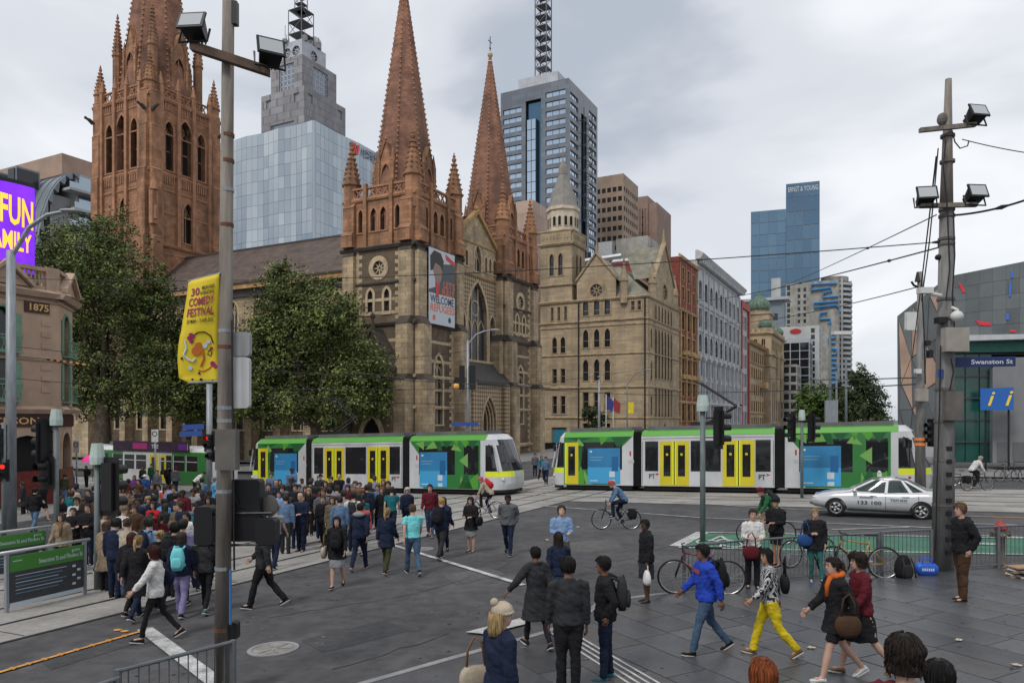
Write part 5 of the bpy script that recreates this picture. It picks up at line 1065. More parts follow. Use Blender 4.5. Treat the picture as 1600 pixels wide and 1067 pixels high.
slabp('atrium_back', M_DARK, [(1484, 536), (1640, 530), (1640, 722), (1484, 722)], GE + 3.0, 0.3)
cols = [1486, 1508, 1530, 1550]; rws = [553, 588, 622, 655, 690, 722]
for i in range(3):
 for j in range(5): slabp('glass_pane', M_GGL, [(cols[i] + .8, rws[j] + .8), (cols[i+1] - .8, rws[j] + .8), (cols[i+1] - .8, rws[j+1] - .8), (cols[i] + .8, rws[j+1] - .8)], GE + 1.0, 0.05)
b = MB()
for a, c in (((1498, 560), (1512, 720)), ((1522, 560), (1508, 720)), ((1512, 560), (1532, 720))): b.tube([wp(*a, GE + 1.6), wp(*c, GE + 1.6)], 0.2, 6)
b.build('raking_column', M_BLK, FQ)
b = MB()
for v in rws: b.tube([wp(1485, v, GE + 0.9), wp(1640, v, GE + 0.9)], 0.05, 4)
b.build('transom', M_MULL, FQ)
slabp('concrete_pier', M_CPAN, [(1549, 575), (1576, 560), (1720, 556), (1720, 722), (1549, 722)], GE, 2.0, 0.8)
for a, c in ((1556, 1572), (1580, 1620)): slabp('louvre_panel', mat('louvre_grey', (0.12, 0.125, 0.13), 0.6, var=0.1, scale=8), [(a, 690), (c, 690), (c, 720), (a, 720)], GE, 0.1, 0.86)
M_CYAN = plain('blue_light_strip', (0.05, 0.16, 0.6), 0.4); M_REDN = plain('red_light_strip', (0.7, 0.03, 0.05), 0.4)
for q, m in ((((1579, 425), (1583, 424), (1583, 434), (1579, 435)), M_CYAN), (((1577, 441), (1580, 441), (1579, 464), (1576, 464)), M_CYAN), (((1572, 490), (1576, 490), (1576, 500), (1572, 500)), M_CYAN), (((1570, 522), (1575, 522), (1575, 527), (1570, 527)), M_CYAN), (((1497, 443), (1501, 443), (1508, 457), (1504, 458)), M_REDN), (((1524, 501), (1548, 505), (1548, 509), (1530, 508)), M_REDN), (((1577, 515), (1587, 516), (1587, 519), (1578, 519)), M_REDN)): slabp('light_strip', m, q, GE, 0.06, 0.12)
SI = thing('information_sign', 'blue box sign with two yellow italic letters on the square', 'sign', wp(1558, 640, 55.5)); M_SBLU = plain('sign_bright_blue', (0.02, 0.12, 0.42), 0.5); M_SYEL = plain('sign_yellow', (0.85, 0.6, 0.08), 0.5)
MB().prism([wp(u, v, 55.5) for u, v in ((1532, 607), (1584, 605), (1584, 640), (1532, 641))], EV*0.5).build('panel', M_SBLU, SI)
fr = Fr(wp(1532, 641, 55.5), -NV)
for a, hh in ((0.32, 0.95), (1.25, 1.0)): text(SI, 'i', fr, a, 0.3, 0.03, hh, M_SYEL, bold=0.015, shear=0.3)
for q in (1540, 1576): MB().tube([wp(q, 640, 55.8), wp(q, 735, 55.8)], 0.06, 6).build('post', M_BLK, SI)
# -- trees
def leafmat(n, c): return mat(n, c, 0.55, var=0.25, scale=0.8, spec=0.25)
LEAF = [[leafmat('plane_leaf_dark', (0.048, 0.068, 0.018)), leafmat('plane_leaf_mid', (0.092, 0.122, 0.032)), leafmat('plane_leaf_bright', (0.205, 0.235, 0.07))], [leafmat('elm_leaf_dark', (0.05, 0.09, 0.02)), leafmat('elm_leaf_mid', (0.09, 0.15, 0.032)), leafmat('elm_leaf_bright', (0.12, 0.18, 0.04))], [leafmat('gum_leaf_dark', (0.032, 0.05, 0.02)), leafmat('gum_leaf_mid', (0.055, 0.08, 0.03)), leafmat('gum_leaf_bright', (0.07, 0.09, 0.035))]]
M_BARK = mat('plane_bark', (0.085, 0.065, 0.045), 0.85, var=0.3, scale=2.5, bump=0.4)
def tree(name, label, base, Y, blobs, nl, size, kind, seed, limbs=True):
 r = random.Random(seed); t = thing(name, label, 'tree', base); k = Y/F; mb = MB()
 cen = []
 for (u, v, ru, rv) in blobs:
  c = px(u, v, Y); cen.append((c + V((0, r.uniform(-1, 1)*ru*k*0.5, 0)), V((ru*k, ru*k*0.9, rv*k))))
 tot = sum(q[1].x*q[1].z for q in cen)
 for c, rr in cen:
  nn = int(nl*rr.x*rr.z/tot); ncl = max(6, nn//44)
  for _ in range(ncl):
   d = V((r.gauss(0, 1), r.gauss(0, 1), r.gauss(0, 1))).normalized(); f = r.random()**0.38
   jit = 1 + 0.33*noise.noise(d*2.6 + V((seed, 0, 0)))
   q = c + V((d.x*rr.x, d.y*rr.y, d.z*rr.z))*f*jit; cr = r.uniform(0.4, 0.95)*max(0.5, min(1.2, rr.x*0.35)); tone = r.random()
   for _ in range(44):
    p = q + V((r.gauss(0, 1), r.gauss(0, 1), r.gauss(0, 0.7)))*cr*0.6; s = size*r.uniform(0.6, 1.3)
    n_ = (V((r.gauss(0, .7), r.gauss(0, .7), r.gauss(0.7, .5))) + d*0.5).normalized(); a = n_.orthogonal().normalized(); a = Matrix.Rotation(r.uniform(0, 6.28), 3, n_) @ a; b = n_.cross(a)
    m = 0 if tone < 0.3 else (1 if tone < 0.74 else 2); m = min(2, max(0, m + r.choice((-1, 0, 0, 0, 1))))
    mb.add([p - a*s*.55, p - b*s*.32 - n_*s*.05, p + a*s*.6, p + b*s*.32 - n_*s*.05], [(0, 1, 2, 3)], m)
 o = mb.build('crown', LEAF[kind], t, fix=False); o['kind'] = 'stuff'
 tr = MB(); top = cen[0][0]; hgt = max(2.0, top.z - base[2])
 R0 = 0.035*hgt + 0.1; kn = V(base) + V((0, 0, hgt*0.35))
 tr.tube([V(base) - Z*0.2, V(base) + Z*0.4, V(base) + Z*hgt*0.2, kn], [R0*1.5, R0*1.1, R0*0.9, R0*0.75], 9); tr.build('trunk', M_BARK, t, smooth=True)
 for c, rr in cen:
  lb = MB(); mid = kn.lerp(c, 0.5) + V((r.uniform(-.6, .6), r.uniform(-.6, .6), 0.6)); lb.tube([kn - Z*0.3, kn.lerp(mid, .5) + Z*.2, mid, c], [R0*0.55, R0*0.42, R0*0.3, R0*0.1], 6)
  for _ in range(7):
   d = V((r.gauss(0, 1), r.gauss(0, 1), r.gauss(0.1, .8))).normalized(); e = c + V((d.x*rr.x, d.y*rr.y, d.z*rr.z))*0.9; lb.tube([mid.lerp(c, r.random()), c.lerp(e, .5) + Z*.3, e], [R0*0.2, R0*0.12, 0.03], 5)
  lb.build('limb', M_BARK, t, smooth=True)
 return t
def tbase(E, N): return EN(E, N)
tree('plane_tree', 'tallest leafy plane tree rising in front of the big red tower', EN(50, 75), 79, [(165, 425, 88, 82), (108, 520, 58, 120), (205, 535, 82, 112), (245, 480, 38, 66), (160, 375, 50, 36), (255, 590, 52, 66), (90, 410, 42, 50), (140, 610, 70, 50)], 72000, 0.27, 0, 1)
tree('plane_tree', 'broad leafy plane tree in front of the cathedral side porch', EN(56, 51), 73, [(470, 540, 96, 90), (440, 460, 50, 56), (520, 500, 48, 56), (562, 590, 50, 62), (415, 560, 48, 96), (437, 428, 20, 18), (490, 632, 100, 36), (395, 620, 30, 46), (585, 620, 28, 40)], 72000, 0.27, 0, 2)
tree('plane_tree', 'smaller plane tree filling the gap behind the yellow banner pole', EN(55, 68), 82, [(318, 600, 50, 60), (300, 560, 40, 50), (345, 570, 30, 60), (322, 640, 56, 28), (290, 520, 26, 40)], 26000, 0.3, 0, 3)
def ybase(u, Y): q = px(u, 655, Y); return V((q.x, q.y, gz(q.x, q.y)))
tree('elm_tree', 'rounded bright green tree at the end of the street row', ybase(1271, 150), 150, [(1270, 632, 26, 32), (1256, 645, 18, 24), (1286, 645, 16, 26)], 9000, 0.5, 1, 4)
tree('gum_tree', 'tall dark gum tree above the tram roof near the gallery', ybase(1350, 140), 140, [(1342, 590, 17, 22), (1362, 612, 24, 24), (1338, 632, 30, 30), (1372, 645, 24, 26), (1318, 645, 22, 24)], 15000, 0.42, 2, 5)
tree('gum_tree', 'low wide dark tree between the round tree and the tall gum', ybase(1306, 165), 165, [(1306, 640, 20, 34), (1312, 620, 12, 22)], 7000, 0.5, 2, 6)
tree('olive_tree', 'small grey green tree on the footpath before the gothic offices', ybase(926, 115), 115, [(926, 655, 20, 18), (920, 645, 12, 10)], 2200, 0.35, 2, 7)
# -- trams
M_TWH = mat('tram_white', (0.56, 0.57, 0.58), 0.35, var=0.06, scale=0.8, stain=0.3, coat=0.3); M_TGR = mat('tram_green', (0.035, 0.19, 0.045), 0.35, var=0.06, scale=0.8, coat=0.3); M_TGB = plain('tram_bright_green', (0.085, 0.32, 0.04), 0.35); M_TGL = plain('tram_light_green', (0.17, 0.38, 0.09), 0.35); M_TGD = plain('tram_dark_green', (0.018, 0.105, 0.035), 0.35)
M_TYE = mat('tram_door_yellow', (0.62, 0.52, 0.02), 0.4, var=0.05, scale=1, coat=0.2); M_TYB = plain('tram_edge_yellow', (0.72, 0.8, 0.03), 0.4); M_TGLS = plain('tram_glass', (0.016, 0.018, 0.02), 0.03, spec=0.75); M_BEL = mat('bellows_rubber', (0.03, 0.03, 0.032), 0.8, var=0.2, scale=2); M_UND = plain('tram_underside', (0.012, 0.012, 0.012), 0.8)
M_ADB = mat('advert_blue', (0.035, 0.20, 0.40), 0.35, var=0.1, scale=0.6); M_ADL = plain('advert_light_blue', (0.06, 0.34, 0.62), 0.35); M_ADD = plain('advert_deep_blue', (0.02, 0.12, 0.3), 0.35); M_ADW = plain('advert_white', (0.55, 0.62, 0.68), 0.4); M_TRF = mat('tram_roof_grey', (0.13, 0.13, 0.135), 0.6, var=0.15, scale=1.5)
M_LAMP = plain('headlamp_clear', (0.6, 0.6, 0.58), 0.15); M_TRED = plain('tram_red_mark', (0.5, 0.02, 0.03), 0.4)
TL = 19.7; TWD = 2.62
def N_of(u, E): r = (u - 800)/F; return E*(0.4604 - 0.8877*r)/(0.8877 + 0.4604*r)
def S_(u): return 37.6 - N_of(u, 35.05)
def d_tram(name, label, E_face, N_hi, panto, group):
 t = thing(name, label, 'tram', EN(E_face + TWD/2, N_hi - TL/2), group=group)
 a, b = EN(E_face + TWD/2, N_hi), EN(E_face + TWD/2, N_hi - TL); u = (b - a).normalized()
 p0 = EN(E_face, N_hi); p0.z = a.z
 fr = Fr(p0, -NV); fr.u = u; fr.n = -EV
 def bx(nm, m, s0, s1, t0, t1, d0, d1): return MB().fbox(fr, s0, s1, t0, t1, d0, d1).build(nm, m, t)
 X = [S_(q) for q in (388, 478, 487, 629, 640, 808)]; X[0] = 0.0; X[5] = TL
 for k, (s0, s1) in enumerate(((.85, X[1]), (X[2], X[3]), (X[4], TL - 1.9))):
  b_ = MB(); ring = lambda s: [fr.p(s, t_, d) for t_, d in ((0.32, 0), (3.02, 0), (3.25, -0.16), (3.33, -0.45), (3.33, -TWD + .45), (3.25, -TWD + .16), (3.02, -TWD), (0.32, -TWD))]
  b_.loft([ring(s0), ring(s1)]); b_.build('body_module', M_TWH, t)
  b_ = MB(); b_.add([fr.p(s, t_, d) for s in (s0, s1) for t_, d in ((3.0, 0.004), (3.02, 0.004), (3.255, -0.158), (3.335, -0.45))], [(0, 4, 5, 1), (1, 5, 6, 2), (2, 6, 7, 3)]); b_.build('roof_stripe', M_TGB, t)
  bx('roof_fairing', M_TRF, s0 + .2, s1 - .2, 3.33, 3.52, -TWD + .4, -0.4)
  bx('underframe', M_UND, s0 + .1, s1 - .1, 0.1, 0.33, -TWD + .15, -0.12)
 for s0, s1 in ((X[1], X[2]), (X[3], X[4])):
  b_ = MB(); n = 7
  for i in range(n):
   q0 = s0 + (s1 - s0)*i/n; q1 = s0 + (s1 - s0)*(i + 1)/n; qm = (q0 + q1)/2
   R_ = lambda s, o: [fr.p(s, t_, d) for t_, d in ((0.3, o), (3.25, o), (3.4, -0.3), (3.4, -TWD + .3), (3.25, -TWD - o), (0.3, -TWD - o))]
   b_.loft([R_(q0, -0.1), R_(qm, -0.01), R_(q1, -0.1)])
  b_.build('bellows', M_BEL, t)
 for end in (0, 1):
  sgn = 1 if end else -1; sb = TL - 1.9 if end else .85; ext = 1.42 if end else .95
  lev = [(0.3, .92), (0.62, 1.0), (1.0, 1.0), (1.3, .96), (2.72, .56), (3.02, .46), (3.3, .22)]; n = 14; rings = []
  for (t_, k) in lev:
   row = []
   for i in range(n + 1):
    ph = math.pi*i/n; cy = -math.cos(ph); w = TWD/2 - (0.0 if t_ < 3.2 else 0.3)
    y = math.copysign(abs(cy)**0.62, cy)*w; sx = ext*k*(math.sin(ph)**0.75 if math.sin(ph) > 0 else 0)
    row.append(fr.p(sb + sgn*sx, t_, -TWD/2 - y))
   rings.append(row)
  bw, gw, yl = MB(), MB(), MB()
  for j in range(len(lev) - 1):
   for i in range(n):
    q = [rings[j][i], rings[j][i+1], rings[j+1][i+1], rings[j+1][i]]
    fi = i/n
    glass = 1.2 < lev[j][0] < 2.7 and (3 <= i <= n - 4 or i in (0, 1, n - 1, n - 2))
    if lev[j][0] == 2.72 and 4 <= i <= n - 5: glass = True
    yel = abs(lev[j][0] - 1.0) < .01 and (i < 6 or i > n - 7)
    (gw if glass else yl if yel else bw).poly(q)
  bw.poly(rings[-1])
  bw.build('cab', M_TWH, t); gw.build('windscreen', M_TGLS, t); yl.build('cab_stripe', M_TYB, t) if not yl.f else [(lambda q: q.build('cab_stripe', M_TYB, t))(MB().add([yl.v[k] for f in fs_ for k in f], [tuple(range(4*j, 4*j + 4)) for j in range(len(fs_))])) for fs_ in (yl.f[:6], yl.f[6:])]
  b_ = MB(); b_.add([p - Z*0.0 for p in rings[0]] + [p - Z*0.16 for p in rings[0]], [(i, i + 1, n + 2 + i, n + 1 + i) for i in range(n)]); b_.build('bumper', M_UND, t)
  for i in (3, n - 3): q = rings[2][i]; b_ = MB(); b_.ball(q - Z*0.14, 0.1, 8, 6); b_.build('headlight', M_LAMP, t)
  q = fr.p(sb + sgn*0.5, 2.6, 0.12); b_ = MB(); b_.tube([fr.p(sb + sgn*0.2, 2.75, 0), q], 0.03, 5); b_.fbox(Fr(q, fr.u), -0.06, 0.06, -0.35, 0.02, 0, 0.12); b_.build('mirror', M_BLK, t)
  b_ = MB(); b_.tube([fr.p(sb + sgn*0.75, 1.32, -0.05), fr.p(sb + sgn*0.45, 2.7, -0.04)], 0.04, 5); b_.build('pillar', M_TWH, t)
 def fac(m, pts, d): flat(fr, t, 'livery_facet', pts, d, m)
 sA, sB = 1.5, X[1] - 1.05
 fac(M_TGR, [(0.86, 0.34), (X[1] - 1.0, 0.34), (X[1] - 1.0, 2.1), (X[1] - 0.05, 3.0), (0.86, 3.0)], 0.004)
 for m, pts in ((M_TGD, [(0.9, 3.0), (2.6, 3.0), (1.9, 2.75)]), (M_TGB, [(1.5, 0.36), (1.9, 1.4), (2.2, 0.36)]), (M_TGL, [(1.35, 2.2), (1.75, 2.95), (2.1, 2.55)]), (M_TGD, [(1.9, 1.4), (1.55, 2.6), (2.0, 2.5)]), (M_TGB, [(3.0, 3.0), (3.6, 3.0), (3.1, 2.55)]), (M_TGD, [(3.7, 3.0), (X[1] - .1, 3.0), (X[1] - .8, 2.45), (4.0, 2.5)]), (M_TGL, [(2.1, 0.36), (2.6, 0.36), (2.05, 1.2)])): fac(m, pts, 0.009)
 s5 = S_(752)
 fac(M_TGR, [(X[4] + 0.95, 0.34), (s5 - .05, 0.34), (s5 - .05, 3.0), (X[4] + 0.05, 3.0), (X[4] + 0.95, 1.9)], 0.004)
 for m, pts in ((M_TGD, [(X[4] + 2.2, 3.0), (X[4] + 2.9, 3.0), (X[4] + 2.5, 2.6)]), (M_TGL, [(X[4] + 1.1, 2.55), (X[4] + 1.6, 3.0), (X[4] + 2.1, 2.6)]), (M_TGL, [(X[4] + 3.1, 2.9), (X[4] + 3.5, 2.4), (X[4] + 2.8, 2.5)]), (M_TGB, [(X[4] + 3.4, 0.36), (s5 - .2, 1.2), (s5 - .2, 0.36)]), (M_TGL, [(X[4] + 3.35, 1.9), (X[4] + 3.9, 1.5), (X[4] + 3.9, 2.3)]), (M_TGD, [(X[4] + 3.3, 0.36), (X[4] + 3.8, 1.3), (X[4] + 4.2, 0.36)]), (M_TGD, [(X[4] + 3.9, 3.0), (s5 - .2, 3.0), (X[4] + 4.2, 2.5)]), (M_TGB, [(s5 - 1.3, 3.0), (s5 - .7, 3.0), (s5 - 1.0, 2.6)]), (M_TGD, [(X[4] + 1.7, 3.0), (X[4] + 2.1, 3.0), (X[4] + 2.25, 2.45), (X[4] + 1.95, 2.45)]), (M_TGB, [(X[4] + 3.0, 3.0), (X[4] + 3.3, 3.0), (X[4] + 3.15, 2.6)]), (M_TGL, [(X[4] + 3.4, .4), (X[4] + 3.75, .4), (X[4] + 3.45, 1.1)]), (M_TGL, [(X[4] + .4, 2.9), (X[4] + 1.0, 3.0), (X[4] + 1.0, 2.5)])): fac(m, pts, 0.009)
 def win(u0, u1, t0, t1): bx('window', M_TGLS, S_(u0), S_(u1), t0, t1, -0.06, 0.012)
 def door(s0, s1, leaves=2):
  d_ = bx('door', M_TYE, s0, s1, 0.36, 2.72, -0.05, 0.016); w = (s1 - s0)/leaves
  for i in range(leaves):
   MB().fbox(fr, s0 + w*i + .2, s0 + w*(i+1) - .2, 0.85, 2.5, 0.0, 0.02).build('pane', M_TGLS, d_)
   e = s0 + w*(i + 1) - .1 if i == 0 and leaves == 2 else s0 + w*i
   MB().fbox(fr, e, e + .1, 0.4, 2.7, 0.0, 0.022).build('edge', M_TYB, d_)
   MB().fbox(fr, s0 + w*(i + .5) - .06, s0 + w*(i + .5) + .06, 1.95, 2.07, 0.018, 0.024).build('sticker', M_TYE, d_)
  if leaves == 2: MB().fbox(fr, s0 + w - .025, s0 + w + .025, 0.4, 2.7, 0.01, 0.024).build('seal', M_UND, d_)
 door(.92, 1.74, 1)
 win(421, 466, 1.2, 2.72)
 for u0, u1, x1 in ((429, 464, 466), (656, 699, 711)):
  s0, s1 = S_(u0), S_(u1)
  ad = bx('advert_panel', M_ADB, s0, s1, 0.42, 2.38, 0.0, 0.02)
  MB().fbox(fr, s0, s1, 0.42, 1.32, 0.02, 0.023).build('printed_field', M_ADL, ad)
  MB().fbox(fr, s1 - .48, s1 - .12, 1.1, 1.9, 0.02, 0.026).build('printed_shape', M_ADD, ad)
  MB().fbox(fr, s1 - .62, s1 - .3, 0.78, 1.1, 0.02, 0.029).build('printed_box', M_ADW, ad); MB().fbox(fr, s1 - .6, s1 - .3, 0.44, 0.64, 0.02, 0.029).build('printed_box', M_ADW, ad)
  for z, w in ((1.85, 0.9), (1.7, 0.8)): MB().fbox(fr, s0 + .12, s0 + w, z, z + .05, 0.02, 0.024).build('printed_line', plain('advert_text', (0.16, 0.33, 0.5), 0.4), ad)
  MB().fbox(fr, s0 + .12, s0 + .26, 2.15, 2.25, 0.02, 0.024).build('printed_line', M_ADW, ad); MB().fbox(fr, s0 + .12, s0 + .6, 0.55, 0.6, 0.02, 0.027).build('printed_line', M_ADW, ad)
 win(491, 505, 1.12, 2.72); win(540, 572, 1.12, 2.72); win(609, 625, 1.12, 2.72); win(655, 711, 1.12, 2.72); win(725, 748, 1.12, 2.72)
 door(S_(507), S_(538)); door(S_(574), S_(608))
 for s in (S_(495), S_(612)): text(t, 'PT', fr, s, 0.72, 0.012, 0.26, M_BLK, width=0.32, bold=0.015); flat(fr, t, 'operator_mark', [(s + .36, .88), (s + .58, .96), (s + .36, 1.04), (s + .43, .96)], 0.012, M_TRED)
 for s in (S_(469.5), S_(645)): bx('side_lamp', M_TRED, s + .25, s + .33, 1.95, 2.2, 0, 0.02); bx('hatch', plain('hatch_grey', (0.45, 0.46, 0.47), 0.5), s + .18, s + .5, 1.55, 1.72, 0, 0.012)
 for s in (X[1] - .9, X[2] + .05, X[3] - .05, X[4] + .9): bx('panel_joint', M_UND, s - .01, s + .01, 0.4, 2.7, 0.0, 0.006)
 for s0, s1 in ((X[2], X[3]),): bx('panel_joint', M_UND, s0 + .05, s1 - .05, 2.86, 2.875, 0, 0.007)
 for s in (3.0, 9.4, 10.8, 16.4):
  for d in (-0.5, -TWD + .5): b_ = MB(); b_.tube([fr.p(s, .3, d - .06), fr.p(s, .3, d + .06)], .3, 12); b_.build('wheel', M_UND, t)
 s = panto; b_ = MB(); q0, q1, q2 = fr.p(s, 3.5, -1.3), fr.p(s + 1.7, 4.5, -1.3), fr.p(s - 0.2, 5.8, -1.3)
 for dy in (-.35, .35): b_.tube([q0 - fr.n*dy, q1 - fr.n*dy*.5], .06, 5); b_.tube([q1 - fr.n*dy*.5, q2 - fr.n*dy], .05, 5)
 b_.tube([q2 + fr.n*.8, q2 - fr.n*.8], .05, 5); b_.fbox(fr, s - .6, s + .9, 3.5, 3.7, -1.8, -.8); b_.build('pantograph', M_BLK, t)
 return t
d_tram('tram', 'white and green tram loading beside the crossing crowd, its cab facing the gap', 35.05, 37.6, 6.0, 'modern trams at the crossing')
_nr = N_of(860, 38.93)
d_tram('tram', 'white and green tram with yellow doors passing behind the silver taxi', 38.93, _nr, 8.5, 'modern trams at the crossing')
OT = thing('tram', 'older boxy green and white tram with a dark roof advert beyond the crowd', 'tram', EN(37, 53)); E_ = 37.6
fr = Fr(EN(E_, N_of(146, E_)), -NV); L = N_of(146, E_) - N_of(333, E_)
def ob(nm, m, s0, s1, t0, t1, d0, d1): return MB().fbox(fr, s0, s1, t0, t1, d0, d1).build(nm, m, OT)
b = MB(); R_ = lambda s, k: [fr.p(s, t_, d) for t_, d in ((0.35, -k), (2.7, -k), (3.05, -.35 - k), (3.15, -.8), (3.15, -1.8), (3.05, -2.25 + k), (2.7, -2.6 + k), (.35, -2.6 + k))]
b.loft([R_(0, .35), R_(.7, 0), R_(L - .7, 0), R_(L, .35)]); b.build('body', M_TWH, OT)
for s0, s1 in ((0.7, 3.7), (L - 4.4, L - 0.7)): ob('livery_facet', M_TGR, s0, s1, .36, 2.68, 0, .006)
ob('roof_stripe', M_TGB, .7, L - .7, 2.68, 2.76, -.1, .008)
ob('roof_advert', mat('roof_advert_print', (0.03, 0.013, 0.035), 0.5, var=0.5, scale=0.9), 2.6, L - 2.4, 2.75, 3.5, .05, .09)
for a, w, m in ((5.0, 1.7, plain('advert_magenta', (.35, .02, .16), .5)), (10.2, 1.0, plain('advert_violet', (.12, .02, .25), .5)), (10.9, .35, M_TYE)): ob('printed_patch', m, a, a + w, 2.9, 3.35, .09, .1)
text(OT, 'THE', fr, 7.2, 2.98, .1, .3, M_ADW, width=.8, bold=.02)
for s in (2.5, 3.9, 5.3, L - 5.6, L - 4.2, L - 2.8):
 w_ = ob('window', M_TGLS, s, s + 1.15, 1.35, 2.45, 0, .012); MB().fbox(fr, s, s + 1.15, 2.0, 2.06, .01, .03).build('frame', M_TWH, w_)
 MB().fbox(fr, s - .06, s, 1.3, 2.5, 0, .025).build('frame', M_ADW, w_)
ob('window', M_TGLS, .75, 1.9, 1.3, 2.5, 0, .013)
for s in (6.9, 7.9): d_ = ob('door', M_TYE, s, s + .85, .5, 2.5, 0, .015); MB().fbox(fr, s + .2, s + .65, 1.0, 2.3, .01, .02).build('pane', M_TGLS, d_)
ob('underframe', M_UND, .6, L - .6, .1, .36, -2.4, -.1)
b = MB(); b.fbox(fr, 1.2, 4.0, 3.15, 3.4, -2, -.6); b.build('roof_unit', M_TRF, OT)
# -- silver taxi
M_SIL = mat('taxi_silver', (0.58, 0.59, 0.6), 0.25, var=0.02, scale=2, metal=0.4, coat=0.7); M_TYR = plain('tyre_rubber', (0.014, 0.014, 0.014), 0.8); M_RIM = plain('alloy_rim', (0.45, 0.45, 0.46), 0.3, metal=0.7); M_TLGT = plain('tail_light_red', (0.4, 0.02, 0.02), 0.2); M_CGL = plain('car_glass', (0.03, 0.045, 0.045), 0.06, spec=0.55)
def wheel(t, x, y, r, w, side, name='wheel'):
 m = Matrix.Translation((x, y, r)) @ Matrix.Rotation(rad(90) if side > 0 else rad(-90), 4, 'X')
 b = MB(); prof = [(r*.66, -w/2), (r*.9, -w/2), (r, -w*.3), (r, w*.3), (r*.9, w/2), (r*.66, w/2)]; n = 24
 b.loft([[V((p*math.cos(2*math.pi*i/n), p*math.sin(2*math.pi*i/n), q)) for i in range(n)] for p, q in prof], cap=False)
 tyre = b.buildl(name, M_TYR, t, True, m)
 b = MB(); b.loft([[V((p*math.cos(2*math.pi*i/n), p*math.sin(2*math.pi*i/n), q)) for i in range(n)] for p, q in ((r*.67, -w*.45), (r*.67, -w*.5), (r*.6, -w*.46), (r*.58, -w*.2))], cap=False)
 for i in range(5):
  for dq in (-.12, .12):
   a = 2*math.pi*i/5 + dq; d = V((math.cos(a), math.sin(a), 0)); q = V((-d.y, d.x, 0))*r*.07
   b.prism([d*r*.1 - q - Z*w*.46, d*r*.62 - q - Z*w*.46, d*r*.62 + q - Z*w*.46, d*r*.1 + q - Z*w*.46], (0, 0, w*.15))
 b.ball((0, 0, -w*.42), (r*.16, r*.16, w*.1), 10, 4)
 o = place(b.fix(b.mesh('rim', M_RIM, True)), 'rim', tyre, WM[tyre.as_pointer()])
 b = MB(); b.poly([V((r*.62*math.cos(2*math.pi*i/n), r*.62*math.sin(2*math.pi*i/n), -w*.18)) for i in range(n)]); place(b.mesh('brake_disc', M_UND), 'brake_disc', tyre, WM[tyre.as_pointer()])
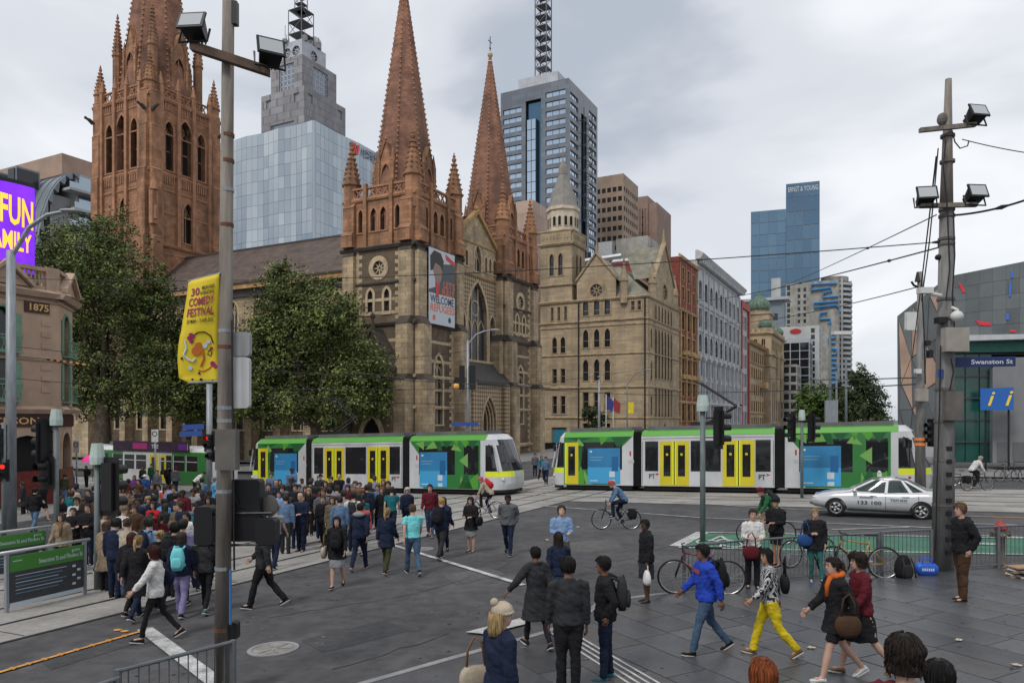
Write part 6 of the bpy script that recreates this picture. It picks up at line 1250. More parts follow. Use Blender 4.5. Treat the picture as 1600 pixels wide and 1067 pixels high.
def sedan(label, loc, rz, body, L=4.7):
 t = thing('taxi', label, 'taxi', loc, rz); H = L/2
 st = [(-1.0, .55, .80, .60, .80), (-.96, .38, .93, .78, .9), (-.88, .30, 1.0, .86, .935), (-.66, .26, 1.02, .9, .945), (-.4, .24, .98, .91, .95), (0, .24, .96, .91, .955), (.3, .24, .965, .91, .955), (.42, .24, .95, .91, .95), (.62, .26, .90, .9, .93), (.8, .29, .82, .87, .90), (.92, .32, .72, .78, .84), (1.0, .40, .60, .62, .72)]
 rings = []
 for (fx, zl, zt, hw, k) in st:
  x = fx*H; zb = zl + (zt - zl)*.75
  half = [(hw*.82, zl), (hw*.985, zl + .1), (hw + .0, zl + (zb - zl)*.5), (hw*.985, zb), (hw*.9, zt - .02), (hw*.6, zt + .015), (0, zt + .03)]
  rings.append([V((x, y, z)) for y, z in half] + [V((x, -y, z)) for y, z in half[-2::-1]])
 b = MB(); b.loft(rings); o = b.buildl('body', body, t, True)
 lev = [(.93, -1.72, 1.02, .83), (1.18, -1.28, .50, .74), (1.37, -.86, .12, .655), (1.44, -.62, -.08, .60), (1.465, -.4, -.25, .4)]
 gb, rb = MB(), MB(); n = 24; rr = []
 for z, x0, x1, hw in lev:
  c = (x0 + x1)/2; a = (x1 - x0)/2
  rr.append([V((c + a*math.copysign(abs(math.cos(q))**.45, math.cos(q)), hw*math.copysign(abs(math.sin(q))**.3, math.sin(q)), z)) for q in (2*math.pi*(i + .5)/n for i in range(n))])
 gb.loft(rr[:3], cap=False); rb.loft(rr[2:]); gb.buildl('glasshouse', M_CGL, t, True); rb.buildl('roof', body, t, True)
 for sd in (-1, 1):
  for x0, x1, xt0, xt1 in ((.98, 1.08, .08, .2), (-.30, -.2, -.34, -.26), (-1.15, -1.02, -.80, -.72), (-1.78, -1.6, -.92, -.8)):
   b = MB(); b.add([V((x, sd*(y + d), z)) for d in (-.02, .012) for x, y, z in ((x0, .825, .92), (x1, .825, .92), (xt1, .655, 1.39), (xt0, .655, 1.39))], BOXF); b.buildl('pillar', body, t)
  for x0, x1 in ((-.25, .95), (-1.3, -.3)):
   b = MB(); b.box((x0 + .3, sd*.912 - .012, .80), (x0 + .52, sd*.912 + .012, .835)); b.buildl('door_handle', M_RIM, t)
   b = MB(); b.box((x0, sd*.905 - .012, .34), (x0 + .012, sd*.905 + .012, .92)); b.buildl('door_gap', M_UND, t)
  b = MB(); b.box((-1.2, sd*.9 - .02, .24), (1.0, sd*.9 + .02, .3)); b.buildl('sill', M_UND, t)
  for x in (1.42, -1.38):
   b = MB(); n2 = 14; b.add([V((x + r_*math.cos(math.pi*i/n2), sd*(.915 + q), .31 + r_*math.sin(math.pi*i/n2))) for i in range(n2 + 1) for r_, q in ((.33, .004), (.385, -.02))], [(2*i, 2*i + 1, 2*i + 3, 2*i + 2) for i in range(n2)]); b.poly([V((x + .36*math.cos(math.pi*i/n2), sd*.90, .31 + .36*math.sin(math.pi*i/n2))) for i in range(n2 + 1)]); b.buildl('wheel_arch', M_UND, t)
   wheel(t, x, sd*.80, .325, .22, sd)
  b = MB(); b.ball((2.08, sd*.62, .66), (.2, .16, .08), 10, 6); b.buildl('headlight', M_LAMP, t, True)
  b = MB(); b.ball((-2.24, sd*.62, .82), (.12, .2, .1), 10, 6); b.buildl('tail_light', M_TLGT, t, True)
  b = MB(); b.ball((.78, sd*.98, .98), (.09, .1, .07), 8, 5); b.buildl('wing_mirror', body, t, True)
 b = MB(); b.box((2.24, -.5, .38), (2.36, .5, .5)); b.buildl('grille', M_UND, t)
 b = MB(); b.box((-.1, -.02, 1.46), (.05, .02, 1.62)); b.ball((-.02, 0, 1.63), .06, 8, 5); b.buildl('roof_light', M_LAMP, t)
 b = MB(); b.tube([(-1.0, .0, 1.42), (-1.05, 0, 1.5)], .05, 6); b.buildl('roof_fin', M_TLGT, t)
 return t
_c = wp(1373, 806, 31.0); _c = V((_c.x, _c.y, gz(_c.x, _c.y))); _rz = math.atan2(NV.y, NV.x)
TX = sedan('silver taxi sedan with phone number on its door, waiting before the tram', _c, _rz, M_SIL)
fx = Fr(_c + (-EV)*0.0, -NV); M_TXT = plain('taxi_lettering', (0.03, 0.035, 0.05), 0.5)
text(TX, '133 100', fx, -.72, .50, .922, .13, M_TXT, width=.78, bold=.02)
b = MB(); b.fbox(fx, .35, .98, .62, .76, .90, .922); b.build('number_panel', M_ADW, TX); text(TX, 'TAXI 0530', fx, .39, .645, .926, .09, M_TXT, width=.55, bold=.03)
b = MB(); b.fbox(fx, -.62, -.18, .72, .78, .90, .918); b.build('printed_line', plain('taxi_print_grey', (0.25, 0.26, 0.27), .5), TX)
# -- poles, lights, signals
M_WOOD = mat('weathered_pole', (0.23, 0.2, 0.17), 0.85, var=0.3, scale=2.0, bump=0.4, stretch=(3, 3, 0.4), stain=0.5); M_CPOL = mat('concrete_pole', (0.19, 0.187, 0.18), 0.8, var=0.25, scale=1.8, bump=0.3, stretch=(3, 3, 0.5), stain=0.5); M_GALV = mat('galvanised_post', (0.27, 0.29, 0.31), 0.5, var=0.15, scale=3, metal=0.3, stretch=(2, 2, .4)); M_TEAL = mat('grey_green_post', (0.13, 0.155, 0.155), 0.55, var=0.12, scale=3)
M_RUST = mat('rusty_strap', (0.14, 0.06, 0.03), 0.8, var=0.3, scale=6); M_FLIT = plain('flood_glass', (0.42, 0.44, 0.45), 0.12); M_BOX = mat('pale_control_box', (0.33, 0.30, 0.26), 0.7, var=0.12, scale=2, stain=0.3); M_CAP = mat('pale_green_cap', (0.42, 0.5, 0.46), 0.5, var=0.08, scale=3); M_DBOX = mat('dark_control_box', (0.12, 0.11, 0.10), 0.7, var=0.2, scale=2); M_SIGB = plain('signal_black', (0.01, 0.01, 0.011), 0.45); M_WHP = mat('white_plastic', (0.6, 0.6, 0.58), 0.5, var=0.05)
M_RLT = plain('red_light', (0.9, 0.03, 0.02), 0.3, emit=0.9); M_GLT = plain('green_light', (0.03, 0.75, 0.4), 0.3, emit=1.0); M_ALT = plain('amber_light', (0.9, 0.35, 0.02), 0.3, emit=1.2); M_OFF = plain('unlit_lens', (0.02, 0.02, 0.02), 0.2)
M_STB = plain('street_sign_blue', (0.012, 0.03, 0.12), 0.5); M_STBB = plain('street_sign_mid_blue', (0.03, 0.08, 0.3), 0.5)
def facing(yaw): return V((math.cos(rad(yaw)), math.sin(rad(yaw)), 0))
def flood(parent, c, yaw, pitch, k=1.0):
 d = facing(yaw); u = V((-d.y, d.x, 0)); m = Matrix((u, d, Z)).transposed().to_4x4() @ Matrix.Rotation(rad(pitch), 4, 'X'); m.translation = c; m = m @ Matrix.Scale(k, 4)
 b = MB(); b.add([V(q) for q in ((-.2, .16, -.13), (.2, .16, -.13), (.2, .16, .15), (-.2, .16, .15), (-.17, -.14, -.15), (.17, -.14, -.15), (.15, -.12, .06), (-.15, -.12, .06))], BOXF)
 for i in range(5): b.box((-.15 + .065*i, -.2, -.14), (-.13 + .065*i, -.1, .05))
 o = b.build('floodlight', M_SIGB, parent, world=m)
 b = MB(); b.box((-.24, .16, -.17), (.24, .2, .19)); b.build('bezel', M_SIGB, o, world=m)
 b = MB(); b.box((-.2, .2, -.13), (.2, .207, .15)); b.build('glass', M_FLIT, o, world=m)
 b = MB(); b.tube([(-.26, 0, 0), (-.26, -.02, -.27), (.26, -.02, -.27), (.26, 0, 0)], .022, 5); b.build('bracket', M_SIGB, o, world=m)
def signal(parent, c, yaw, lit=None, n=3, k=1.0, board=True, name='signal_head'):
 d = facing(yaw); u = V((-d.y, d.x, 0)); m = Matrix((u, -d, Z)).transposed().to_4x4(); m.translation = c; m = m @ Matrix.Scale(k, 4)
 b = MB(); b.box((-.14, -.1, -.5*.33*n), (.14, .1, .5*.33*n)); o = b.build(name, M_SIGB, parent, world=m)
 if board: b = MB(); b.box((-.24, .0, -.5*.33*n - .12), (.24, .015, .5*.33*n + .12)); b.build('target_board', M_SIGB, o, world=m)
 for i in range(n):
  z = .33*(n - 1)/2 - .33*i
  b = MB(); nn = 10; ring = lambda y, r: [V((r*math.cos(math.pi*1.25 - math.pi*1.5*j/nn), y, z + r*math.sin(math.pi*1.25 - math.pi*1.5*j/nn))) for j in range(nn + 1)]
  r0, r1 = ring(-.1, .115), ring(-.36, .105); b.add(r0 + r1, [(j, j + 1, nn + 2 + j, nn + 1 + j) for j in range(nn)]); b.build('visor', M_SIGB, o, world=m)
  b = MB(); b.poly([V((.1*math.cos(2*math.pi*j/14), -.105, z + .1*math.sin(2*math.pi*j/14))) for j in range(14)]); b.build('lens', {0: M_RLT, 1: M_ALT, 2: M_GLT}[i] if lit == i else M_OFF, o, world=m)
def post(parent, base, z1, r0, r1, m, name='pole', n=12, lean=(0, 0)):
 b = MB(); b.tube([V(base) - Z*.1, V((base[0] + lean[0], base[1] + lean[1], z1))], [r0, r1], n); return b.build(name, m, parent, smooth=True)
def strap(parent, c, r, m=M_RUST, h=.05): b = MB(); b.tube([V(c), V(c) + Z*h], r, 12); return b.build('strap', m, parent)
LY = 10.4; q = px(347, 0, LY); LPb = V((q.x, q.y, gz(q.x, q.y)))
LP = thing('utility_pole', 'rusty weathered pole carrying two floodlights and the yellow banner', 'pole', LPb); lp = lambda u, v, dy=0.0: px(u, v, LY + dy)
post(LP, LPb, px(0, -60, LY).z, .112, .078, M_WOOD, lean=(px(357.5, 0, LY).x - LPb.x, 0))
b = MB(); a0_, a1_ = lp(299, 73, -.14), lp(421, 113, -.14); b.fbox(Fr(a0_, V((a1_.x - a0_.x, 0, a1_.z - a0_.z))), 0, (a1_ - a0_).length, -.06, .06, -.05, .07); b.build('crossarm', mat('aged_timber', (0.10, 0.065, 0.045), 0.85, var=0.25, scale=4), LP)
flood(LP, lp(306, 47, -.15), -95, 24, .78); flood(LP, lp(421, 86, -.15), -62, 22, .78)
for v in (96, 215, 255, 300, 355, 520, 545, 640, 660, 770, 890, 985): strap(LP, lp(347 + (1000 - v)*.0115, v), .116 - .034*(HC - (v - HY)/F*LY)/10.0, M_RUST if v % 2 else M_GALV)
b = MB(); b.box((-.05, -.05, -.16), (.05, .05, .16)); b.build('junction_box', M_SIGB, LP, world=Matrix.Translation(lp(366, 22)));
b = MB(); b.box((-.11, -.06, -.3), (.17, .1, .26)); b.build('control_box', M_DBOX, LP, world=Matrix.Translation(lp(351, 700, -.18)))
def rbox(w, h, d, r):
 pts = []
 for cx_, cz_, a_ in ((w/2 - r, h/2 - r, 0), (-w/2 + r, h/2 - r, 90), (-w/2 + r, -h/2 + r, 180), (w/2 - r, -h/2 + r, 270)):
  pts += [V((cx_ + r*math.cos(rad(a_ + 22.5*i)), -d/2, cz_ + r*math.sin(rad(a_ + 22.5*i)))) for i in range(5)]
 return MB().prism(pts, (0, d, 0))
rbox(.27, .34, .1, .05).build('sign_back', mat('mid_grey_plastic', (0.28, 0.28, 0.28), .5, var=.05), LP, world=Matrix.Translation(lp(377, 538, .1))); rbox(.27, .72, .1, .05).build('sign_back', mat('pale_grey_plastic', (0.5, 0.5, 0.5), .5, var=.05), LP, world=Matrix.Translation(lp(376, 598, .1)))
b = MB(); b.tube([lp(362, 760, .1), lp(372, 790, .1), lp(400, 800, .2), lp(420, 812, .2)], .012, 5); b.tube([lp(340, 850), lp(330, 860, .1), lp(318, 845, .2), lp(315, 820, .2)], .012, 5); b.tube([lp(362, 500, -.1), lp(364, 700, -.1), lp(366, 890, -.1)], .014, 5); b.build('cable', M_SIGB, LP)
for (u, v, w, h, dz_) in ((322, 820, .26, .54, .15), (386, 796, .44, .88, .25), (418, 829, .28, .36, .05)): rbox(w, h, .22, .05).build('signal_back', M_SIGB, LP, world=Matrix.Translation(lp(u, v, dz_)))
for v in (803, 852): b = MB(); b.tube([lp(300, v, .12), lp(425, v - 2, .12)], .02, 5); b.build('signal_arm', M_SIGB, LP)
b = MB(); b.ball(lp(422, 790, .3), (.12, .03, .16), 12, 6); b.build('visor_disc', M_DBOX, LP)
rbox(.1, .25, .14, .04).build('push_button', M_SIGB, LP, world=Matrix.Translation(lp(367, 984)))
b = MB(); b.tube([lp(360, 890, -.13), lp(360, 975, -.13)], .018, 5); b.build('blue_conduit', plain('conduit_blue', (.04, .16, .4), .5), LP)
BN = thing('festival_banner', 'yellow comedy festival banner hanging from the weathered pole', 'banner', lp(312, 598)); M_YB = mat('banner_yellow', (0.70, 0.53, 0.02), 0.6, var=0.06, scale=2); M_PUR = plain('banner_magenta', (0.30, 0.01, 0.10), .5); M_INK2 = plain('banner_black', (.03, .02, .02), .5); M_OR2 = plain('banner_rust', (.55, .15, .02), .5)
bu = lambda a, t: V((1, 1, 1))
prof_l = [(596, 281), (588, 279.5), (560, 277.5), (540, 279), (510, 284), (480, 289), (455, 293), (436, 295)]
def bl(v):
 for (v0, u0), (v1, u1) in zip(prof_l, prof_l[1:]):
  if v1 <= v <= v0: return u0 + (u1 - u0)*(v0 - v)/(v0 - v1)
 return 295
def bp(f, v, d=0.0): return lp(bl(v) + (341 + (596 - v)*.012 - bl(v))*f, v - (1 - f)*(-2 if v > 520 else -4) - f*8*(1 if v < 520 else 0) * (520 - v)/80 if v < 520 else v, -.05 - d + .05*math.sin(f*3 + v*.02))
b = MB(); nv_, nf_ = 24, 8; g_ = [[bp(j/nf_, 598 - 162*i/nv_) for j in range(nf_ + 1)] for i in range(nv_ + 1)]
b.add([p for r_ in g_ for p in r_] + [p + V((0, .008, 0)) for r_ in g_ for p in r_], [(i*(nf_+1) + j, i*(nf_+1) + j + 1, (i+1)*(nf_+1) + j + 1, (i+1)*(nf_+1) + j) for i in range(nv_) for j in range(nf_)] + [(q + (nv_+1)*(nf_+1)) for q in ()])if False else b.add([p for r_ in g_ for p in r_], [(i*(nf_+1) + j, i*(nf_+1) + j + 1, (i+1)*(nf_+1) + j + 1, (i+1)*(nf_+1) + j) for i in range(nv_) for j in range(nf_)])
cl = b.build('cloth', M_YB, BN, smooth=True); md = cl.modifiers.new('thick', 'SOLIDIFY'); md.thickness = .008; md.offset = -1
def btext(s, v0, h, m, f0, f1, bold=.02):
 text(BN, s, I4, 0, 0, 0, h, m, width=1.0, bold=bold, bend=lambda x, y, z: bp(f0 + (f1 - f0)*x, v0 - y*1157/LY, .02 + z*.3))
kpx = LY/1157
for s, v0, h, m, f0, f1, bo in (('30', 460, 11.5, M_PUR, .10, .36, .02), ('MELBOURNE', 453, 5.2, M_INK2, .44, .84, .01), ('INTERNATIONAL', 460.5, 5.2, M_INK2, .40, .84, .01), ('COMEDY', 476, 12.5, M_PUR, .08, .84, .02), ('FESTIVAL', 492, 12.5, M_PUR, .07, .84, .02), ('23 MAR - 17 APR 2016', 502, 5.5, M_INK2, .10, .84, .015)): btext(s, v0, h*kpx, m, f0, f1, bo)
def bcurve(pts, r, m, nm): b = MB(); b.tube([bp(f, v, .012) for f, v in pts], r, 6); b.build(nm, m, BN)
def bdisc(f, v, r, m, nm, k=1.0): MB().prism([bp(f + r*math.cos(a)/.56, v + r*k*math.sin(a)*111, .014) for a in (2*math.pi*i/12 for i in range(12))], V((0, -.006, 0))).build(nm, m, BN)
bcurve([(.32, 525), (.45, 517), (.62, 517), (.78, 524), (.86, 536)], .008, M_INK2, 'printed_stem'); bcurve([(.5, 578), (.62, 580), (.78, 575), (.9, 566)], .008, M_OR2, 'printed_stem'); bcurve([(.14, 532), (.2, 545), (.14, 555), (.26, 562), (.36, 565), (.44, 560)], .014, M_ADW, 'printed_ribbon'); bcurve([(.6, 545), (.64, 560), (.56, 572)], .016, M_OR2, 'printed_stem')
bcurve([(.72, 552), (.8, 556), (.84, 550), (.78, 546), (.74, 550)], .007, M_INK2, 'printed_curl')
for f, v, r, m in ((.27, 521, .035, M_PUR), (.33, 526, .03, M_PUR), (.24, 528, .03, M_PUR), (.31, 533, .03, M_PUR), (.46, 548, .07, M_OR2), (.5, 540, .05, M_OR2), (.66, 540, .035, M_ADW), (.74, 534, .03, M_ADW), (.86, 568, .035, M_PUR), (.92, 572, .03, M_PUR), (.82, 544, .022, M_PUR), (.1, 560, .018, M_INK2), (.52, 583, .018, M_INK2), (.3, 575, .03, M_ADW), (.34, 593, .018, M_INK2), (.56, 593, .022, M_INK2), (.86, 595, .018, M_INK2)): bdisc(f, v, r, m, 'printed_blob')
for v in (437, 597): b = MB(); b.tube([bp(-.02, v) + Z*(.01 if v < 500 else -.01), bp(1.05, v) + Z*.01], .016, 6); b.build('banner_arm', M_GALV, BN)
RY = 17.6; q = px(1473, 0, RY); RPb = V((q.x, q.y, gz(q.x, q.y))); RP = thing('utility_pole', 'tall concrete pole with three floodlights and a street name sign', 'pole', RPb); rp = lambda u, v, dy=0.0: px(u, v, RY + dy)
ln = px(1481.5, 0, RY).x - RPb.x
post(RP, RPb, rp(0, 330).z, .26, .155, M_CPOL, lean=(ln*.72, 0)); b = MB(); b.tube([rp(1478.5, 332), rp(1482, 124)], [.15, .07], 10); b.build('upper_pole', M_WOOD, RP, smooth=True)
for i in range(9): v = 700 + 20*i; b = MB(); b.box((-.06, -.24 - i*.006, -.05), (.06, -.15, .05)); b.build('foot_slot', M_SIGB, RP, world=Matrix.Translation(rp(1474.5 - i*.3, v)))
for (x0, x1, v, dv, m) in ((1437, 1524, 204, -9, M_WOOD), (1438, 1525, 322, -2, M_WOOD)): b = MB(); b.fbox(Fr(rp(x0, v, -.2), V((1, 0, -dv/ (x1 - x0)))), 0, (x1 - x0)*RY/F, -.05, .05, -.05, .05); b.build('crossarm', m, RP)
flood(RP, rp(1522, 182, -.2), -80, 26, .95); flood(RP, rp(1445, 309, -.2), -100, 22, .95); flood(RP, rp(1521, 306, -.2), -85, 22, .95)
b = MB(); b.ball(rp(1473, 187), (.14, .1, .16), 10, 6); b.build('dome_light', M_DBOX, RP)
for v in (215, 255, 330, 340, 376, 384, 470, 500, 610, 660, 720, 790): strap(RP, rp(1473 + (880 - v)*.0115, v), .16 + (v - 200)*.00016, M_DBOX, .06)
b = MB(); b.box((-.27, -.42, -.28), (.27, -.2, .28)); b.build('control_box', M_BOX, RP, world=Matrix.Translation(rp(1480, 533))); b = MB(); b.box((-.2, -.36, -.34), (.2, -.2, .34)); b.build('control_box', M_DBOX, RP, world=Matrix.Translation(rp(1478, 634)))
b = MB(); b.tube([rp(1486, 480, -.3), rp(1496, 484, -.35), rp(1496, 490, -.35)], .035, 8); b.ball(rp(1495, 494, -.35), (.14, .14, .13), 12, 8); b.build('dome_camera', M_WHP, RP, smooth=True)
b = MB(); b.tube([rp(1470, 462, -.2), rp(1448, 458, -.25)], .05, 8); b.box(tuple(rp(1446, 455, -.35) - V((.16, .1, .06))), tuple(rp(1446, 455, -.35) + V((.14, .1, .08)))); b.build('bullet_camera', M_WHP, RP)
b = MB(); b.box(tuple(rp(1462, 503) - V((.1, .3, .06))), tuple(rp(1462, 503) + V((.12, -.1, .08)))); b.ball(rp(1466, 402), (.08, .08, .07), 8, 5); b.build('sensor', M_SIGB, RP)
b = MB()
for pts in ([(1490, 330), (1492, 400), (1488, 460), (1492, 520)], [(1478, 220), (1474, 260), (1480, 320), (1484, 420), (1478, 470)], [(1470, 540), (1468, 640), (1464, 760), (1462, 860)], [(1466, 232), (1460, 300), (1452, 380), (1440, 470)], [(1488, 205), (1492, 222), (1500, 232), (1512, 228), (1514, 220)], [(1486, 560), (1490, 580), (1484, 610)]): b.tube([rp(u, v, -.28) for u, v in pts], .016, 5)
b.build('cable', M_SIGB, RP)
sg_ = Fr(rp(1493, 574, -.1), V((1, -.1, .012))); b = MB(); b.fbox(sg_, 0, 1.32, 0, .235, 0, .03); sn = b.build('street_sign', M_STB, RP); text(sn, 'Swanston St', sg_, .33, .07, .034, .105, M_WHP, width=.92, bold=.02)
sg2 = Fr(rp(1464, 590, -.3), V((.8, .6, 0))); b = MB(); b.fbox(sg2, 0, .5, 0, .2, 0, .03); b.build('street_sign', M_STBB, RP)
SY = 33.0; q = px(1438, 0, SY); SPb = V((q.x, q.y, gz(q.x, q.y))); SP = thing('utility_pole', 'grey pole with orange bands and white boxes in front of the gallery', 'pole', SPb); sp_ = lambda u, v, dy=0.0: px(u, v, SY + dy)
post(SP, SPb, sp_(0, 425).z, .24, .12, M_CPOL)
for v in (688, 696): strap(SP, sp_(1438, v), .245, plain('orange_band', (.75, .22, .05), .5), .12)
for (u, v, w, h, m) in ((1440, 617, .5, .55, M_BOX), (1423, 502, .45, .8, M_WHP), (1449, 536, .2, .22, M_SIGB), (1453, 553, .2, .35, M_SIGB), (1434, 580, .25, .2, M_WHP)): rbox(w, h, .2, .04).build('equipment_box', m, SP, world=Matrix.Translation(sp_(u, v, -.3)))
b = MB(); b.tube([sp_(1438, 450), sp_(1428, 446), sp_(1424, 440)], .05, 6); b.tube([sp_(1434, 440), sp_(1434, 425)], [.14, .05], 8); b.tube([sp_(1440, 440, -.2), sp_(1444, 520, -.3), sp_(1446, 600, -.3)], .03, 5); b.build('insulator_bracket', M_SIGB, SP)
signal(SP, sp_(1456, 676, -.2), 200, None, 3, 1.0)
def sigpole(label, u, vb, vt, heads, r=.055, capped=True, mt=M_TEAL, Y=None):
 p = gp(u, vb) if Y is None else V((px(u, 0, Y).x, Y, gz(px(u, 0, Y).x, Y))); t = thing('traffic_light', label, 'traffic light', p); zt = HC - (vt - HY)/F*p.y
 post(t, p, zt, r, r*.92, mt)
 if capped: b = MB(); b.tube([(p.x, p.y, zt - .05), (p.x, p.y, zt + .12), (p.x, p.y, zt + .45)], [r*2.2, r*2.3, r*1.7], 10); b.build('cap', M_CAP, t)
 for (hu, hv, yaw, lit, n, k) in heads:
  c = px(hu, hv, p.y - .05); signal(t, c, yaw, lit, n, k)
  b = MB(); b.tube([(p.x, p.y, c.z + .3), (c.x, c.y + .12, c.z + .3)], .02, 5); b.tube([(p.x, p.y, c.z - .3), (c.x, c.y + .12, c.z - .3)], .02, 5); b.build('bracket', M_SIGB, t)
 return t
sigpole('grey signal post standing behind the forecourt fence near the bicycle box', 1098, 846, 640, [(1123, 668, 15, None, 3, 1.05)], r=.085)
sigpole('twin headed signal post on the kerb between the taxi and second tram', 1253, 778, 655, [(1237, 668, 200, 2, 3, 1.1), (1268, 668, 10, None, 3, 1.1)], r=.07)
t = sigpole('signal post rising out of the crowd beside the green stop sign', 152, 921, 722, [(172, 760, 70, None, 3, 1.15)], r=.075)
t = sigpole('signal post with pale cap near the hotel and round red lamps', 88, 872, 662, [(69, 690, 160, 0, 3, 1.15), (74, 738, 250, None, 2, 1.1)], r=.08)
t = sigpole('dark signal partly out of frame beside the hotel window', 6, 850, 660, [(-2, 692, 300, None, 3, 0.95), (4, 735, 300, 0, 2, 0.8)], r=.07, capped=False, Y=24)
t = sigpole('blue grey post with red and green signals beyond the crowd', 327, 790, 600, [(327, 690, 265, 0, 2, 1.15), (329, 712, 265, 2, 1, 1.1)], r=.16, capped=False, mt=M_GALV, Y=38)
p = px(322, 672, 38); sg3 = Fr(p - V((1.2, 0, 0)), V((1, 0, .05))); b = MB(); b.fbox(sg3, 0, 1.1, 0, .28, 0, .03); b.fbox(sg3, -.15, 1.0, -.34, -.06, 0, .03); b.build('street_sign', M_STBB, t)
def lamp(label, u, Y, v_top, arm_u, arm_v, r=.09, mt=M_GALV, rise=0):
 q = px(u, 0, Y); p = V((q.x, Y, gz(q.x, Y))); t = thing('street_lamp', label, 'street lamp', p); zt = px(0, v_top, Y).z; post(t, p, zt, r, r*.75, mt)
 e = px(arm_u, arm_v, Y); a = V((p.x, p.y, zt)); pts = [a - Z*.3, a.lerp(e, .35) + Z*(e.z - a.z)*.25, a.lerp(e, .7) + Z*(e.z - a.z)*.22, e]
 b = MB(); b.tube(pts, r*.4, 6); b.build('arm', mt, t); d = (e - pts[2]).normalized(); b = MB(); b.ball(e + d*.25, (.42 if abs(d.x) > .5 else .2, .16, .08), 10, 6); b.build('lamp_head', mat('lamp_head_grey', (.3, .31, .32), .4, var=.05), t, smooth=True)
 return t
lamp('thick graffitied lamp post rising past the hotel windows', 17, 30.5, 392, 98, 331, r=.22)
t = lamp('grey street lamp with curved arm before the cathedral portal', 731, 56, 532, 768, 516, r=.13)
p = px(729, 665, 56); b = MB(); b.fbox(Fr(p - V((1.1, .3, 0)), V((1, .1, 0))), 0, 2.0, 0, .26, 0, .03); b.build('street_sign', M_STBB, t)
b = MB(); b.box(tuple(px(722, 590, 56) - V((.2, .3, .9))), tuple(px(722, 590, 56) + V((.2, .1, .9)))); b.box(tuple(px(739, 590, 56) - V((.25, .3, .9))), tuple(px(739, 590, 56) + V((.2, .1, .9)))); b.build('signal_back', M_SIGB, t)
b = MB(); b.ball(px(713, 603, 55), .22, 10, 8); b.build('globe_lamp', plain('amber_globe', (.6, .3, .06), .3, emit=.25), t, smooth=True)
lamp('slim lamp post with a long arm before the gothic offices', 980, 90, 598, 1010, 578, r=.1, mt=M_TEAL)
lamp('grey lamp post standing beside the flagpoles and small tree', 936, 85, 594, 936, 592, r=.16)
for u, v0, Y, lab in ((947, 616, 84, 'bare white flagpole beside the small tree'), (958, 620, 86, 'white flagpole nearest the yellow street flag'), (1297, 508, 95, 'tall dark catenary pole in front of the round green tree'), (1322, 560, 110, 'thin catenary pole between the two dark gum trees'), (1307, 580, 120, 'far thin catenary pole behind the dark catenary pole')):
 q = px(u, 0, Y); p = V((q.x, Y, gz(q.x, Y))); t = thing('flagpole' if 'flag' in lab else 'catenary_pole', lab, 'pole', p); post(t, p, px(0, v0, Y).z, .05 if 'flag' in lab else .22, .04 if 'flag' in lab else .16, M_WHP if 'flag' in lab else M_TEAL, 'shaft', 8)
 if 'flag' in lab: b = MB(); c = V((q.x, Y, px(0, v0, Y).z)); b.add([c, c - Z*.2 + V((.9, .2, -.6)), c + V((.8, .2, -2.0)), c - Z*1.6], [(0, 1, 2, 3)]); o = b.build('flag', plain('flag_' + ('blue' if u < 950 else 'red'), (.04, .05, .2) if u < 950 else (.3, .04, .04), .7), t)
 elif u == 1297: b = MB(); b.box((q.x - .8, Y - .5, 2.4), (q.x + .8, Y - .2, 6.2)); b.build('equipment_box', M_GALV, t); b = MB(); b.box((q.x, Y - 1.2, px(0, 524, Y).z), (q.x + 2.4, Y - .3, px(0, 519, Y).z)); b.build('lamp_head', M_WHP, t)
p = px(985, 637, 80); t = thing('street_flag', 'small yellow flag hanging from a thin post before the gothic offices', 'flag', V((p.x, p.y, gz(p.x, p.y)))); post(t, (p.x - .3, p.y, gz(p.x, p.y)), p.z + 1.5, .05, .05, M_TEAL, 'shaft', 6); MB().box((p.x - .25, p.y - .02, p.z - .6), (p.x + .35, p.y + .02, p.z + .6)).build('cloth', M_YB, t)
for u, v, Y, lab in ((242, 680, 44, 'white speed sign on a thin post in front of the older tram'), (119, 697, 48, 'small square parking sign beside the tree trunk')):
 p = px(u, v, Y); t = thing('road_sign', lab, 'sign', V((p.x, p.y, gz(p.x, p.y)))); post(t, (p.x, p.y + .05, gz(p.x, p.y)), p.z + .3, .05, .05, M_GALV, 'post', 8); b = MB(); b.box((p.x - .2, p.y - .02, p.z - .4), (p.x + .2, p.y + .02, p.z + .35)); b.build('plate', M_WHP, t)
 b = MB(); b.tube([(p.x + .14*math.cos(a), p.y - .03, p.z + .1 + .14*math.sin(a)) for a in (2*math.pi*i/12 for i in range(13))], .02, 4); b.build('printed_ring', M_SIGB, t)
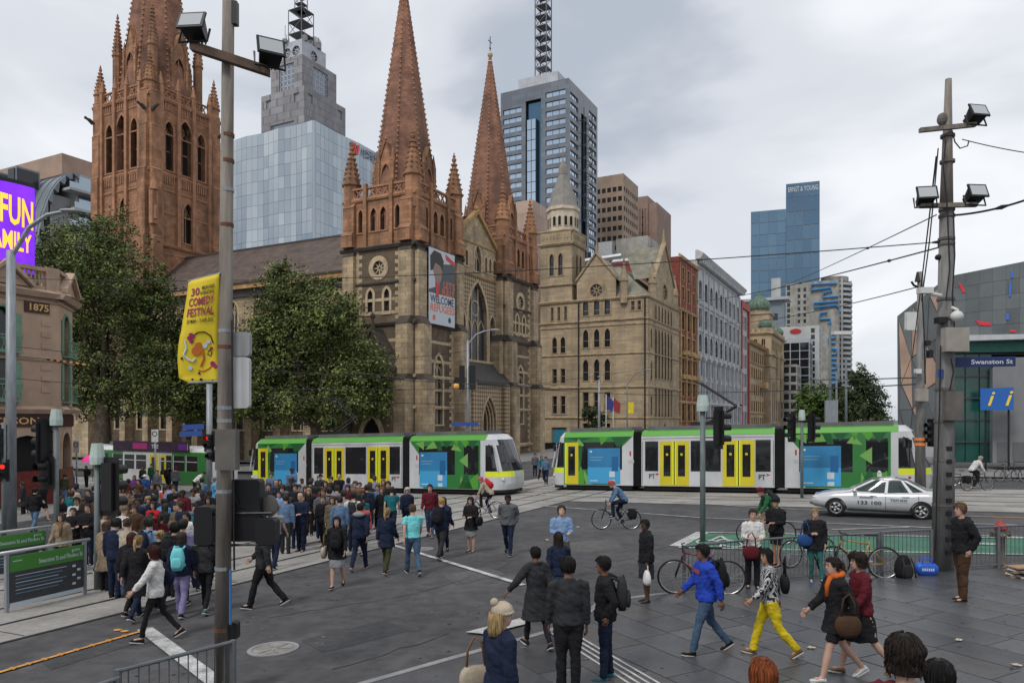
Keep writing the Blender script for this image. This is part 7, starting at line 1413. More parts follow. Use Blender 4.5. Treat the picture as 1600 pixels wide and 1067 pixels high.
def stop_sign(label, a, b_, h, txt):
 pa, pb = gp(*a), gp(*b_); t = thing('tram_stop_sign', label, 'tram stop sign', pa); u = (pb - pa); L = u.length; fr = Fr(pa, u); fr.u = u.normalized(); fr.n = V((fr.u.y, -fr.u.x, 0)).normalized()
 k = h
 for s in (0.03, L - .03): MB().fbox(fr, s - .03, s + .03, -.05, 1.25*k, -.04, .04).build('post', M_GALV, t)
 b = MB(); b.tube([fr.p(-.1, 1.27*k), fr.p(L + .1, 1.27*k)], .035, 8); b.build('top_rail', mat('brushed_rail', (.5, .5, .5), .35, metal=.5, var=.05), t, smooth=True)
 MB().fbox(fr, .08, L - .08, .84*k, 1.17*k, -.02, .03).build('green_panel', mat('ptv_green', (.055, .21, .035), .5, var=.05), t); MB().fbox(fr, .08, L - .08, .2*k, .83*k, -.02, .03).build('map_panel', mat('map_grey', (.045, .05, .055), .45, var=.1, scale=4), t); MB().fbox(fr, .08, L - .08, .1*k, .19*k, -.02, .03).build('lower_panel', M_ADW, t)
 text(t, txt, fr, L*.38, .93*k, .035, .1*k, M_ADW, width=L*.56); text(t, 'ptv', fr, L - .38, 1.06*k, .035, .07*k, M_ADW, width=.2); MB().fbox(fr, .14, .34, 1.06*k, 1.075*k, .03, .034).build('printed_line', M_ADW, t)
 for j in range(6): MB().fbox(fr, .2, L - .5 - .1*(j % 3), (.74 - .075*j)*k, (.752 - .075*j)*k, .03, .034).build('printed_line', MATS['advert_text'] if j % 2 else M_ADW, t)
 for j in range(5): MB().fbox(fr, L - .36 + .12*(j % 2), L - .28 + .12*(j % 2), (.7 - .1*j)*k, (.75 - .1*j)*k, .03, .035).build('printed_box', M_ADW, t)
 return t
stop_sign('green tram stop sign nearest the yellow line, facing the camera', (8, 958), (134, 928), 1.0, 'Swanston St and Flinders St')
stop_sign('second green tram stop sign behind the nearest one, cut by the frame', (-52, 918), (74, 895), 1.0, 'Swanston St and Flinders St')
M_FEN = mat('fence_grey', (0.13, 0.14, 0.15), 0.5, var=0.12, scale=4, metal=0.2)
BAR = None
def fence(label, pts, h, gap=.105, r=.009):
 t = thing('pedestrian_fence', label, 'fence', pts[0]); bm_ = MB(); bm_.tube([(0, 0, .08), (0, 0, h - .02)], r, 6); bar = bm_.mesh('bar', M_FEN)
 for a, b in zip(pts, pts[1:]):
  L = (b - a).length; d = (b - a)/L
  MB().tube([a + Z*h, b + Z*h], .024, 8).build('top_rail', M_FEN, t); MB().tube([a + Z*.1, b + Z*.1], .016, 6).build('bottom_rail', M_FEN, t)
  n = int(L/gap)
  for i in range(1, n): place(bar, 'bar', t, Matrix.Translation(a + (b - a)*i/n))
 for a in pts: MB().box((-.03, -.03, -.05), (.03, .03, h + .02)).build('post', M_FEN, t, world=Matrix.Translation(a))
 return t
def fpt(u, v, Y, h): p = px(u, v, Y); return V((p.x, p.y, p.z - h))
fence('grey steel fence panel at the foot of the weathered pole', [fpt(364, 1002, 9.0, 1.15), fpt(184, 1048, 8.0, 1.15)], 1.15, r=.008); fence('lower grey fence panel stepping off towards the frame corner', [fpt(183, 1060, 7.95, 1.15), fpt(40, 1104, 7.2, 1.15)], 1.15, r=.008)
FP = [gp(*q) for q in ((1069, 926), (1167, 914), (1268, 906), (1372, 901))]; FP2 = [gp(*q) for q in ((1378, 899), (1455, 894))]; FP3 = [gp(*q) for q in ((1492, 892), (1560, 888), (1650, 883))]
fence('forecourt fence panels behind the waiting people', FP, 1.0); fence('forecourt fence panel behind the black backpack and blue bag', FP2, 1.0); fence('forecourt fence panels beside the hydrant and hooded man', FP3, 1.0)
p = gp(1563, 886); HY_ = thing('fire_hydrant', 'red topped fire hydrant post with a weathered body', 'hydrant', p, scale=1.0); M_HYB = mat('hydrant_body', (.16, .13, .09), .7, var=.25, scale=6)
def lathe(prof, n=14): return MB().loft([[V((r*math.cos(2*math.pi*i/n), r*math.sin(2*math.pi*i/n), z)) for i in range(n)] for r, z in prof])
lathe([(.13, 0), (.13, .04), (.10, .06), (.10, .72), (.14, .74), (.14, .8), (.10, .82), (.10, .9)]).buildl('body', M_HYB, HY_, True); lathe([(.14, .9), (.15, .95), (.11, 1.04), (.05, 1.08), (.04, 1.13), (.01, 1.14)]).buildl('cap', mat('hydrant_red', (.35, .04, .035), .6, var=.15, scale=5), HY_, True)
for sd in (-1, 1): b = MB(); b.tube([(0, 0, .8), (sd*.2, 0, .8)], .05, 8); b.tube([(sd*.2, 0, .8), (sd*.23, 0, .8)], .07, 8); b.buildl('outlet', M_HYB, HY_)
M_WIRE = plain('wire_black', (.015, .015, .016), .5)
def wire(label, a, b, sag=.3, r=.016, beads=()):
 a, b = V(a), V(b); n = 16; pts = [a.lerp(b, i/n) - Z*sag*4*(i/n)*(1 - i/n) for i in range(n + 1)]
 t = thing('overhead_wire', label, 'wire', a, group='overhead wires'); m = MB(); m.tube(pts, r, 5); m.build('cable', M_WIRE, t)
 for f in beads: q = pts[int(f*n)]; d = (pts[int(f*n)+1] - q).normalized(); m = MB(); m.tube([q - d*.18, q, q + d*.18], [.02, .05, .02], 6); m.build('insulator', M_WIRE, t)
wire('longest level wire crossing the sky from the concrete pole to the hotel', rp(1470, 378), px(-30, 432, 34), .5, .014, (.06,)); wire('wire sloping from the concrete pole towards the grey warehouse', rp(1470, 386), px(1085, 470, 70), .3, .02, (.08, .3)); wire('wire dropping from the floodlight arm towards the office row', rp(1463, 336), px(1180, 462, 75), .2, .016, (.18,))
wire('wire leaving the concrete pole high towards the frame edge', rp(1503, 218, -.2), px(1660, 246, 17), .05, .012); wire('thick double cable rising off to the frame edge', rp(1484, 337), px(1660, 290, 15), .12, .025, (.5,)); wire('dark cable running behind the concrete pole base lights', rp(1463, 245), px(1425, 560, 33), .1, .02)
wire('low tram wire in front of the dark street trees', px(1435, 590, 33), px(1180, 590, 120), .2, .03); wire('second low tram wire above the far tram roof', px(1435, 600, 33), px(1060, 612, 100), .2, .03); wire('span wire passing the curved balcony tower', px(1436, 448, 33), px(1120, 505, 90), .5, .025, (.4,))
for i, (u0, v0, Y0, u1, v1, Y1, lab) in enumerate(((-10, 538, 36, 860, 606, 45, 'tram wire across the hotel upper windows and the big tree'), (-10, 553, 36, 600, 585, 44, 'tram wire with the striped guard'), (-10, 588, 37, 730, 632, 46, 'lowest tram wire in front of the big trees'), (380, 572, 48, 730, 548, 56, 'wire rising past the broad tree to the curved lamp'), (380, 605, 46, 860, 600, 48, 'contact wire over the loading tram'), (540, 580, 44, 1060, 618, 42, 'contact wire over the gap between trams'), (735, 610, 56, 1100, 560, 80, 'wire crossing low over the gothic offices'))):
 wire(lab, px(u0, v0, Y0), px(u1, v1, Y1), .25, .017, (.5,) if i in (1, 4) else ())
t = thing('wire_guard', 'orange and black striped guard on a tram wire by the hotel', 'guard', px(75, 562, 37.2)); M_ORS = plain('guard_orange', (.6, .25, .04), .5)
for i in range(12): a, c = px(74 + 5*i, 561.5 + .7*i, 37.3), px(79 + 5*i, 562.2 + .7*i, 37.3); MB().tube([a, c], .05, 6).build('stripe', M_ORS if i % 2 else M_SIGB, t)
# -- people
SKIN = {k: mat('skin_' + k, c, 0.55, var=0.06, scale=6, spec=0.35) for k, c in dict(fair=(.50, .31, .235), tan=(.38, .22, .15), brown=(.19, .095, .06), dark=(.075, .04, .028)).items()}
HAIRC = {k: mat('hair_' + k, c, 0.5, var=0.5, scale=16, bump=0.8, stretch=(5, 5, .35)) for k, c in dict(black=(.012, .010, .010), dark=(.028, .018, .013), brown=(.065, .037, .02), light=(.16, .09, .045), blonde=(.40, .27, .12), red=(.30, .075, .02), auburn=(.06, .012, .012), grey=(.20, .19, .18), white=(.55, .53, .50)).items()}
CLC = dict(black=(.013, .013, .015), charcoal=(.035, .036, .04), grey=(.13, .135, .145), lightgrey=(.30, .31, .33), white=(.58, .57, .55), cream=(.50, .42, .32), beige=(.33, .25, .17), brown=(.085, .045, .025), tan=(.22, .13, .07), navy=(.016, .024, .055), blue=(.03, .09, .28), royal=(.02, .055, .38), lightblue=(.25, .38, .60), sky=(.10, .36, .62), steel=(.13, .22, .36), denim=(.07, .12, .20), paledenim=(.14, .22, .32), teal=(.02, .17, .20), aqua=(.16, .55, .58), green=(.03, .14, .06), olive=(.06, .065, .03), khaki=(.17, .14, .09), red=(.48, .02, .03), maroon=(.13, .014, .024), pink=(.55, .14, .2), coral=(.52, .1, .09), purple=(.19, .05, .25), lilac=(.25, .22, .40), yellow=(.62, .47, .02), orange=(.5, .11, .02), gold=(.42, .24, .03), tealgreen=(.03, .13, .12))
CLO = {}
for _k in CLC:
 if _k not in ('black', 'white', 'yellow', 'royal', 'orange', 'aqua', 'red'): CLC[_k] = tuple(v_*.78 for v_ in CLC[_k])
def cloth(c):
 if c not in CLO: CLO[c] = mat('cloth_' + c, CLC[c], 0.85, var=0.14, scale=5, bump=0.35, spec=0.2)
 return CLO[c]
M_EYE = plain('eye_dark', (.02, .015, .012), .3); M_LIP = plain('lip', (.28, .10, .09), .5); M_SOLE = plain('shoe_sole', (.45, .45, .44), .7)
REMQ = []
def remesh_to(me_target_setter, mb, voxel, sm, wr, mats, name, raw=None): REMQ.append((me_target_setter, mb, voxel, sm, wr, mats, name, raw))
def ring_(c, rx, ry, z, n=14, yf=None, rot=None):
 out = []
 for i in range(n):
  a = 2*math.pi*i/n; s_ = math.sin(a); p = V((c[0] + rx*math.cos(a), c[1] + (ry if (s_ < 0 or yf is None) else yf)*s_, z)); out.append(rot @ p if rot else p)
 return out
POSE = dict(stand=((2, 2, -2, 3), (4, 8, 12, 0), (-2, 8, 14, 0)), walk=((21, 8, -17, 24), (-24, 8, 18, 0), (24, 8, 26, 0)), walk2=((-17, 24, 21, 8), (24, 8, 26, 0), (-24, 8, 18, 0)), stroll=((15, 6, -12, 18), (-12, 8, 15, 0), (14, 8, 24, 0)), stroll2=((-12, 18, 15, 6), (14, 8, 24, 0), (-12, 8, 15, 0)), pocket=((3, 3, -3, 3), (-24, 14, 46, .28), (-24, 14, 46, .28)), pwalk=((18, 6, -16, 22), (-24, 14, 46, .28), (-24, 14, 46, .28)), hold=((3, 3, -3, 3), (10, 8, 85, .45), (10, 8, 85, .45)), phone=((12, 5, -10, 14), (18, 8, 105, .3), (0, 8, 15, 0)), bag=((10, 5, -10, 14), (0, 10, 8, 0), (8, 12, 95, .35)), lean=((22, 4, 10, 14), (0, 12, 30, .2), (10, 8, 95, .45)), reach=((18, 6, -16, 22), (8, 38, 25, -.3), (-14, 10, 16, 0)), handout=((18, 6, -18, 22), (32, 14, 12, 0), (-8, 8, 14, 0)), ride=((78, 82, 34, 62), (58, 8, 12, .1), (58, 8, 12, .1)), arms=((3, 3, -3, 3), (20, 14, 100, .8), (16, 14, 100, .8)))
def figure(key, H=1.72, sex='m', pose='stand', top='jacket', bot='trousers', hair='short', lean=None, yaw=0, voxel=.022, fat=1.0, feat=True, pitch=0):
 """meshes of one figure in its own coordinates: faces +y, feet on z=0"""
 (hL, kL, hR, kR), aL, aR = POSE[pose]; S = H/1.75; lean = (lean if lean is not None else (38 if pose == 'ride' else 3 if 'walk' in pose else 1)); fw = sex == 'f'
 RT = Matrix.Translation((0, 0, .95)) @ Matrix.Rotation(rad(-lean), 4, 'X') @ Matrix.Translation((0, 0, -.95))
 legs = []
 for sd, h, k in ((-1, hL, kL), (1, hR, kR)):
  h_, hk = rad(h), rad(h - k); hip = V((sd*.088, 0, .92)); kn = hip + V((sd*.006, math.sin(h_), -math.cos(h_)))*.425; an = kn + V((0, math.sin(hk), -math.cos(hk)))*.41
  fp = hk*.75 if h < -4 else (.18 if h > 14 and pose != 'ride' else 0.0)
  if pose == 'ride': fp = -.1
  fd = V((sd*.12, math.cos(fp), math.sin(fp))); dn = V((0, math.sin(fp), -math.cos(fp)))
  legs.append((hip, kn, an, fd, dn))
 low = min(min((an + dn*.075 + fd*.17).z, (an + dn*.075 - fd*.05).z) for _, _, an, fd, dn in legs) if pose != 'ride' else 0.0
 if pose == 'ride': low = -.02
 sh = Matrix.Translation((0, 0, -low)); up = lambda p: sh @ V(p); tp = lambda p: sh @ (RT @ V(p))
 sw = .172 if fw else .19
 arms = []
 for sd, (f, ab, el, inw) in ((-1, aL), (1, aR)):
  f_, a_, e_ = rad(f), rad(ab), rad(f + el); s0 = V((sd*sw, -.01, 1.415)); d1 = V((sd*math.sin(a_), math.sin(f_)*math.cos(a_), -math.cos(f_)*math.cos(a_))).normalized(); e0 = s0 + d1*.285
  d2 = V((sd*(math.sin(a_)*.4 - inw), math.sin(e_), -math.cos(e_))).normalized(); w0 = e0 + d2*.25; arms.append((sd, tp(s0), tp(e0), tp(w0), (RT.to_3x3() @ d2)))
 hc = V((0, .025, 1.635)); HR = RT @ Matrix.Translation(hc) @ Matrix.Rotation(rad(yaw), 4, 'Z') @ Matrix.Rotation(rad(-pitch), 4, 'X'); HR = sh @ HR
 out = {}
 b = MB(); bw = .9*fat
 T = [(.84, .125, .09), (.95, .158 if fw else .15, .108), (1.06, .125 if fw else .135, .09), (1.2, .135 if fw else .15, .1), (1.32, .15 if fw else .165, .105), (1.41, .15 if fw else .17, .085), (1.45, .09, .065)]
 b.loft([[tp(p) if z > .95 else up(p) for p in ring_((0, 0), rx*bw, ry*bw, z)] for z, rx, ry in T])
 b.tube([tp((0, -.01, 1.40)), tp((0, .0, 1.47)), tp((0, .012, 1.56))], [.062, .052 if fw else .058, .055], 10)
 HP = [(-.118, .026, .066, .0), (-.102, .046, .08, .02), (-.07, .060, .086, .055), (-.03, .069, .088, .085), (.015, .0745, .089, .097), (.055, .073, .085, .099), (.088, .061, .068, .083), (.112, .034, .035, .05)]
 b.loft([[HR @ p for p in ring_((0, 0), rx, yb, z, 16, yf)] for z, rx, yf, yb in HP])
 nb = MB(); nb.add([V((0, .084, .015)), V((-.016, .085, -.03)), V((.016, .085, -.03)), V((0, .112, -.026)), V((0, .09, -.036))], [(0, 1, 3), (0, 3, 2), (1, 4, 3), (4, 2, 3), (0, 2, 4, 1)])
 for v_ in (nb.v,): b2 = [HR @ V(p) for p in v_]
 for sd in (-1, 1):
  eb = MB(); eb.ball((sd*.076, -.005, -.01), (.012, .02, .032), 6, 4); b.add([HR @ V(p) for p in eb.v], eb.f)
 for (hip, kn, an, fd, dn) in legs: lk = 1.0 if bot in ('skirt', 'shorts') else .74; b.tube([up(hip + Z*.03), up(hip.lerp(kn, .5)), up(kn), up(kn.lerp(an, .35)), up(an), up(an + dn*.05)], [.082*fat*lk, .072*fat*lk, .053*lk, .056*lk, .036*max(lk, .85), .034], 10); b.tube([up(an + dn*.035 - fd*.03), up(an + dn*.05 + fd*.12)], [.034, .03], 8)
 for sd, s0, e0, w0, d2 in arms: b.tube([s0, s0.lerp(e0, .5), e0, e0.lerp(w0, .4), w0], [.05*fat, .044*fat, .036, .036, .025], 9)
 raw = MB(); raw.add(b2, nb.f, 0)
 for sd, s0, e0, w0, d2 in arms:
  side = V((1, 0, 0)) - d2*d2.x; side = side.normalized() if side.length > .1 else V((0, 1, 0)); bk = d2.cross(side).normalized(); pl = d2.cross(V((sd, 0, 0))); fwd_ = (V((0, 1, 0)) - d2*d2.y); fwd_ = fwd_.normalized() if fwd_.length > .2 else Z.copy(); inn = fwd_.cross(d2).normalized()
  if inn.x*sd > 0: inn = -inn
  raw.loft([[w0 + d2*t_ + fwd_*math.cos(a)*rx + inn*math.sin(a)*ry for a in (2*math.pi*i/8 for i in range(8))] for t_, rx, ry in ((-.02, .024, .02), (.02, .032, .017), (.06, .04, .016), (.09, .038, .014))])
  for i, (off, ln) in enumerate(((.029, .068), (.01, .078), (-.01, .072), (-.028, .056))):
   q0 = w0 + d2*.085 + fwd_*off; q1 = q0 + d2*ln*.45 + inn*.006; q2 = q1 + d2*ln*.33 + inn*ln*.22; q3 = q2 + d2*ln*.15 + inn*ln*.25; raw.tube([q0, q1, q2, q3], [.0095, .009, .008, .006], 6)
  q0 = w0 + d2*.025 + fwd_*.026; raw.tube([q0, q0 + d2*.03 + fwd_*.026, q0 + d2*.062 + fwd_*.03 + inn*.01], [.012, .0105, .007], 6)
 if feat:
  for sd in (-1, 1):
   e = MB(); e.ball((sd*.031, .0815, .012), (.013, .006, .0065), 8, 4); raw.add([HR @ V(p) for p in e.v], e.f, 1); e = MB(); e.add([V((sd*.012, .088, .03)), V((sd*.05, .076, .032)), V((sd*.05, .077, .037)), V((sd*.012, .089, .036)), V((sd*.012, .092, .03)), V((sd*.05, .080, .032)), V((sd*.05, .081, .037)), V((sd*.012, .093, .036))], BOXF); raw.add([HR @ V(p) for p in e.v], e.f, 1)
  e = MB(); e.ball((0, .083, -.066), (.024, .008, .008), 8, 4); raw.add([HR @ V(p) for p in e.v], e.f, 2)
 out['body'] = (b, raw)
 tb = MB(); hem = dict(tee=.93, shirt=.92, jacket=.86, hoodie=.88, coat=.52, short_coat=.72, dress=.62, sweater=.90, blazer=.84, vest=.9, cardigan=.8)[top]; g_ = dict(tee=.016, shirt=.018, sweater=.024, blazer=.03, jacket=.036, hoodie=.036, coat=.036, short_coat=.034, dress=.016, vest=.03, cardigan=.028)[top]
 TT = [(hem, (.158 if hem > .8 else .185 + (.86 - hem)*.12)*fat, (.115 if hem > .8 else .15 + (.86 - hem)*.12)*fat)]
 if hem < .8: TT.append((.84, .168*fat, .13*fat))
 TT += [(.95, .162*fat, .114*fat), (1.06, (.132 if fw else .142)*fat, .097*fat), (1.2, (.142 if fw else .153)*fat, .112*fat), (1.31, (.156 if fw else .17), .118 if fw else .112), (1.40, (.155 if fw else .172), .092), (1.45, .11, .07), (1.475, .07, .06)]
 sw_ = (legs[0][1].y + legs[1][1].y)*.25 if hem < .8 else 0
 tb.loft([[tp(p) if z > .9 else up(p + V((0, 0 if z > .84 else sw_, 0))) for p in ring_((0, 0), rx + g_, ry + g_, z, 16)] for z, rx, ry in TT])
 long_ = top not in ('tee', 'vest')
 for sd, s0, e0, w0, d2 in arms:
  if long_: tb.tube([s0 + V((-sd*.05, 0, .0)), s0, s0.lerp(e0, .5), e0, e0.lerp(w0, .5), w0.lerp(e0, .06)], [.07 + g_*.5, .056*fat + g_*.75, .05*fat + g_*.75, .042 + g_*.75, .038 + g_*.7, .031 + g_*.6], 10)
  else: tb.tube([s0 + V((-sd*.05, 0, 0)), s0, s0.lerp(e0, .62)], [.074, .066*fat, .060*fat], 10)
 if top in ('hoodie', 'jacket', 'coat', 'short_coat'):
  cr = .034 if top != 'hoodie' else .045
  tb.tube([tp((.075*math.cos(a), .068*math.sin(a) + (-.02 if top != 'hoodie' else -.045), 1.475 - .012*math.sin(a) - (.02 if top == 'hoodie' else 0))) for a in (math.pi*2*i/12 + .3 for i in range(13))], cr, 8)
  if top == 'hoodie': tb.ball(tp((0, -.115, 1.42)), (.1, .06, .075), 10, 6)
 elif top in ('shirt', 'blazer', 'sweater', 'cardigan'): tb.tube([tp((.062*math.cos(a), .058*math.sin(a), 1.478 - .015*math.sin(a))) for a in (math.pi*2*i/12 for i in range(13))], .018, 7)
 out['top'] = tb
 bb = MB(); wd = dict(trousers=1.14, jeans=1.06, leggings=.86, shorts=1.1, skirt=.75, wide=1.3)[bot]
 bb.loft([[up(p) for p in ring_((0, 0), rx*fat*(1 if bot != 'leggings' else .96), ry*fat, z, 14)] for z, rx, ry in ((.80, .10, .08), (.86, .160, .115), (.95, .172, .124), (1.03, .152, .112))])
 for (hip, kn, an, fd, dn) in legs:
  if bot == 'shorts': bb.tube([up(hip + Z*.02), up(hip.lerp(kn, .5)), up(hip.lerp(kn, .82))], [.098*fat, .09*fat, .088], 10)
  elif bot == 'skirt': pass
  else: bb.tube([up(hip + Z*.02), up(hip.lerp(kn, .5)), up(kn), up(kn.lerp(an, .4)), up(an + dn*(.03 if bot != 'leggings' else -.005))], [.094*fat*max(.94, wd), .082*fat*wd, .062*wd, .062*wd, .054*wd], 10)
 if bot == 'skirt': y_ = (legs[0][1].y + legs[1][1].y)/2; bb.loft([[up(p) for p in ring_((0, y_*k), rx*fat, ry*fat + abs(legs[0][1].y - legs[1][1].y)*.3*k, z, 14)] for z, rx, ry, k in ((1.0, .15, .11, 0), (.9, .172, .125, .2), (.7, .185, .14, .7), (.52, .19, .15, 1))])
 out['bottoms'] = bb
 shoes = []
 for (hip, kn, an, fd, dn) in legs:
  m_ = MB(); f3 = fd.normalized(); s3 = f3.cross(dn).normalized(); rr_ = []
  for t_, w_, h_, o_ in ((-.062, .02, .03, .045), (-.05, .033, .07, .035), (.0, .038, .085, .03), (.06, .043, .06, .045), (.12, .046, .038, .055), (.165, .036, .028, .06), (.185, .012, .016, .066)):
   c = an + f3*t_ + dn*(.085 - h_*.5); rr_.append([up(c + s3*w_*math.cos(a) + dn*(-h_*.5*math.sin(a) if math.sin(a) > 0 else -h_*.5*math.sin(a))) for a in (2*math.pi*i/10 for i in range(10))])
  m_.loft(rr_); sol = [up(an + f3*t_ + s3*w_*sg + dn*.082) for sg, seq in ((1, ((-.06, .03), (.0, .036), (.06, .042), (.12, .046), (.18, .02))), (-1, ((.18, .02), (.12, .046), (.06, .042), (.0, .036), (-.06, .03)))) for t_, w_ in seq]
  m_.prism(sol, (dn*.02), 1); shoes.append(m_)
 out['shoes'] = shoes
 hb = MB(); st = dict(short=(.058, -.02, -.07, .021), crop=(.062, 0, -.06, .012), long=(.062, -.20, -.30, .016), bob=(.058, -.11, -.12, .022), pony=(.062, -.01, -.06, .010), bun=(.062, -.01, -.06, .010), curly=(.055, -.07, -.10, .028), bald=None, beanie=(.035, -.005, -.03, .022), cap=(.045, .03, .0, .016), helmet=(.05, .02, .0, .03), hijab=(.06, -.25, -.28, .02), sunhat=(.045, .02, .0, .018), hood=(.07, -.12, -.14, .025))[hair]
 def hr_at(z):
  for (z0, rx0, yf0, yb0), (z1, rx1, yf1, yb1) in zip(HP, HP[1:]):
   if z0 <= z <= z1: f = (z - z0)/(z1 - z0); return rx0 + (rx1 - rx0)*f, yf0 + (yf1 - yf0)*f, yb0 + (yb1 - yb0)*f
  return (.02, .02, .03) if z > 0 else (.066, .05, .085)
 if st:
  zf, zs, zb, th = st; n = 26; k = 9; grid = []
  for j in range(k + 1):
   row = []
   for i in range(n):
    a = 2*math.pi*i/n; c = math.sin(a)
    zl = zf if c > .62 else zb if c < -.25 else (zs + (zf - zs)*max(0, (c - .38)/.24) if c > .38 else zs + (zb - zs)*max(0, -c/.25 if c < 0 else 0))
    z = .118 + (zl - .118)*(j/k)**1.1; rx, yf, yb = hr_at(min(z, .111)) if z > -.1 else (.072 + (-.1 - z)*.12, .04, .088 + (-.1 - z)*.06);
    if z > .108: q = max(0, (.124 - z)/.016); rx, yf, yb = .034*q + .004, .035*q + .004, .05*q + .004
    if z < -.03 and hair in ('long', 'bob', 'hijab', 'hood', 'curly'): rx = max(rx, .074); yb = max(yb, .09)
    t2 = th*(.55 + .45*min(1, (.13 - z)/.06)) + (noise.noise(V((i*.9, j*.8, hash(key) % 97)))*.011 if hair not in ('helmet', 'beanie', 'cap', 'sunhat') else 0) + (noise.noise(V((i*2.1, j*2.3, 3)))*.016 if hair == 'curly' else 0)
    y = (yf if c > 0 else yb)*c; L_ = math.hypot(rx*math.cos(a), y) or 1e-6; row.append(HR @ V((rx*math.cos(a)*(1 + t2/L_), y*(1 + t2/L_), z + th*.7*max(0, (z - .05)/.07))))
   grid.append(row)
  hb.loft(grid, cap=False); hb.poly(grid[0][::-1])
  if hair in ('short', 'crop', 'long', 'bob', 'pony', 'bun', 'curly'):
   rr = random.Random(len(str(key)) + n); fg_ = voxel < .018; nl = 430 if fg_ else 30; cen = HR @ V((0, -.01, .02))
   for _ in range(nl):
    i = rr.randrange(n); j0 = rr.randrange(0, k - 2); ln_ = rr.randint(2, 3 if hair != 'long' else 5); j1 = min(k, j0 + ln_); o_ = rr.uniform(.002, .008)*(2.2 if hair == 'curly' else 1); pts = []
    for j in range(j0, j1 + 1): q = grid[j][i].lerp(grid[j][(i + 1) % n], rr.uniform(.2, .8) if hair == 'curly' else .5); pts.append(q + (q - cen).normalized()*o_)
    e = pts[-1] - pts[-2]; pts.append(pts[-1] + e*rr.uniform(.2, .7)*(1 if j1 == k else .4) + (pts[-1] - cen).normalized()*rr.uniform(-.004, .006))
    m_ = len(pts); hb.tube(pts, [.002] + [rr.uniform(.0025, .0055) if fg_ else rr.uniform(.006, .01)]*(m_ - 2) + [.0006], 4 if not fg_ else 3)
  if hair == 'pony': hb.tube([HR @ V(p) for p in ((0, -.10, .05), (0, -.14, .03), (0, -.15, -.06), (0, -.13, -.17), (0, -.125, -.23))], [.02, .032, .035, .028, .008], 8)
  if hair == 'bun': hb.ball(HR @ V((0, -.12, .06)), .048, 10, 7)
  if hair == 'cap': hb.add([HR @ V(p) for p in ((-.07, .07, .05), (-.05, .165, .04), (.05, .165, .04), (.07, .07, .05), (-.07, .07, .06), (-.05, .165, .05), (.05, .165, .05), (.07, .07, .06))], BOXF)
  if hair == 'beanie': hb.tube([HR @ V((.086*math.cos(a), .10*math.sin(a), .02 + .008*math.sin(a))) for a in (2*math.pi*i/18 for i in range(19))], .022, 7); hb.ball(HR @ V((0, -.09, .125)), .045, 10, 7)
  if hair == 'sunhat': hb.loft([[HR @ V((r_*math.cos(a), r_*1.05*math.sin(a) - .005, z)) for a in (2*math.pi*i/20 for i in range(20))] for r_, z in ((.09, .055), (.13, .045), (.17, .03), (.168, .025), (.09, .045))], cap=False)
  if hair == 'helmet': hb.ball(HR @ V((0, -.01, .075)), (.1, .128, .078), 16, 9)
 out['hair'] = hb if st else None
 out['S'] = S; out['shoulder'] = arms[0][1].z; out['hands'] = [a[3] + a[4]*.09 for a in arms]; out['head'] = HR.copy()
 return out
FIG = {}
def get_fig(key, **kw):
 """queue the figure's meshes once; copies share them"""
 if key in FIG: return FIG[key]
 f = figure(key, **kw); vox = kw.get('voxel', .022); sk = SKIN['fair']
 rec = dict(S=f['S'], hands=f['hands'], head=f['head'])
 def q(nm, mb, wr, mats, raw=None, sm=3): me = bpy.data.meshes.new(nm); rec[nm] = me; REMQ.append((me, mb, vox, sm, wr, mats, raw))
 q('body', f['body'][0], 0.0, [sk, M_EYE, M_LIP], f['body'][1], 2); q('top', f['top'], .015, [cloth('black')]); q('bottoms', f['bottoms'], .012, [cloth('black')])
 rec['shoes'] = [s.fix(s.mesh('shoe', [cloth('black'), M_SOLE], True)) for s in f['shoes']]
 rec['hair'] = f['hair'].fix(f['hair'].mesh('hair', [HAIRC['dark']], True)) if f['hair'] else None
 FIG[key] = rec
 return rec
def flush_people():
 tmp = []
 for (me, mb, vox, sm, wr, mats, raw) in REMQ:
  m0 = mb.mesh('raw', mats); mb.fix(m0); o = bpy.data.objects.new('raw', m0); COL.objects.link(o)
  r = o.modifiers.new('r', 'REMESH'); r.mode = 'VOXEL'; r.voxel_size = vox; r.use_smooth_shade = True
  s = o.modifiers.new('s', 'SMOOTH'); s.iterations = sm; s.factor = .5; tmp.append(o)
 bpy.context.view_layer.update(); dg = bpy.context.evaluated_depsgraph_get()
 for o, (me, mb, vox, sm, wr, mats, raw) in zip(tmp, REMQ):
  ev = o.evaluated_get(dg).to_mesh(); n = len(ev.vertices); co = [0.0]*(3*n); ev.vertices.foreach_get('co', co); no = [0.0]*(3*n); ev.vertices.foreach_get('normal', no)
  vs = [(co[3*i], co[3*i+1], co[3*i+2]) for i in range(n)]
  if wr:
   for i in range(n):
    x, y, z = vs[i]; d = wr*(noise.noise(V((x*8, y*8, z*9 + x*6))) + .8*noise.noise(V((x*17, y*17, z*24 + 7 + x*12)))); vs[i] = (x + no[3*i]*d, y + no[3*i+1]*d, z + no[3*i+2]*d)
  fs = [tuple(p.vertices) for p in ev.polygons]; mi = [0]*len(fs); o.evaluated_get(dg).to_mesh_clear()
  if raw: k = len(vs); vs += [tuple(p) for p in raw.v]; fs += [tuple(q + k for q in f) for f in raw.f]; mi += raw.m
  me.from_pydata(vs, [], fs)
  for m_ in mats: me.materials.append(m_)
  me.polygons.foreach_set('material_index', mi); me.polygons.foreach_set('use_smooth', [True]*len(fs)); me.update()
 for o in tmp:
  m0 = o.data; bpy.data.objects.remove(o); bpy.data.meshes.remove(m0)
 REMQ.clear()
TOPN = dict(tee='top', shirt='shirt', sweater='sweater', blazer='blazer', jacket='jacket', hoodie='hoodie', coat='coat', short_coat='coat', dress='dress', vest='vest', cardigan='cardigan')
OBM = []
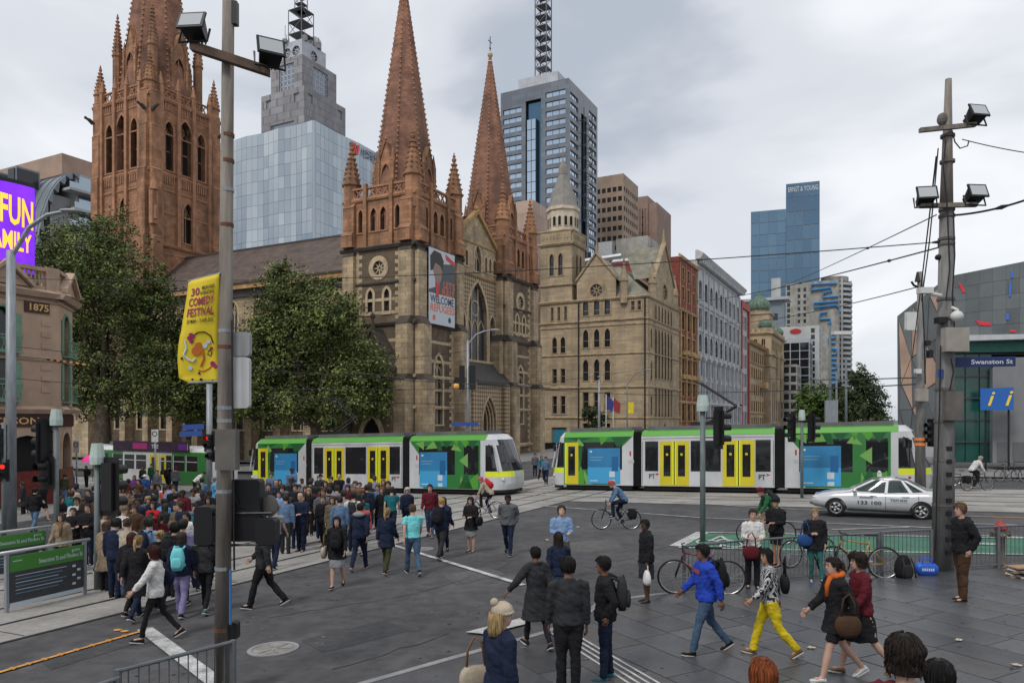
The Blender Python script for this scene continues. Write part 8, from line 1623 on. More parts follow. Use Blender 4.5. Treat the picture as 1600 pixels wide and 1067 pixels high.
def person(label, loc, th, fig, top, bot, hair, skin='fair', shoe='black', H=1.72, topn='top', botn='trousers', hairn='hair', group=None):
 k = H/1.75; t = thing('person', label, 'person', loc, rad(th - 90), group, k)
 def part(me, nm, mats):
  o = local(me, nm, t); OBM.append((o, mats)); return o
 part(fig['body'], 'body', [SKIN[skin], M_EYE, M_LIP]); part(fig['top'], topn, [cloth(top)]); part(fig['bottoms'], botn, [cloth(bot)])
 for s in fig['shoes']: part(s, 'shoe', [cloth(shoe), M_SOLE])
 if fig['hair']: part(fig['hair'], hairn, [HAIRC[hair] if hair in HAIRC and hairn == 'hair' else cloth(hair)])
 return t
def flush_mats():
 for o, mats in OBM:
  for i, m in enumerate(mats):
   if i < len(o.material_slots): o.material_slots[i].link = 'OBJECT'; o.material_slots[i].material = m
def loc_feet(u, v): return gp(u, v)
def loc_head(u, v, H):
 Y = 20.
 for _ in range(30): x = (u - 800)/F*Y; Y = F*(HC - gz(x, Y) - H)/(v - HY)
 x = (u - 800)/F*Y; return V((x, Y, gz(x, Y)))
HN = dict(beanie='beanie', cap='cap', helmet='helmet', hijab='headscarf', sunhat='sun_hat', hood='hood'); BNM = dict(trousers='trousers', jeans='jeans', leggings='leggings', shorts='shorts', skirt='skirt', wide='trousers')
def P(label, loc, th, H, sex, pose, top, tc, bot, bc, hair, hc, skin='fair', shoe='black', key=None, group=None, **kw):
 kk = key or (sex, pose, top, bot, hair, tuple(sorted(kw.items()))); f = get_fig(kk, sex=sex, pose=pose, top=top, bot=bot, hair=hair, **kw)
 t = person(label, loc, th, f, tc, bc, hc, skin, shoe, H, TOPN[top], BNM[bot], HN.get(hair, 'hair'), group); t_f[t.as_pointer()] = f
 return t
t_f = {}
def soft(w, d, h, pw=.55, n=16, zs=6, taper=.85):
 rr_ = []
 for j in range(zs + 1):
  f = j/zs; z = h*f; k = (math.sin(math.pi*(.08 + .84*f)))**.35*(1 - (1 - taper)*f); rr_.append([V((math.copysign(abs(math.cos(a))**pw, math.cos(a))*w/2*k, math.copysign(abs(math.sin(a))**pw, math.sin(a))*d/2*k, z)) for a in (2*math.pi*i/n for i in range(n))])
 return MB().loft(rr_)
def bagthing(per, name, label, cat, pos, col, kind='backpack', rz=0):
 W_ = WM[per.as_pointer()]; t = bpy.data.objects.new(name, None); t.empty_display_size = .1; link(t, None, W_ @ Matrix.Translation(pos) @ Matrix.Rotation(rad(rz), 4, 'Z')); tag(t, label, cat)
 if kind == 'backpack':
  soft(.30, .17, .46).buildl('bag_body', cloth(col), t, True); m = soft(.24, .09, .22); m.buildl('front_pocket', cloth(col), t, True, Matrix.Translation((0, -.085, .05)))
  for sd in (-1, 1): b = MB(); b.tube([(sd*.09, .06, .43), (sd*.10, .14, .47), (sd*.105, .25, .42), (sd*.11, .27, .28), (sd*.11, .2, .12), (sd*.1, .06, .06)], .02, 6); b.buildl('strap', cloth(col), t, True)
  b = MB(); b.tube([(-.04, -.02, .45), (-.03, -.02, .49), (.03, -.02, .49), (.04, -.02, .45)], .012, 6); b.buildl('grab_loop', cloth(col), t)
 elif kind == 'tote':
  soft(.34, .13, .28, taper=1.1).buildl('bag_body', cloth(col), t, True); b = MB(); b.tube([(-.1, 0, .26), (-.09, 0, .45), (-.02, 0, .58), (.06, 0, .52), (.1, 0, .26)], .014, 6); b.buildl('strap', cloth('tan' if col in ('cream', 'beige') else col), t, True)
 elif kind == 'plastic':
  soft(.24, .16, .30, taper=.6).buildl('bag_body', mat('thin_plastic', (.7, .68, .68), .4, var=.1, scale=8), t, True); b = MB(); b.tube([(-.05, 0, .28), (-.03, 0, .40), (.03, 0, .40), (.05, 0, .28)], .012, 5); b.buildl('handle', MATS['thin_plastic'], t)
 return t
BACK = V((0, -.235, 1.0))
# -- people one by one, nearest first
FV = .015
def fg(label, u, v, th, H, *a, feet=True, bag=None, **k):
 loc = gp(u, v, 0.02) if feet else loc_head(u, v, H); k.setdefault('voxel', FV); k.setdefault('key', label); k.setdefault('fat', 1.1 if a[0] == 'm' else 1.04)
 return P(label, loc, th, H, *a, **k)
def at(u, vtop, Y, H): q = px(u, vtop, Y); return V((q.x, Y, q.z - H))
w = P('person in cream bobble beanie and navy coat with a pale shoulder bag', at(781, 941, 7.1, 1.66), 35, 1.66, 'f', 'stand', 'short_coat', 'navy', 'trousers', 'navy', 'beanie', 'cream', key='beanie', voxel=FV, yaw=-25)
_f = t_f[w.as_pointer()]; hb = MB(); hb.loft([[V((rx*math.cos(a), -.02 + ry*math.sin(a), z)) for a in (math.pi + math.pi*i/9*1.0 for i in range(10))] + [V((rx*.8*math.cos(a), -.02 + ry*.8*math.sin(a), z)) for a in (2*math.pi - math.pi*i/9 for i in range(10))] for rx, ry, z in ((.085, .1, 1.66), (.09, .11, 1.58), (.095, .115, 1.5), (.085, .11, 1.43))]); hb.buildl('blonde_hair', HAIRC['blonde'], w, True)
bagthing(w, 'shoulder_bag', 'large pale pink leather shoulder bag carried by the beanie wearer', 'bag', V((-.26, -.12, .78)), 'cream', 'tote', 70)
g = fg('person in a long grey fleck coat stepping away, one arm held out', 838, 1010, 112, 1.66, 'f', 'reach', 'coat', 'charcoal', 'leggings', 'black', 'crop', 'black', skin='brown')
m1 = fg('person in dark grey sweater and black trousers seen from behind', 888, 1082, 92, 1.83, 'm', 'stand', 'sweater', 'charcoal', 'trousers', 'black', 'short', 'black', skin='brown')
m2 = fg('person in black jacket and blue glasses looking sideways, hand in pocket', 946, 1060, 172, 1.74, 'm', 'pocket', 'jacket', 'black', 'jeans', 'navy', 'short', 'black', skin='brown', shoe='teal')
bagthing(m2, 'backpack', 'grey backpack worn by the person with blue glasses', 'backpack', BACK, 'charcoal')
b = MB(); b.box((-.07, .088, 1.64), (.07, .10, 1.668)); b.buildl('glasses', plain('glasses_blue', (.03, .07, .35), .3), m2)
w2 = fg('person with very long dark hair walking away in a navy top', 873, 968, 98, 1.64, 'f', 'stroll', 'sweater', 'navy', 'jeans', 'denim', 'long', 'dark')
m3 = fg('person in pale blue shirt and khaki trousers looking down at hands', 877, 906, 275, 1.76, 'm', 'hold', 'shirt', 'lightblue', 'trousers', 'khaki', 'short', 'brown', pitch=-22)
m4 = fg('person in grey hooded top walking towards the camera, hands pocketed', 794, 866, 262, 1.74, 'm', 'pwalk', 'hoodie', 'grey', 'jeans', 'navy', 'crop', 'black', skin='dark')
w3 = fg('person in black coat and pale skirt with knee boots on open asphalt', 736, 862, 250, 1.62, 'f', 'hold', 'short_coat', 'black', 'skirt', 'lightgrey', 'bob', 'dark');
bagthing(w3, 'handbag', 'small black handbag on the arm of the person in knee boots', 'bag', V((-.3, .05, .85)), 'black', 'tote', 80)
w4 = fg('person in black striped jacket and grey skirt in high heels', 1010, 940, 195, 1.68, 'f', 'stand', 'jacket', 'black', 'skirt', 'charcoal', 'crop', 'black', skin='dark', yaw=20)
bagthing(w4, 'plastic_bag', 'white plastic shopping bag held by the person in high heels', 'bag', V((-.24, .1, .42)), 'white', 'plastic')
m5 = fg('person in bright blue hooded sweatshirt and jeans striding across the paving', 1103, 1020, 186, 1.74, 'm', 'walk', 'hoodie', 'royal', 'jeans', 'denim', 'short', 'black', skin='brown')
bagthing(m5, 'backpack', 'black backpack on the person in the bright blue sweatshirt', 'backpack', BACK, 'black')
f5 = Fr(V((0, 0, 0)), V((-1, 0, 0))); W5 = WM[m5.as_pointer()]
b = MB()
for i in range(5): b.box((-.13 + .055*i, .155, 1.27), (-.09 + .055*i, .165, 1.325))
b.buildl('chest_print', cloth('coral'), m5)
w5 = fg('person in yellow trousers and black white patterned top striding', 1203, 1024, 168, 1.68, 'f', 'walk2', 'sweater', 'lightgrey', 'trousers', 'yellow', 'bob', 'black', skin='tan', shoe='tan', yaw=35)
M_ZEB = mat('cloth_zebra', (.2, .2, .21), .85, var=0.0); _n = M_ZEB.node_tree.nodes; _l = M_ZEB.node_tree.links; _w = _n.new('ShaderNodeTexWave'); _w.inputs['Scale'].default_value = 9; _w.inputs['Distortion'].default_value = 12; _w.inputs['Detail'].default_value = 3; _t = _n.new('ShaderNodeTexCoord'); _r = _n.new('ShaderNodeValToRGB'); _r.color_ramp.elements[0].color = (.012, .012, .014, 1); _r.color_ramp.elements[1].color = (.45, .45, .46, 1); _r.color_ramp.elements[0].position = .42; _r.color_ramp.elements[1].position = .52; _l.new(_t.outputs['Object'], _w.inputs['Vector']); _l.new(_w.outputs[0], _r.inputs[0]); _l.new(_r.outputs[0], _n['Principled BSDF'].inputs['Base Color']); CLO['zebra'] = M_ZEB
for i, (o, ms) in enumerate(OBM):
 if o.parent == w5 and o.name.startswith('sweater'): OBM[i] = (o, [M_ZEB])
bagthing(w5, 'handbag', 'black bag slung behind the person in yellow trousers', 'bag', V((.1, -.24, 1.0)), 'black', 'tote')
w6 = fg('person in white shirt and black trousers waiting at the fence', 1176, 918, 262, 1.72, 'f', 'hold', 'shirt', 'white', 'trousers', 'black', 'pony', 'brown')
bagthing(w6, 'carry_bag', 'dark red bag held in front of the person in the white shirt', 'bag', V((.08, .26, .68)), 'maroon', 'tote')
m6 = fg('person in black cycling jacket and dark helmet standing at the fence', 1213, 884, 215, 1.70, 'm', 'hold', 'jacket', 'black', 'shorts', 'black', 'helmet', 'black', skin='tan')
w7 = fg('person in black cardigan and teal leggings leaning on the fence', 1273, 909, 262, 1.66, 'f', 'lean', 'cardigan', 'black', 'leggings', 'tealgreen', 'crop', 'blonde', fat=1.25, shoe='blue')
bagthing(w7, 'cooler_bag', 'bright blue bag on the arm of the person leaning on the fence', 'bag', V((.26, .16, .86)), 'blue', 'tote', 10)
w8 = fg('person in black jacket and orange scarf with bare legs walking', 1308, 1062, 182, 1.74, 'f', 'walk', 'short_coat', 'black', 'shorts', 'black', 'pony', 'dark', shoe='white')
b = MB(); b.tube([(.085*math.cos(a), .075*math.sin(a) + .01, 1.47 - .02*math.sin(a)) for a in (2*math.pi*i/14 for i in range(15))], .042, 8); b.tube([(-.03, .1, 1.45), (-.04, .16, 1.33), (-.05, .165, 1.18)], [.04, .035, .03], 8); b.buildl('scarf', cloth('orange'), w8, True)
bagthing(w8, 'shoulder_bag', 'brown leather bag hanging beside the person with orange scarf', 'bag', V((-.27, -.02, .68)), 'brown', 'tote', 90)
w9 = fg('person in maroon top walking just behind the orange scarf wearer', 1346, 1052, 184, 1.75, 'f', 'walk2', 'sweater', 'maroon', 'skirt', 'black', 'curly', 'dark', shoe='tan')
m7 = fg('person in black hooded jacket and brown trousers standing alone', 1503, 938, 178, 1.92, 'm', 'pocket', 'hoodie', 'black', 'trousers', 'brown', 'short', 'light', yaw=12)
for lab, u, vt, Y, H, th, hs, hcol, tcol, sx in (('person with straight ginger hair seen from behind at the bottom edge', 1196, 1031, 5.1, 1.70, 95, 'long', 'red', 'charcoal', 'f'), ('person with tousled brown hair seen from behind in maroon', 1415, 996, 4.6, 1.74, 70, 'curly', 'dark', 'maroon', 'm'), ('person with short black hair just below the tousled head', 1470, 1034, 5.0, 1.68, 75, 'short', 'black', 'black', 'm')):
 P(lab, at(u, vt, Y, H), th, H, sx, 'stand', 'tee', tcol, 'jeans', 'navy', hs, hcol, key=lab, voxel=FV)
wj = fg('person in white jacket and black trousers crossing with arm held out', 243, 1000, 192, 1.70, 'f', 'handout', 'blazer', 'white', 'leggings', 'black', 'bob', 'auburn')
bagthing(wj, 'shoulder_bag', 'navy shoulder bag on the person in the white jacket', 'bag', V((.24, -.12, .95)), 'navy', 'tote', 60)
po = fg('person in aqua polo shirt and jeans walking away', 645, 896, 108, 1.78, 'm', 'walk', 'tee', 'aqua', 'jeans', 'denim', 'crop', 'light')
db_ = fg('person in dark padded coat and olive trousers with blonde plait', 604, 895, 75, 1.66, 'f', 'stroll', 'short_coat', 'navy', 'trousers', 'olive', 'pony', 'blonde', shoe='maroon')
nh = fg('person in navy jacket with grey shoulders walking away', 562, 889, 85, 1.76, 'm', 'walk2', 'jacket', 'navy', 'jeans', 'navy', 'crop', 'dark', shoe='maroon')
b = MB(); b.ball((0, -.1, 1.44), (.16, .08, .07), 12, 7); b.buildl('grey_hood', cloth('lightgrey'), nh, True)
fl = fg('person in black coat over a floral skirt coming towards the camera', 527, 917, 272, 1.66, 'f', 'stroll2', 'short_coat', 'black', 'skirt', 'lightgrey', 'long', 'dark')
bagthing(fl, 'tote_bag', 'cream canvas tote beside the person in the floral skirt', 'bag', V((.32, 0, .72)), 'cream', 'tote', 90); bagthing(fl, 'backpack', 'black backpack worn on the front by the floral skirt wearer', 'backpack', V((0, .24, .95)), 'black', rz=180)
gh = fg('person in gold cap and navy jacket walking away with a backpack', 689, 872, 72, 1.72, 'm', 'walk', 'jacket', 'navy', 'trousers', 'charcoal', 'cap', 'gold'); bagthing(gh, 'backpack', 'black backpack on the person in the gold cap', 'backpack', BACK, 'black')
ms_ = fg('person in maroon sweater and jeans walking towards the camera', 672, 838, 268, 1.78, 'm', 'stroll', 'sweater', 'maroon', 'jeans', 'denim', 'crop', 'dark')
sb = fg('person in dark suit striding half hidden behind the hanging speakers', 412, 948, 184, 1.80, 'm', 'walk', 'blazer', 'charcoal', 'trousers', 'black', 'short', 'dark')
dj = fg('person in dark zip jacket and black leggings walking away with a handbag', 322, 956, 92, 1.70, 'f', 'stroll', 'jacket', 'charcoal', 'leggings', 'black', 'bob', 'black', shoe='teal'); bagthing(dj, 'handbag', 'black handbag on the arm of the person in dark zip jacket', 'bag', V((.3, .05, .9)), 'black', 'tote', 80)
gj = fg('person in faded grey jacket with a big black backpack', 272, 950, 80, 1.80, 'm', 'stroll2', 'jacket', 'charcoal', 'trousers', 'charcoal', 'short', 'black'); bagthing(gj, 'backpack', 'large black backpack on the faded grey jacket', 'backpack', BACK, 'black')
bp_ = fg('person with blonde ponytail in a long black coat walking away', 214, 966, 88, 1.68, 'f', 'walk', 'coat', 'black', 'jeans', 'navy', 'pony', 'blonde')
sj = fg('person in black jacket and faded jeans walking away beside the hotel', 54, 832, 88, 1.76, 'm', 'stroll', 'jacket', 'black', 'jeans', 'steel', 'crop', 'dark')
G = 'people packed on the crossing'
CR = [
 (96, 801, 280, 'f', 'stroll', 'cardigan', 'beige', 'trousers', 'black', 'long', 'brown', 'fair', 'rust scarf and beige cardigan nearest the stop sign'),
 (115, 792, 285, 'f', 'stand', 'jacket', 'black', 'trousers', 'black', 'pony', 'dark', 'fair', 'black zip top and swept back hair left of the capped post'),
 (138, 786, 275, 'm', 'stand', 'jacket', 'black', 'jeans', 'navy', 'crop', 'dark', 'fair', 'black jacket with cropped hair just left of the capped post'),
 (120, 776, 290, 'm', 'hold', 'shirt', 'white', 'trousers', 'charcoal', 'short', 'dark', 'tan', 'white shirt with a dark strap looking down'),
 (95, 775, 340, 'f', 'stand', 'coat', 'black', 'trousers', 'black', 'bob', 'dark', 'fair', 'long black coat beside the thin signal post'),
 (111, 767, 95, 'f', 'stand', 'jacket', 'teal', 'trousers', 'black', 'curly', 'brown', 'fair', 'teal jacket and curly brown hair'),
 (163, 795, 330, 'm', 'stroll', 'sweater', 'cream', 'jeans', 'denim', 'short', 'black', 'tan', 'cream sweater stepping right beside the capped post'),
 (165, 815, 85, 'f', 'stand', 'coat', 'beige', 'trousers', 'black', 'bob', 'brown', 'fair', 'beige trench coat and brown bob seen from behind'),
 (180, 809, 80, 'm', 'stand', 'blazer', 'navy', 'trousers', 'navy', 'short', 'black', 'fair', 'navy blazer seen from behind next to the beige trench coat'),
 (198, 809, 85, 'm', 'stand', 'shirt', 'cream', 'jeans', 'denim', 'crop', 'brown', 'fair', 'patterned cream shirt seen from behind'),
 (204, 831, 85, 'f', 'stroll', 'jacket', 'black', 'leggings', 'black', 'long', 'auburn', 'fair', 'black jacket and long dark red hair'),
 (232, 809, 88, 'm', 'stand', 'shirt', 'lightblue', 'jeans', 'navy', 'short', 'black', 'fair', 'light blue shirt under navy shoulder straps'),
 (249, 828, 88, 'f', 'stand', 'short_coat', 'black', 'trousers', 'black', 'bun', 'blonde', 'fair', 'black coat with cream collar and blonde bun'),
 (283, 831, 92, 'f', 'stroll', 'jacket', 'navy', 'trousers', 'lilac', 'bob', 'dark', 'fair', 'navy jacket under the turquoise pack with rolled pale trousers'),
 (285, 811, 85, 'm', 'stand', 'shirt', 'lilac', 'trousers', 'charcoal', 'short', 'black', 'fair', 'lilac shirt with a dark strap seen from behind'),
 (268, 813, 80, 'm', 'stand', 'jacket', 'charcoal', 'trousers', 'black', 'crop', 'light', 'fair', 'charcoal jacket and cropped fair hair'),
 (240, 783, 275, 'f', 'stand', 'cardigan', 'red', 'trousers', 'black', 'long', 'dark', 'fair', 'bright red cardigan facing the camera'),
 (256, 779, 85, 'f', 'stand', 'jacket', 'sky', 'jeans', 'denim', 'short', 'black', 'fair', 'sky blue jacket beside the red cardigan'),
 (231, 775, 300, 'f', 'stand', 'jacket', 'grey', 'jeans', 'denim', 'curly', 'blonde', 'fair', 'grey jacket and curly blonde hair'),
 (206, 785, 80, 'm', 'stand', 'short_coat', 'olive', 'trousers', 'khaki', 'short', 'black', 'fair', 'olive coat seen from behind left of the red cardigan'),
 (192, 790, 75, 'm', 'stand', 'shirt', 'white', 'trousers', 'khaki', 'cap', 'khaki', 'fair', 'white shirt and khaki flat cap'),
 (172, 785, 90, 'f', 'stand', 'jacket', 'charcoal', 'trousers', 'black', 'bob', 'brown', 'fair', 'charcoal jacket with white stripe and brown bob'),
 (282, 783, 225, 'm', 'stand', 'blazer', 'navy', 'trousers', 'navy', 'short', 'brown', 'fair', 'navy jumper and brown fringe looking down'),
 (274, 770, 85, 'm', 'stand', 'blazer', 'navy', 'trousers', 'navy', 'crop', 'black', 'fair', 'navy suit seen from behind beside the sky blue jacket'),
 (292, 799, 250, 'f', 'stand', 'blazer', 'white', 'jeans', 'denim', 'pony', 'black', 'tan', 'white jacket over yellow with tied black hair'),
 (303, 763, 270, 'm', 'stand', 'shirt', 'lightgrey', 'trousers', 'charcoal', 'short', 'black', 'brown', 'pale grey shirt and dark beard facing the camera'),
 (286, 765, 265, 'm', 'stand', 'jacket', 'maroon', 'jeans', 'navy', 'crop', 'black', 'dark', 'maroon checked jacket left of the pale grey shirt'),
 (272, 759, 268, 'm', 'stand', 'jacket', 'black', 'jeans', 'navy', 'short', 'brown', 'fair', 'black jacket and brown hair next to the pink top'),
 (259, 755, 272, 'f', 'stand', 'tee', 'pink', 'jeans', 'denim', 'long', 'brown', 'fair', 'pink top facing the camera'),
 (248, 757, 268, 'f', 'stand', 'shirt', 'white', 'jeans', 'denim', 'pony', 'dark', 'fair', 'white shirt left of the pink top'),
 (238, 755, 275, 'f', 'stand', 'coat', 'charcoal', 'trousers', 'black', 'bob', 'brown', 'fair', 'charcoal coat left of the white shirt'),
 (188, 760, 272, 'f', 'stand', 'sweater', 'black', 'jeans', 'navy', 'bob', 'light', 'fair', 'black jumper and light brown bob facing the camera'),
 (203, 766, 275, 'm', 'stand', 'jacket', 'tan', 'jeans', 'denim', 'short', 'dark', 'tan', 'tan jacket and dark fringe'),
 (214, 765, 265, 'f', 'stand', 'jacket', 'navy', 'jeans', 'navy', 'bob', 'brown', 'fair', 'navy jacket right of the tan jacket'),
 (190, 747, 272, 'f', 'stand', 'jacket', 'sky', 'jeans', 'denim', 'short', 'brown', 'fair', 'child sized blue jacket over white'),
 (210, 742, 300, 'f', 'stand', 'jacket', 'purple', 'skirt', 'purple', 'hijab', 'purple', 'tan', 'purple jacket and purple headscarf'),
 (226, 741, 100, 'f', 'stand', 'jacket', 'blue', 'trousers', 'black', 'sunhat', 'white', 'fair', 'blue wrap and white sun hat'),
 (246, 734, 275, 'f', 'stand', 'sweater', 'grey', 'jeans', 'navy', 'pony', 'dark', 'fair', 'grey jumper standing behind the packed group'),
 (223, 728, 280, 'f', 'stand', 'jacket', 'olive', 'jeans', 'denim', 'bob', 'brown', 'fair', 'olive jacket near the older tram door'),
 (237, 724, 270, 'm', 'stand', 'jacket', 'green', 'jeans', 'denim', 'short', 'brown', 'fair', 'dark green jacket near the older tram door'),
 (263, 726, 85, 'm', 'stand', 'jacket', 'black', 'trousers', 'black', 'short', 'black', 'fair', 'black jacket turned towards the older tram'),
 (274, 729, 85, 'm', 'stand', 'hoodie', 'grey', 'jeans', 'navy', 'short', 'maroon', 'fair', 'grey hooded top turned towards the older tram'),
 (304, 731, 40, 'm', 'hold', 'shirt', 'white', 'trousers', 'black', 'crop', 'dark', 'fair', 'white shirt bending by the far post'),
 (335, 745, 200, 'm', 'stand', 'jacket', 'sky', 'jeans', 'denim', 'short', 'grey', 'fair', 'light blue jacket half behind the weathered pole'),
 (135, 727, 265, 'f', 'stand', 'jacket', 'black', 'trousers', 'black', 'long', 'black', 'fair', 'black jacket and long black hair far back near the pink umbrella'),
 (113, 737, 240, 'f', 'stand', 'jacket', 'blue', 'trousers', 'black', 'hijab', 'navy', 'tan', 'blue jacket and navy headscarf'),
 (110, 727, 270, 'm', 'stand', 'shirt', 'white', 'jeans', 'denim', 'short', 'black', 'tan', 'white top far back near the hotel corner'),
 (101, 740, 80, 'm', 'stand', 'hoodie', 'olive', 'jeans', 'steel', 'short', 'dark', 'fair', 'olive hooded top near the hotel corner'),
 (119, 755, 85, 'f', 'stand', 'hoodie', 'grey', 'jeans', 'denim', 'long', 'black', 'fair', 'grey hooded top and long black hair'),
 (311, 755, 270, 'f', 'stand', 'jacket', 'brown', 'jeans', 'navy', 'long', 'dark', 'fair', 'brown jacket behind the pale grey shirt'),
 (317, 769, 265, 'm', 'stand', 'jacket', 'black', 'jeans', 'navy', 'cap', 'navy', 'dark', 'black jacket and navy cap'),
 (326, 775, 270, 'f', 'stand', 'jacket', 'brown', 'jeans', 'navy', 'bob', 'black', 'tan', 'brown jacket right of the navy cap'),
 (36, 752, 200, 'f', 'stand', 'coat', 'charcoal', 'trousers', 'black', 'bob', 'brown', 'fair', 'charcoal coat in front of the hotel arch'),
 (66, 752, 350, 'm', 'walk', 'jacket', 'black', 'shorts', 'black', 'short', 'black', 'fair', 'black jacket and shorts passing the hotel'),
 (424, 738, 270, 'm', 'stand', 'jacket', 'steel', 'jeans', 'navy', 'short', 'brown', 'fair', 'grey blue jacket and beard by the tram advert'),
 (456, 731, 272, 'm', 'stand', 'sweater', 'steel', 'trousers', 'navy', 'crop', 'black', 'dark', 'blue jumper tallest by the tram advert'),
 (420, 754, 275, 'm', 'stand', 'blazer', 'charcoal', 'trousers', 'charcoal', 'short', 'dark', 'fair', 'charcoal suit just right of the hanging speakers'),
 (432, 750, 268, 'm', 'stand', 'blazer', 'navy', 'trousers', 'navy', 'bald', 'black', 'tan', 'navy blazer over pale blue with a bald head'),
 (442, 756, 275, 'f', 'stand', 'jacket', 'grey', 'jeans', 'navy', 'bob', 'brown', 'fair', 'grey jacket beside the bald head'),
 (455, 747, 270, 'm', 'stand', 'hoodie', 'charcoal', 'jeans', 'navy', 'crop', 'black', 'dark', 'charcoal hooded top below the tram advert'),
 (472, 747, 265, 'f', 'stand', 'jacket', 'lightgrey', 'jeans', 'navy', 'pony', 'black', 'brown', 'pale grey jacket and tied black hair'),
 (462, 756, 272, 'm', 'stand', 'jacket', 'black', 'jeans', 'navy', 'short', 'dark', 'fair', 'black jacket and open collar in front of the bellows'),
 (436, 767, 275, 'f', 'stand', 'jacket', 'lightblue', 'jeans', 'denim', 'pony', 'black', 'fair', 'light blue jacket facing the camera'),
 (446, 772, 90, 'm', 'stand', 'shirt', 'steel', 'trousers', 'charcoal', 'crop', 'dark', 'fair', 'steel blue shirt seen from behind'),
 (430, 787, 92, 'm', 'stroll', 'tee', 'lightgrey', 'jeans', 'navy', 'short', 'light', 'fair', 'pale grey tee shirt seen from behind beside the speakers'),
 (470, 769, 265, 'm', 'hold', 'blazer', 'navy', 'trousers', 'navy', 'bald', 'black', 'fair', 'navy suit and balding head with hands together'),
 (483, 762, 268, 'f', 'stand', 'jacket', 'black', 'trousers', 'black', 'long', 'blonde', 'fair', 'black jacket and long blonde hair'),
 (506, 763, 265, 'm', 'stand', 'jacket', 'grey', 'jeans', 'navy', 'crop', 'brown', 'tan', 'grey jacket and pale scarf'),
 (505, 773, 270, 'f', 'stroll', 'blazer', 'black', 'trousers', 'black', 'pony', 'brown', 'fair', 'black blazer over green top'),
 (501, 740, 270, 'm', 'stand', 'jacket', 'charcoal', 'jeans', 'navy', 'cap', 'black', 'fair', 'charcoal jacket and black cap by the first tram door'),
 (517, 744, 272, 'm', 'stand', 'jacket', 'black', 'jeans', 'navy', 'short', 'dark', 'fair', 'black jacket between the cap and the dark suit'),
 (530, 740, 270, 'm', 'stand', 'blazer', 'black', 'trousers', 'black', 'bald', 'black', 'fair', 'black suit and bald head by the yellow tram doors'),
 (509, 751, 268, 'f', 'stand', 'coat', 'brown', 'trousers', 'black', 'long', 'brown', 'fair', 'brown coat below the black suit'),
 (526, 758, 90, 'm', 'stand', 'hoodie', 'lightgrey', 'jeans', 'denim', 'crop', 'dark', 'fair', 'light grey hooded top seen from behind'),
 (544, 757, 275, 'f', 'stand', 'jacket', 'maroon', 'jeans', 'navy', 'bob', 'black', 'fair', 'maroon jacket and black bob'),
 (555, 751, 272, 'm', 'stand', 'jacket', 'tan', 'jeans', 'navy', 'short', 'brown', 'fair', 'tan jacket between the two tram doors'),
 (562, 753, 268, 'f', 'stand', 'jacket', 'coral', 'jeans', 'navy', 'pony', 'dark', 'fair', 'coral scarf and jacket'),
 (573, 757, 88, 'm', 'stand', 'blazer', 'navy', 'jeans', 'denim', 'short', 'dark', 'fair', 'navy blazer seen from behind right of the coral scarf'),
 (552, 768, 85, 'm', 'stand', 'hoodie', 'white', 'jeans', 'navy', 'short', 'black', 'fair', 'white hooded top seen from behind'),
 (531, 775, 88, 'm', 'stand', 'shirt', 'steel', 'jeans', 'denim', 'crop', 'dark', 'fair', 'chambray shirt seen from behind'),
 (520, 775, 270, 'f', 'stand', 'coat', 'khaki', 'trousers', 'black', 'long', 'brown', 'fair', 'khaki coat and long brown hair'),
 (599, 748, 270, 'f', 'stand', 'jacket', 'brown', 'trousers', 'black', 'long', 'light', 'fair', 'brown jacket by the second tram door'),
 (607, 751, 268, 'm', 'stand', 'jacket', 'black', 'trousers', 'black', 'short', 'dark', 'fair', 'black jacket by the second tram door'),
 (597, 760, 270, 'f', 'stroll', 'dress', 'black', 'skirt', 'black', 'long', 'light', 'fair', 'short black dress with bare legs'),
 (612, 760, 92, 'm', 'stroll', 'tee', 'teal', 'jeans', 'navy', 'short', 'dark', 'fair', 'dark teal tee shirt and white headphones seen from behind'),
 (636, 761, 275, 'f', 'stroll', 'jacket', 'navy', 'trousers', 'navy', 'curly', 'white', 'fair', 'navy jacket and white curly hair'),
 (693, 776, 262, 'f', 'stroll2', 'jacket', 'navy', 'jeans', 'navy', 'bob', 'dark', 'fair', 'navy jacket just beyond the gold cap'),
 (567, 783, 268, 'f', 'stroll', 'cardigan', 'coral', 'leggings', 'black', 'pony', 'dark', 'fair', 'coral cardigan behind the grey shouldered jacket'),
 (846, 712, 300, 'f', 'stroll', 'jacket', 'teal', 'trousers', 'black', 'long', 'dark', 'fair', 'teal jacket far off in the gap between trams'),
 (836, 708, 280, 'm', 'stand', 'jacket', 'grey', 'jeans', 'navy', 'short', 'dark', 'fair', 'grey jacket far off beside the tram nose'),
 (853, 713, 260, 'm', 'stroll', 'shirt', 'steel', 'jeans', 'navy', 'short', 'dark', 'fair', 'blue shirt far off in the gap between trams'),
]
_rc = random.Random(4)
CROWD = {}
for (u, v, th, sx, pose, tp_, tc, bt, bc, hr, hc, sk, desc) in CR:
 H = _rc.uniform(1.62, 1.70) if sx == 'f' else _rc.uniform(1.72, 1.82)
 if 'child' in desc: H = 1.25
 if 'tallest' in desc: H = 1.88
 kk = {}
 if pose == 'stand' and th > 180 and _rc.random() < .35: pose = _rc.choice(('hold', 'pocket', 'phone'))
 if 'bending' in desc: kk = dict(lean=45)
 loc = loc_head(u, v, H)
 lab = 'person with ' + desc if any(w_ in desc for w_ in ()) else 'person in ' + desc
 CROWD[desc] = P(lab, loc, th + _rc.uniform(-8, 8), H, sx, pose, tp_, tc, bt, bc, hr, hc, sk, group=G, voxel=.023, **kk)
TK = [V(o.location) for o in bpy.data.objects if o.get('category') == 'person' and not o.parent]; TK = [WM[o.as_pointer()].translation.copy() for o in bpy.data.objects if o.get('category') == 'person']
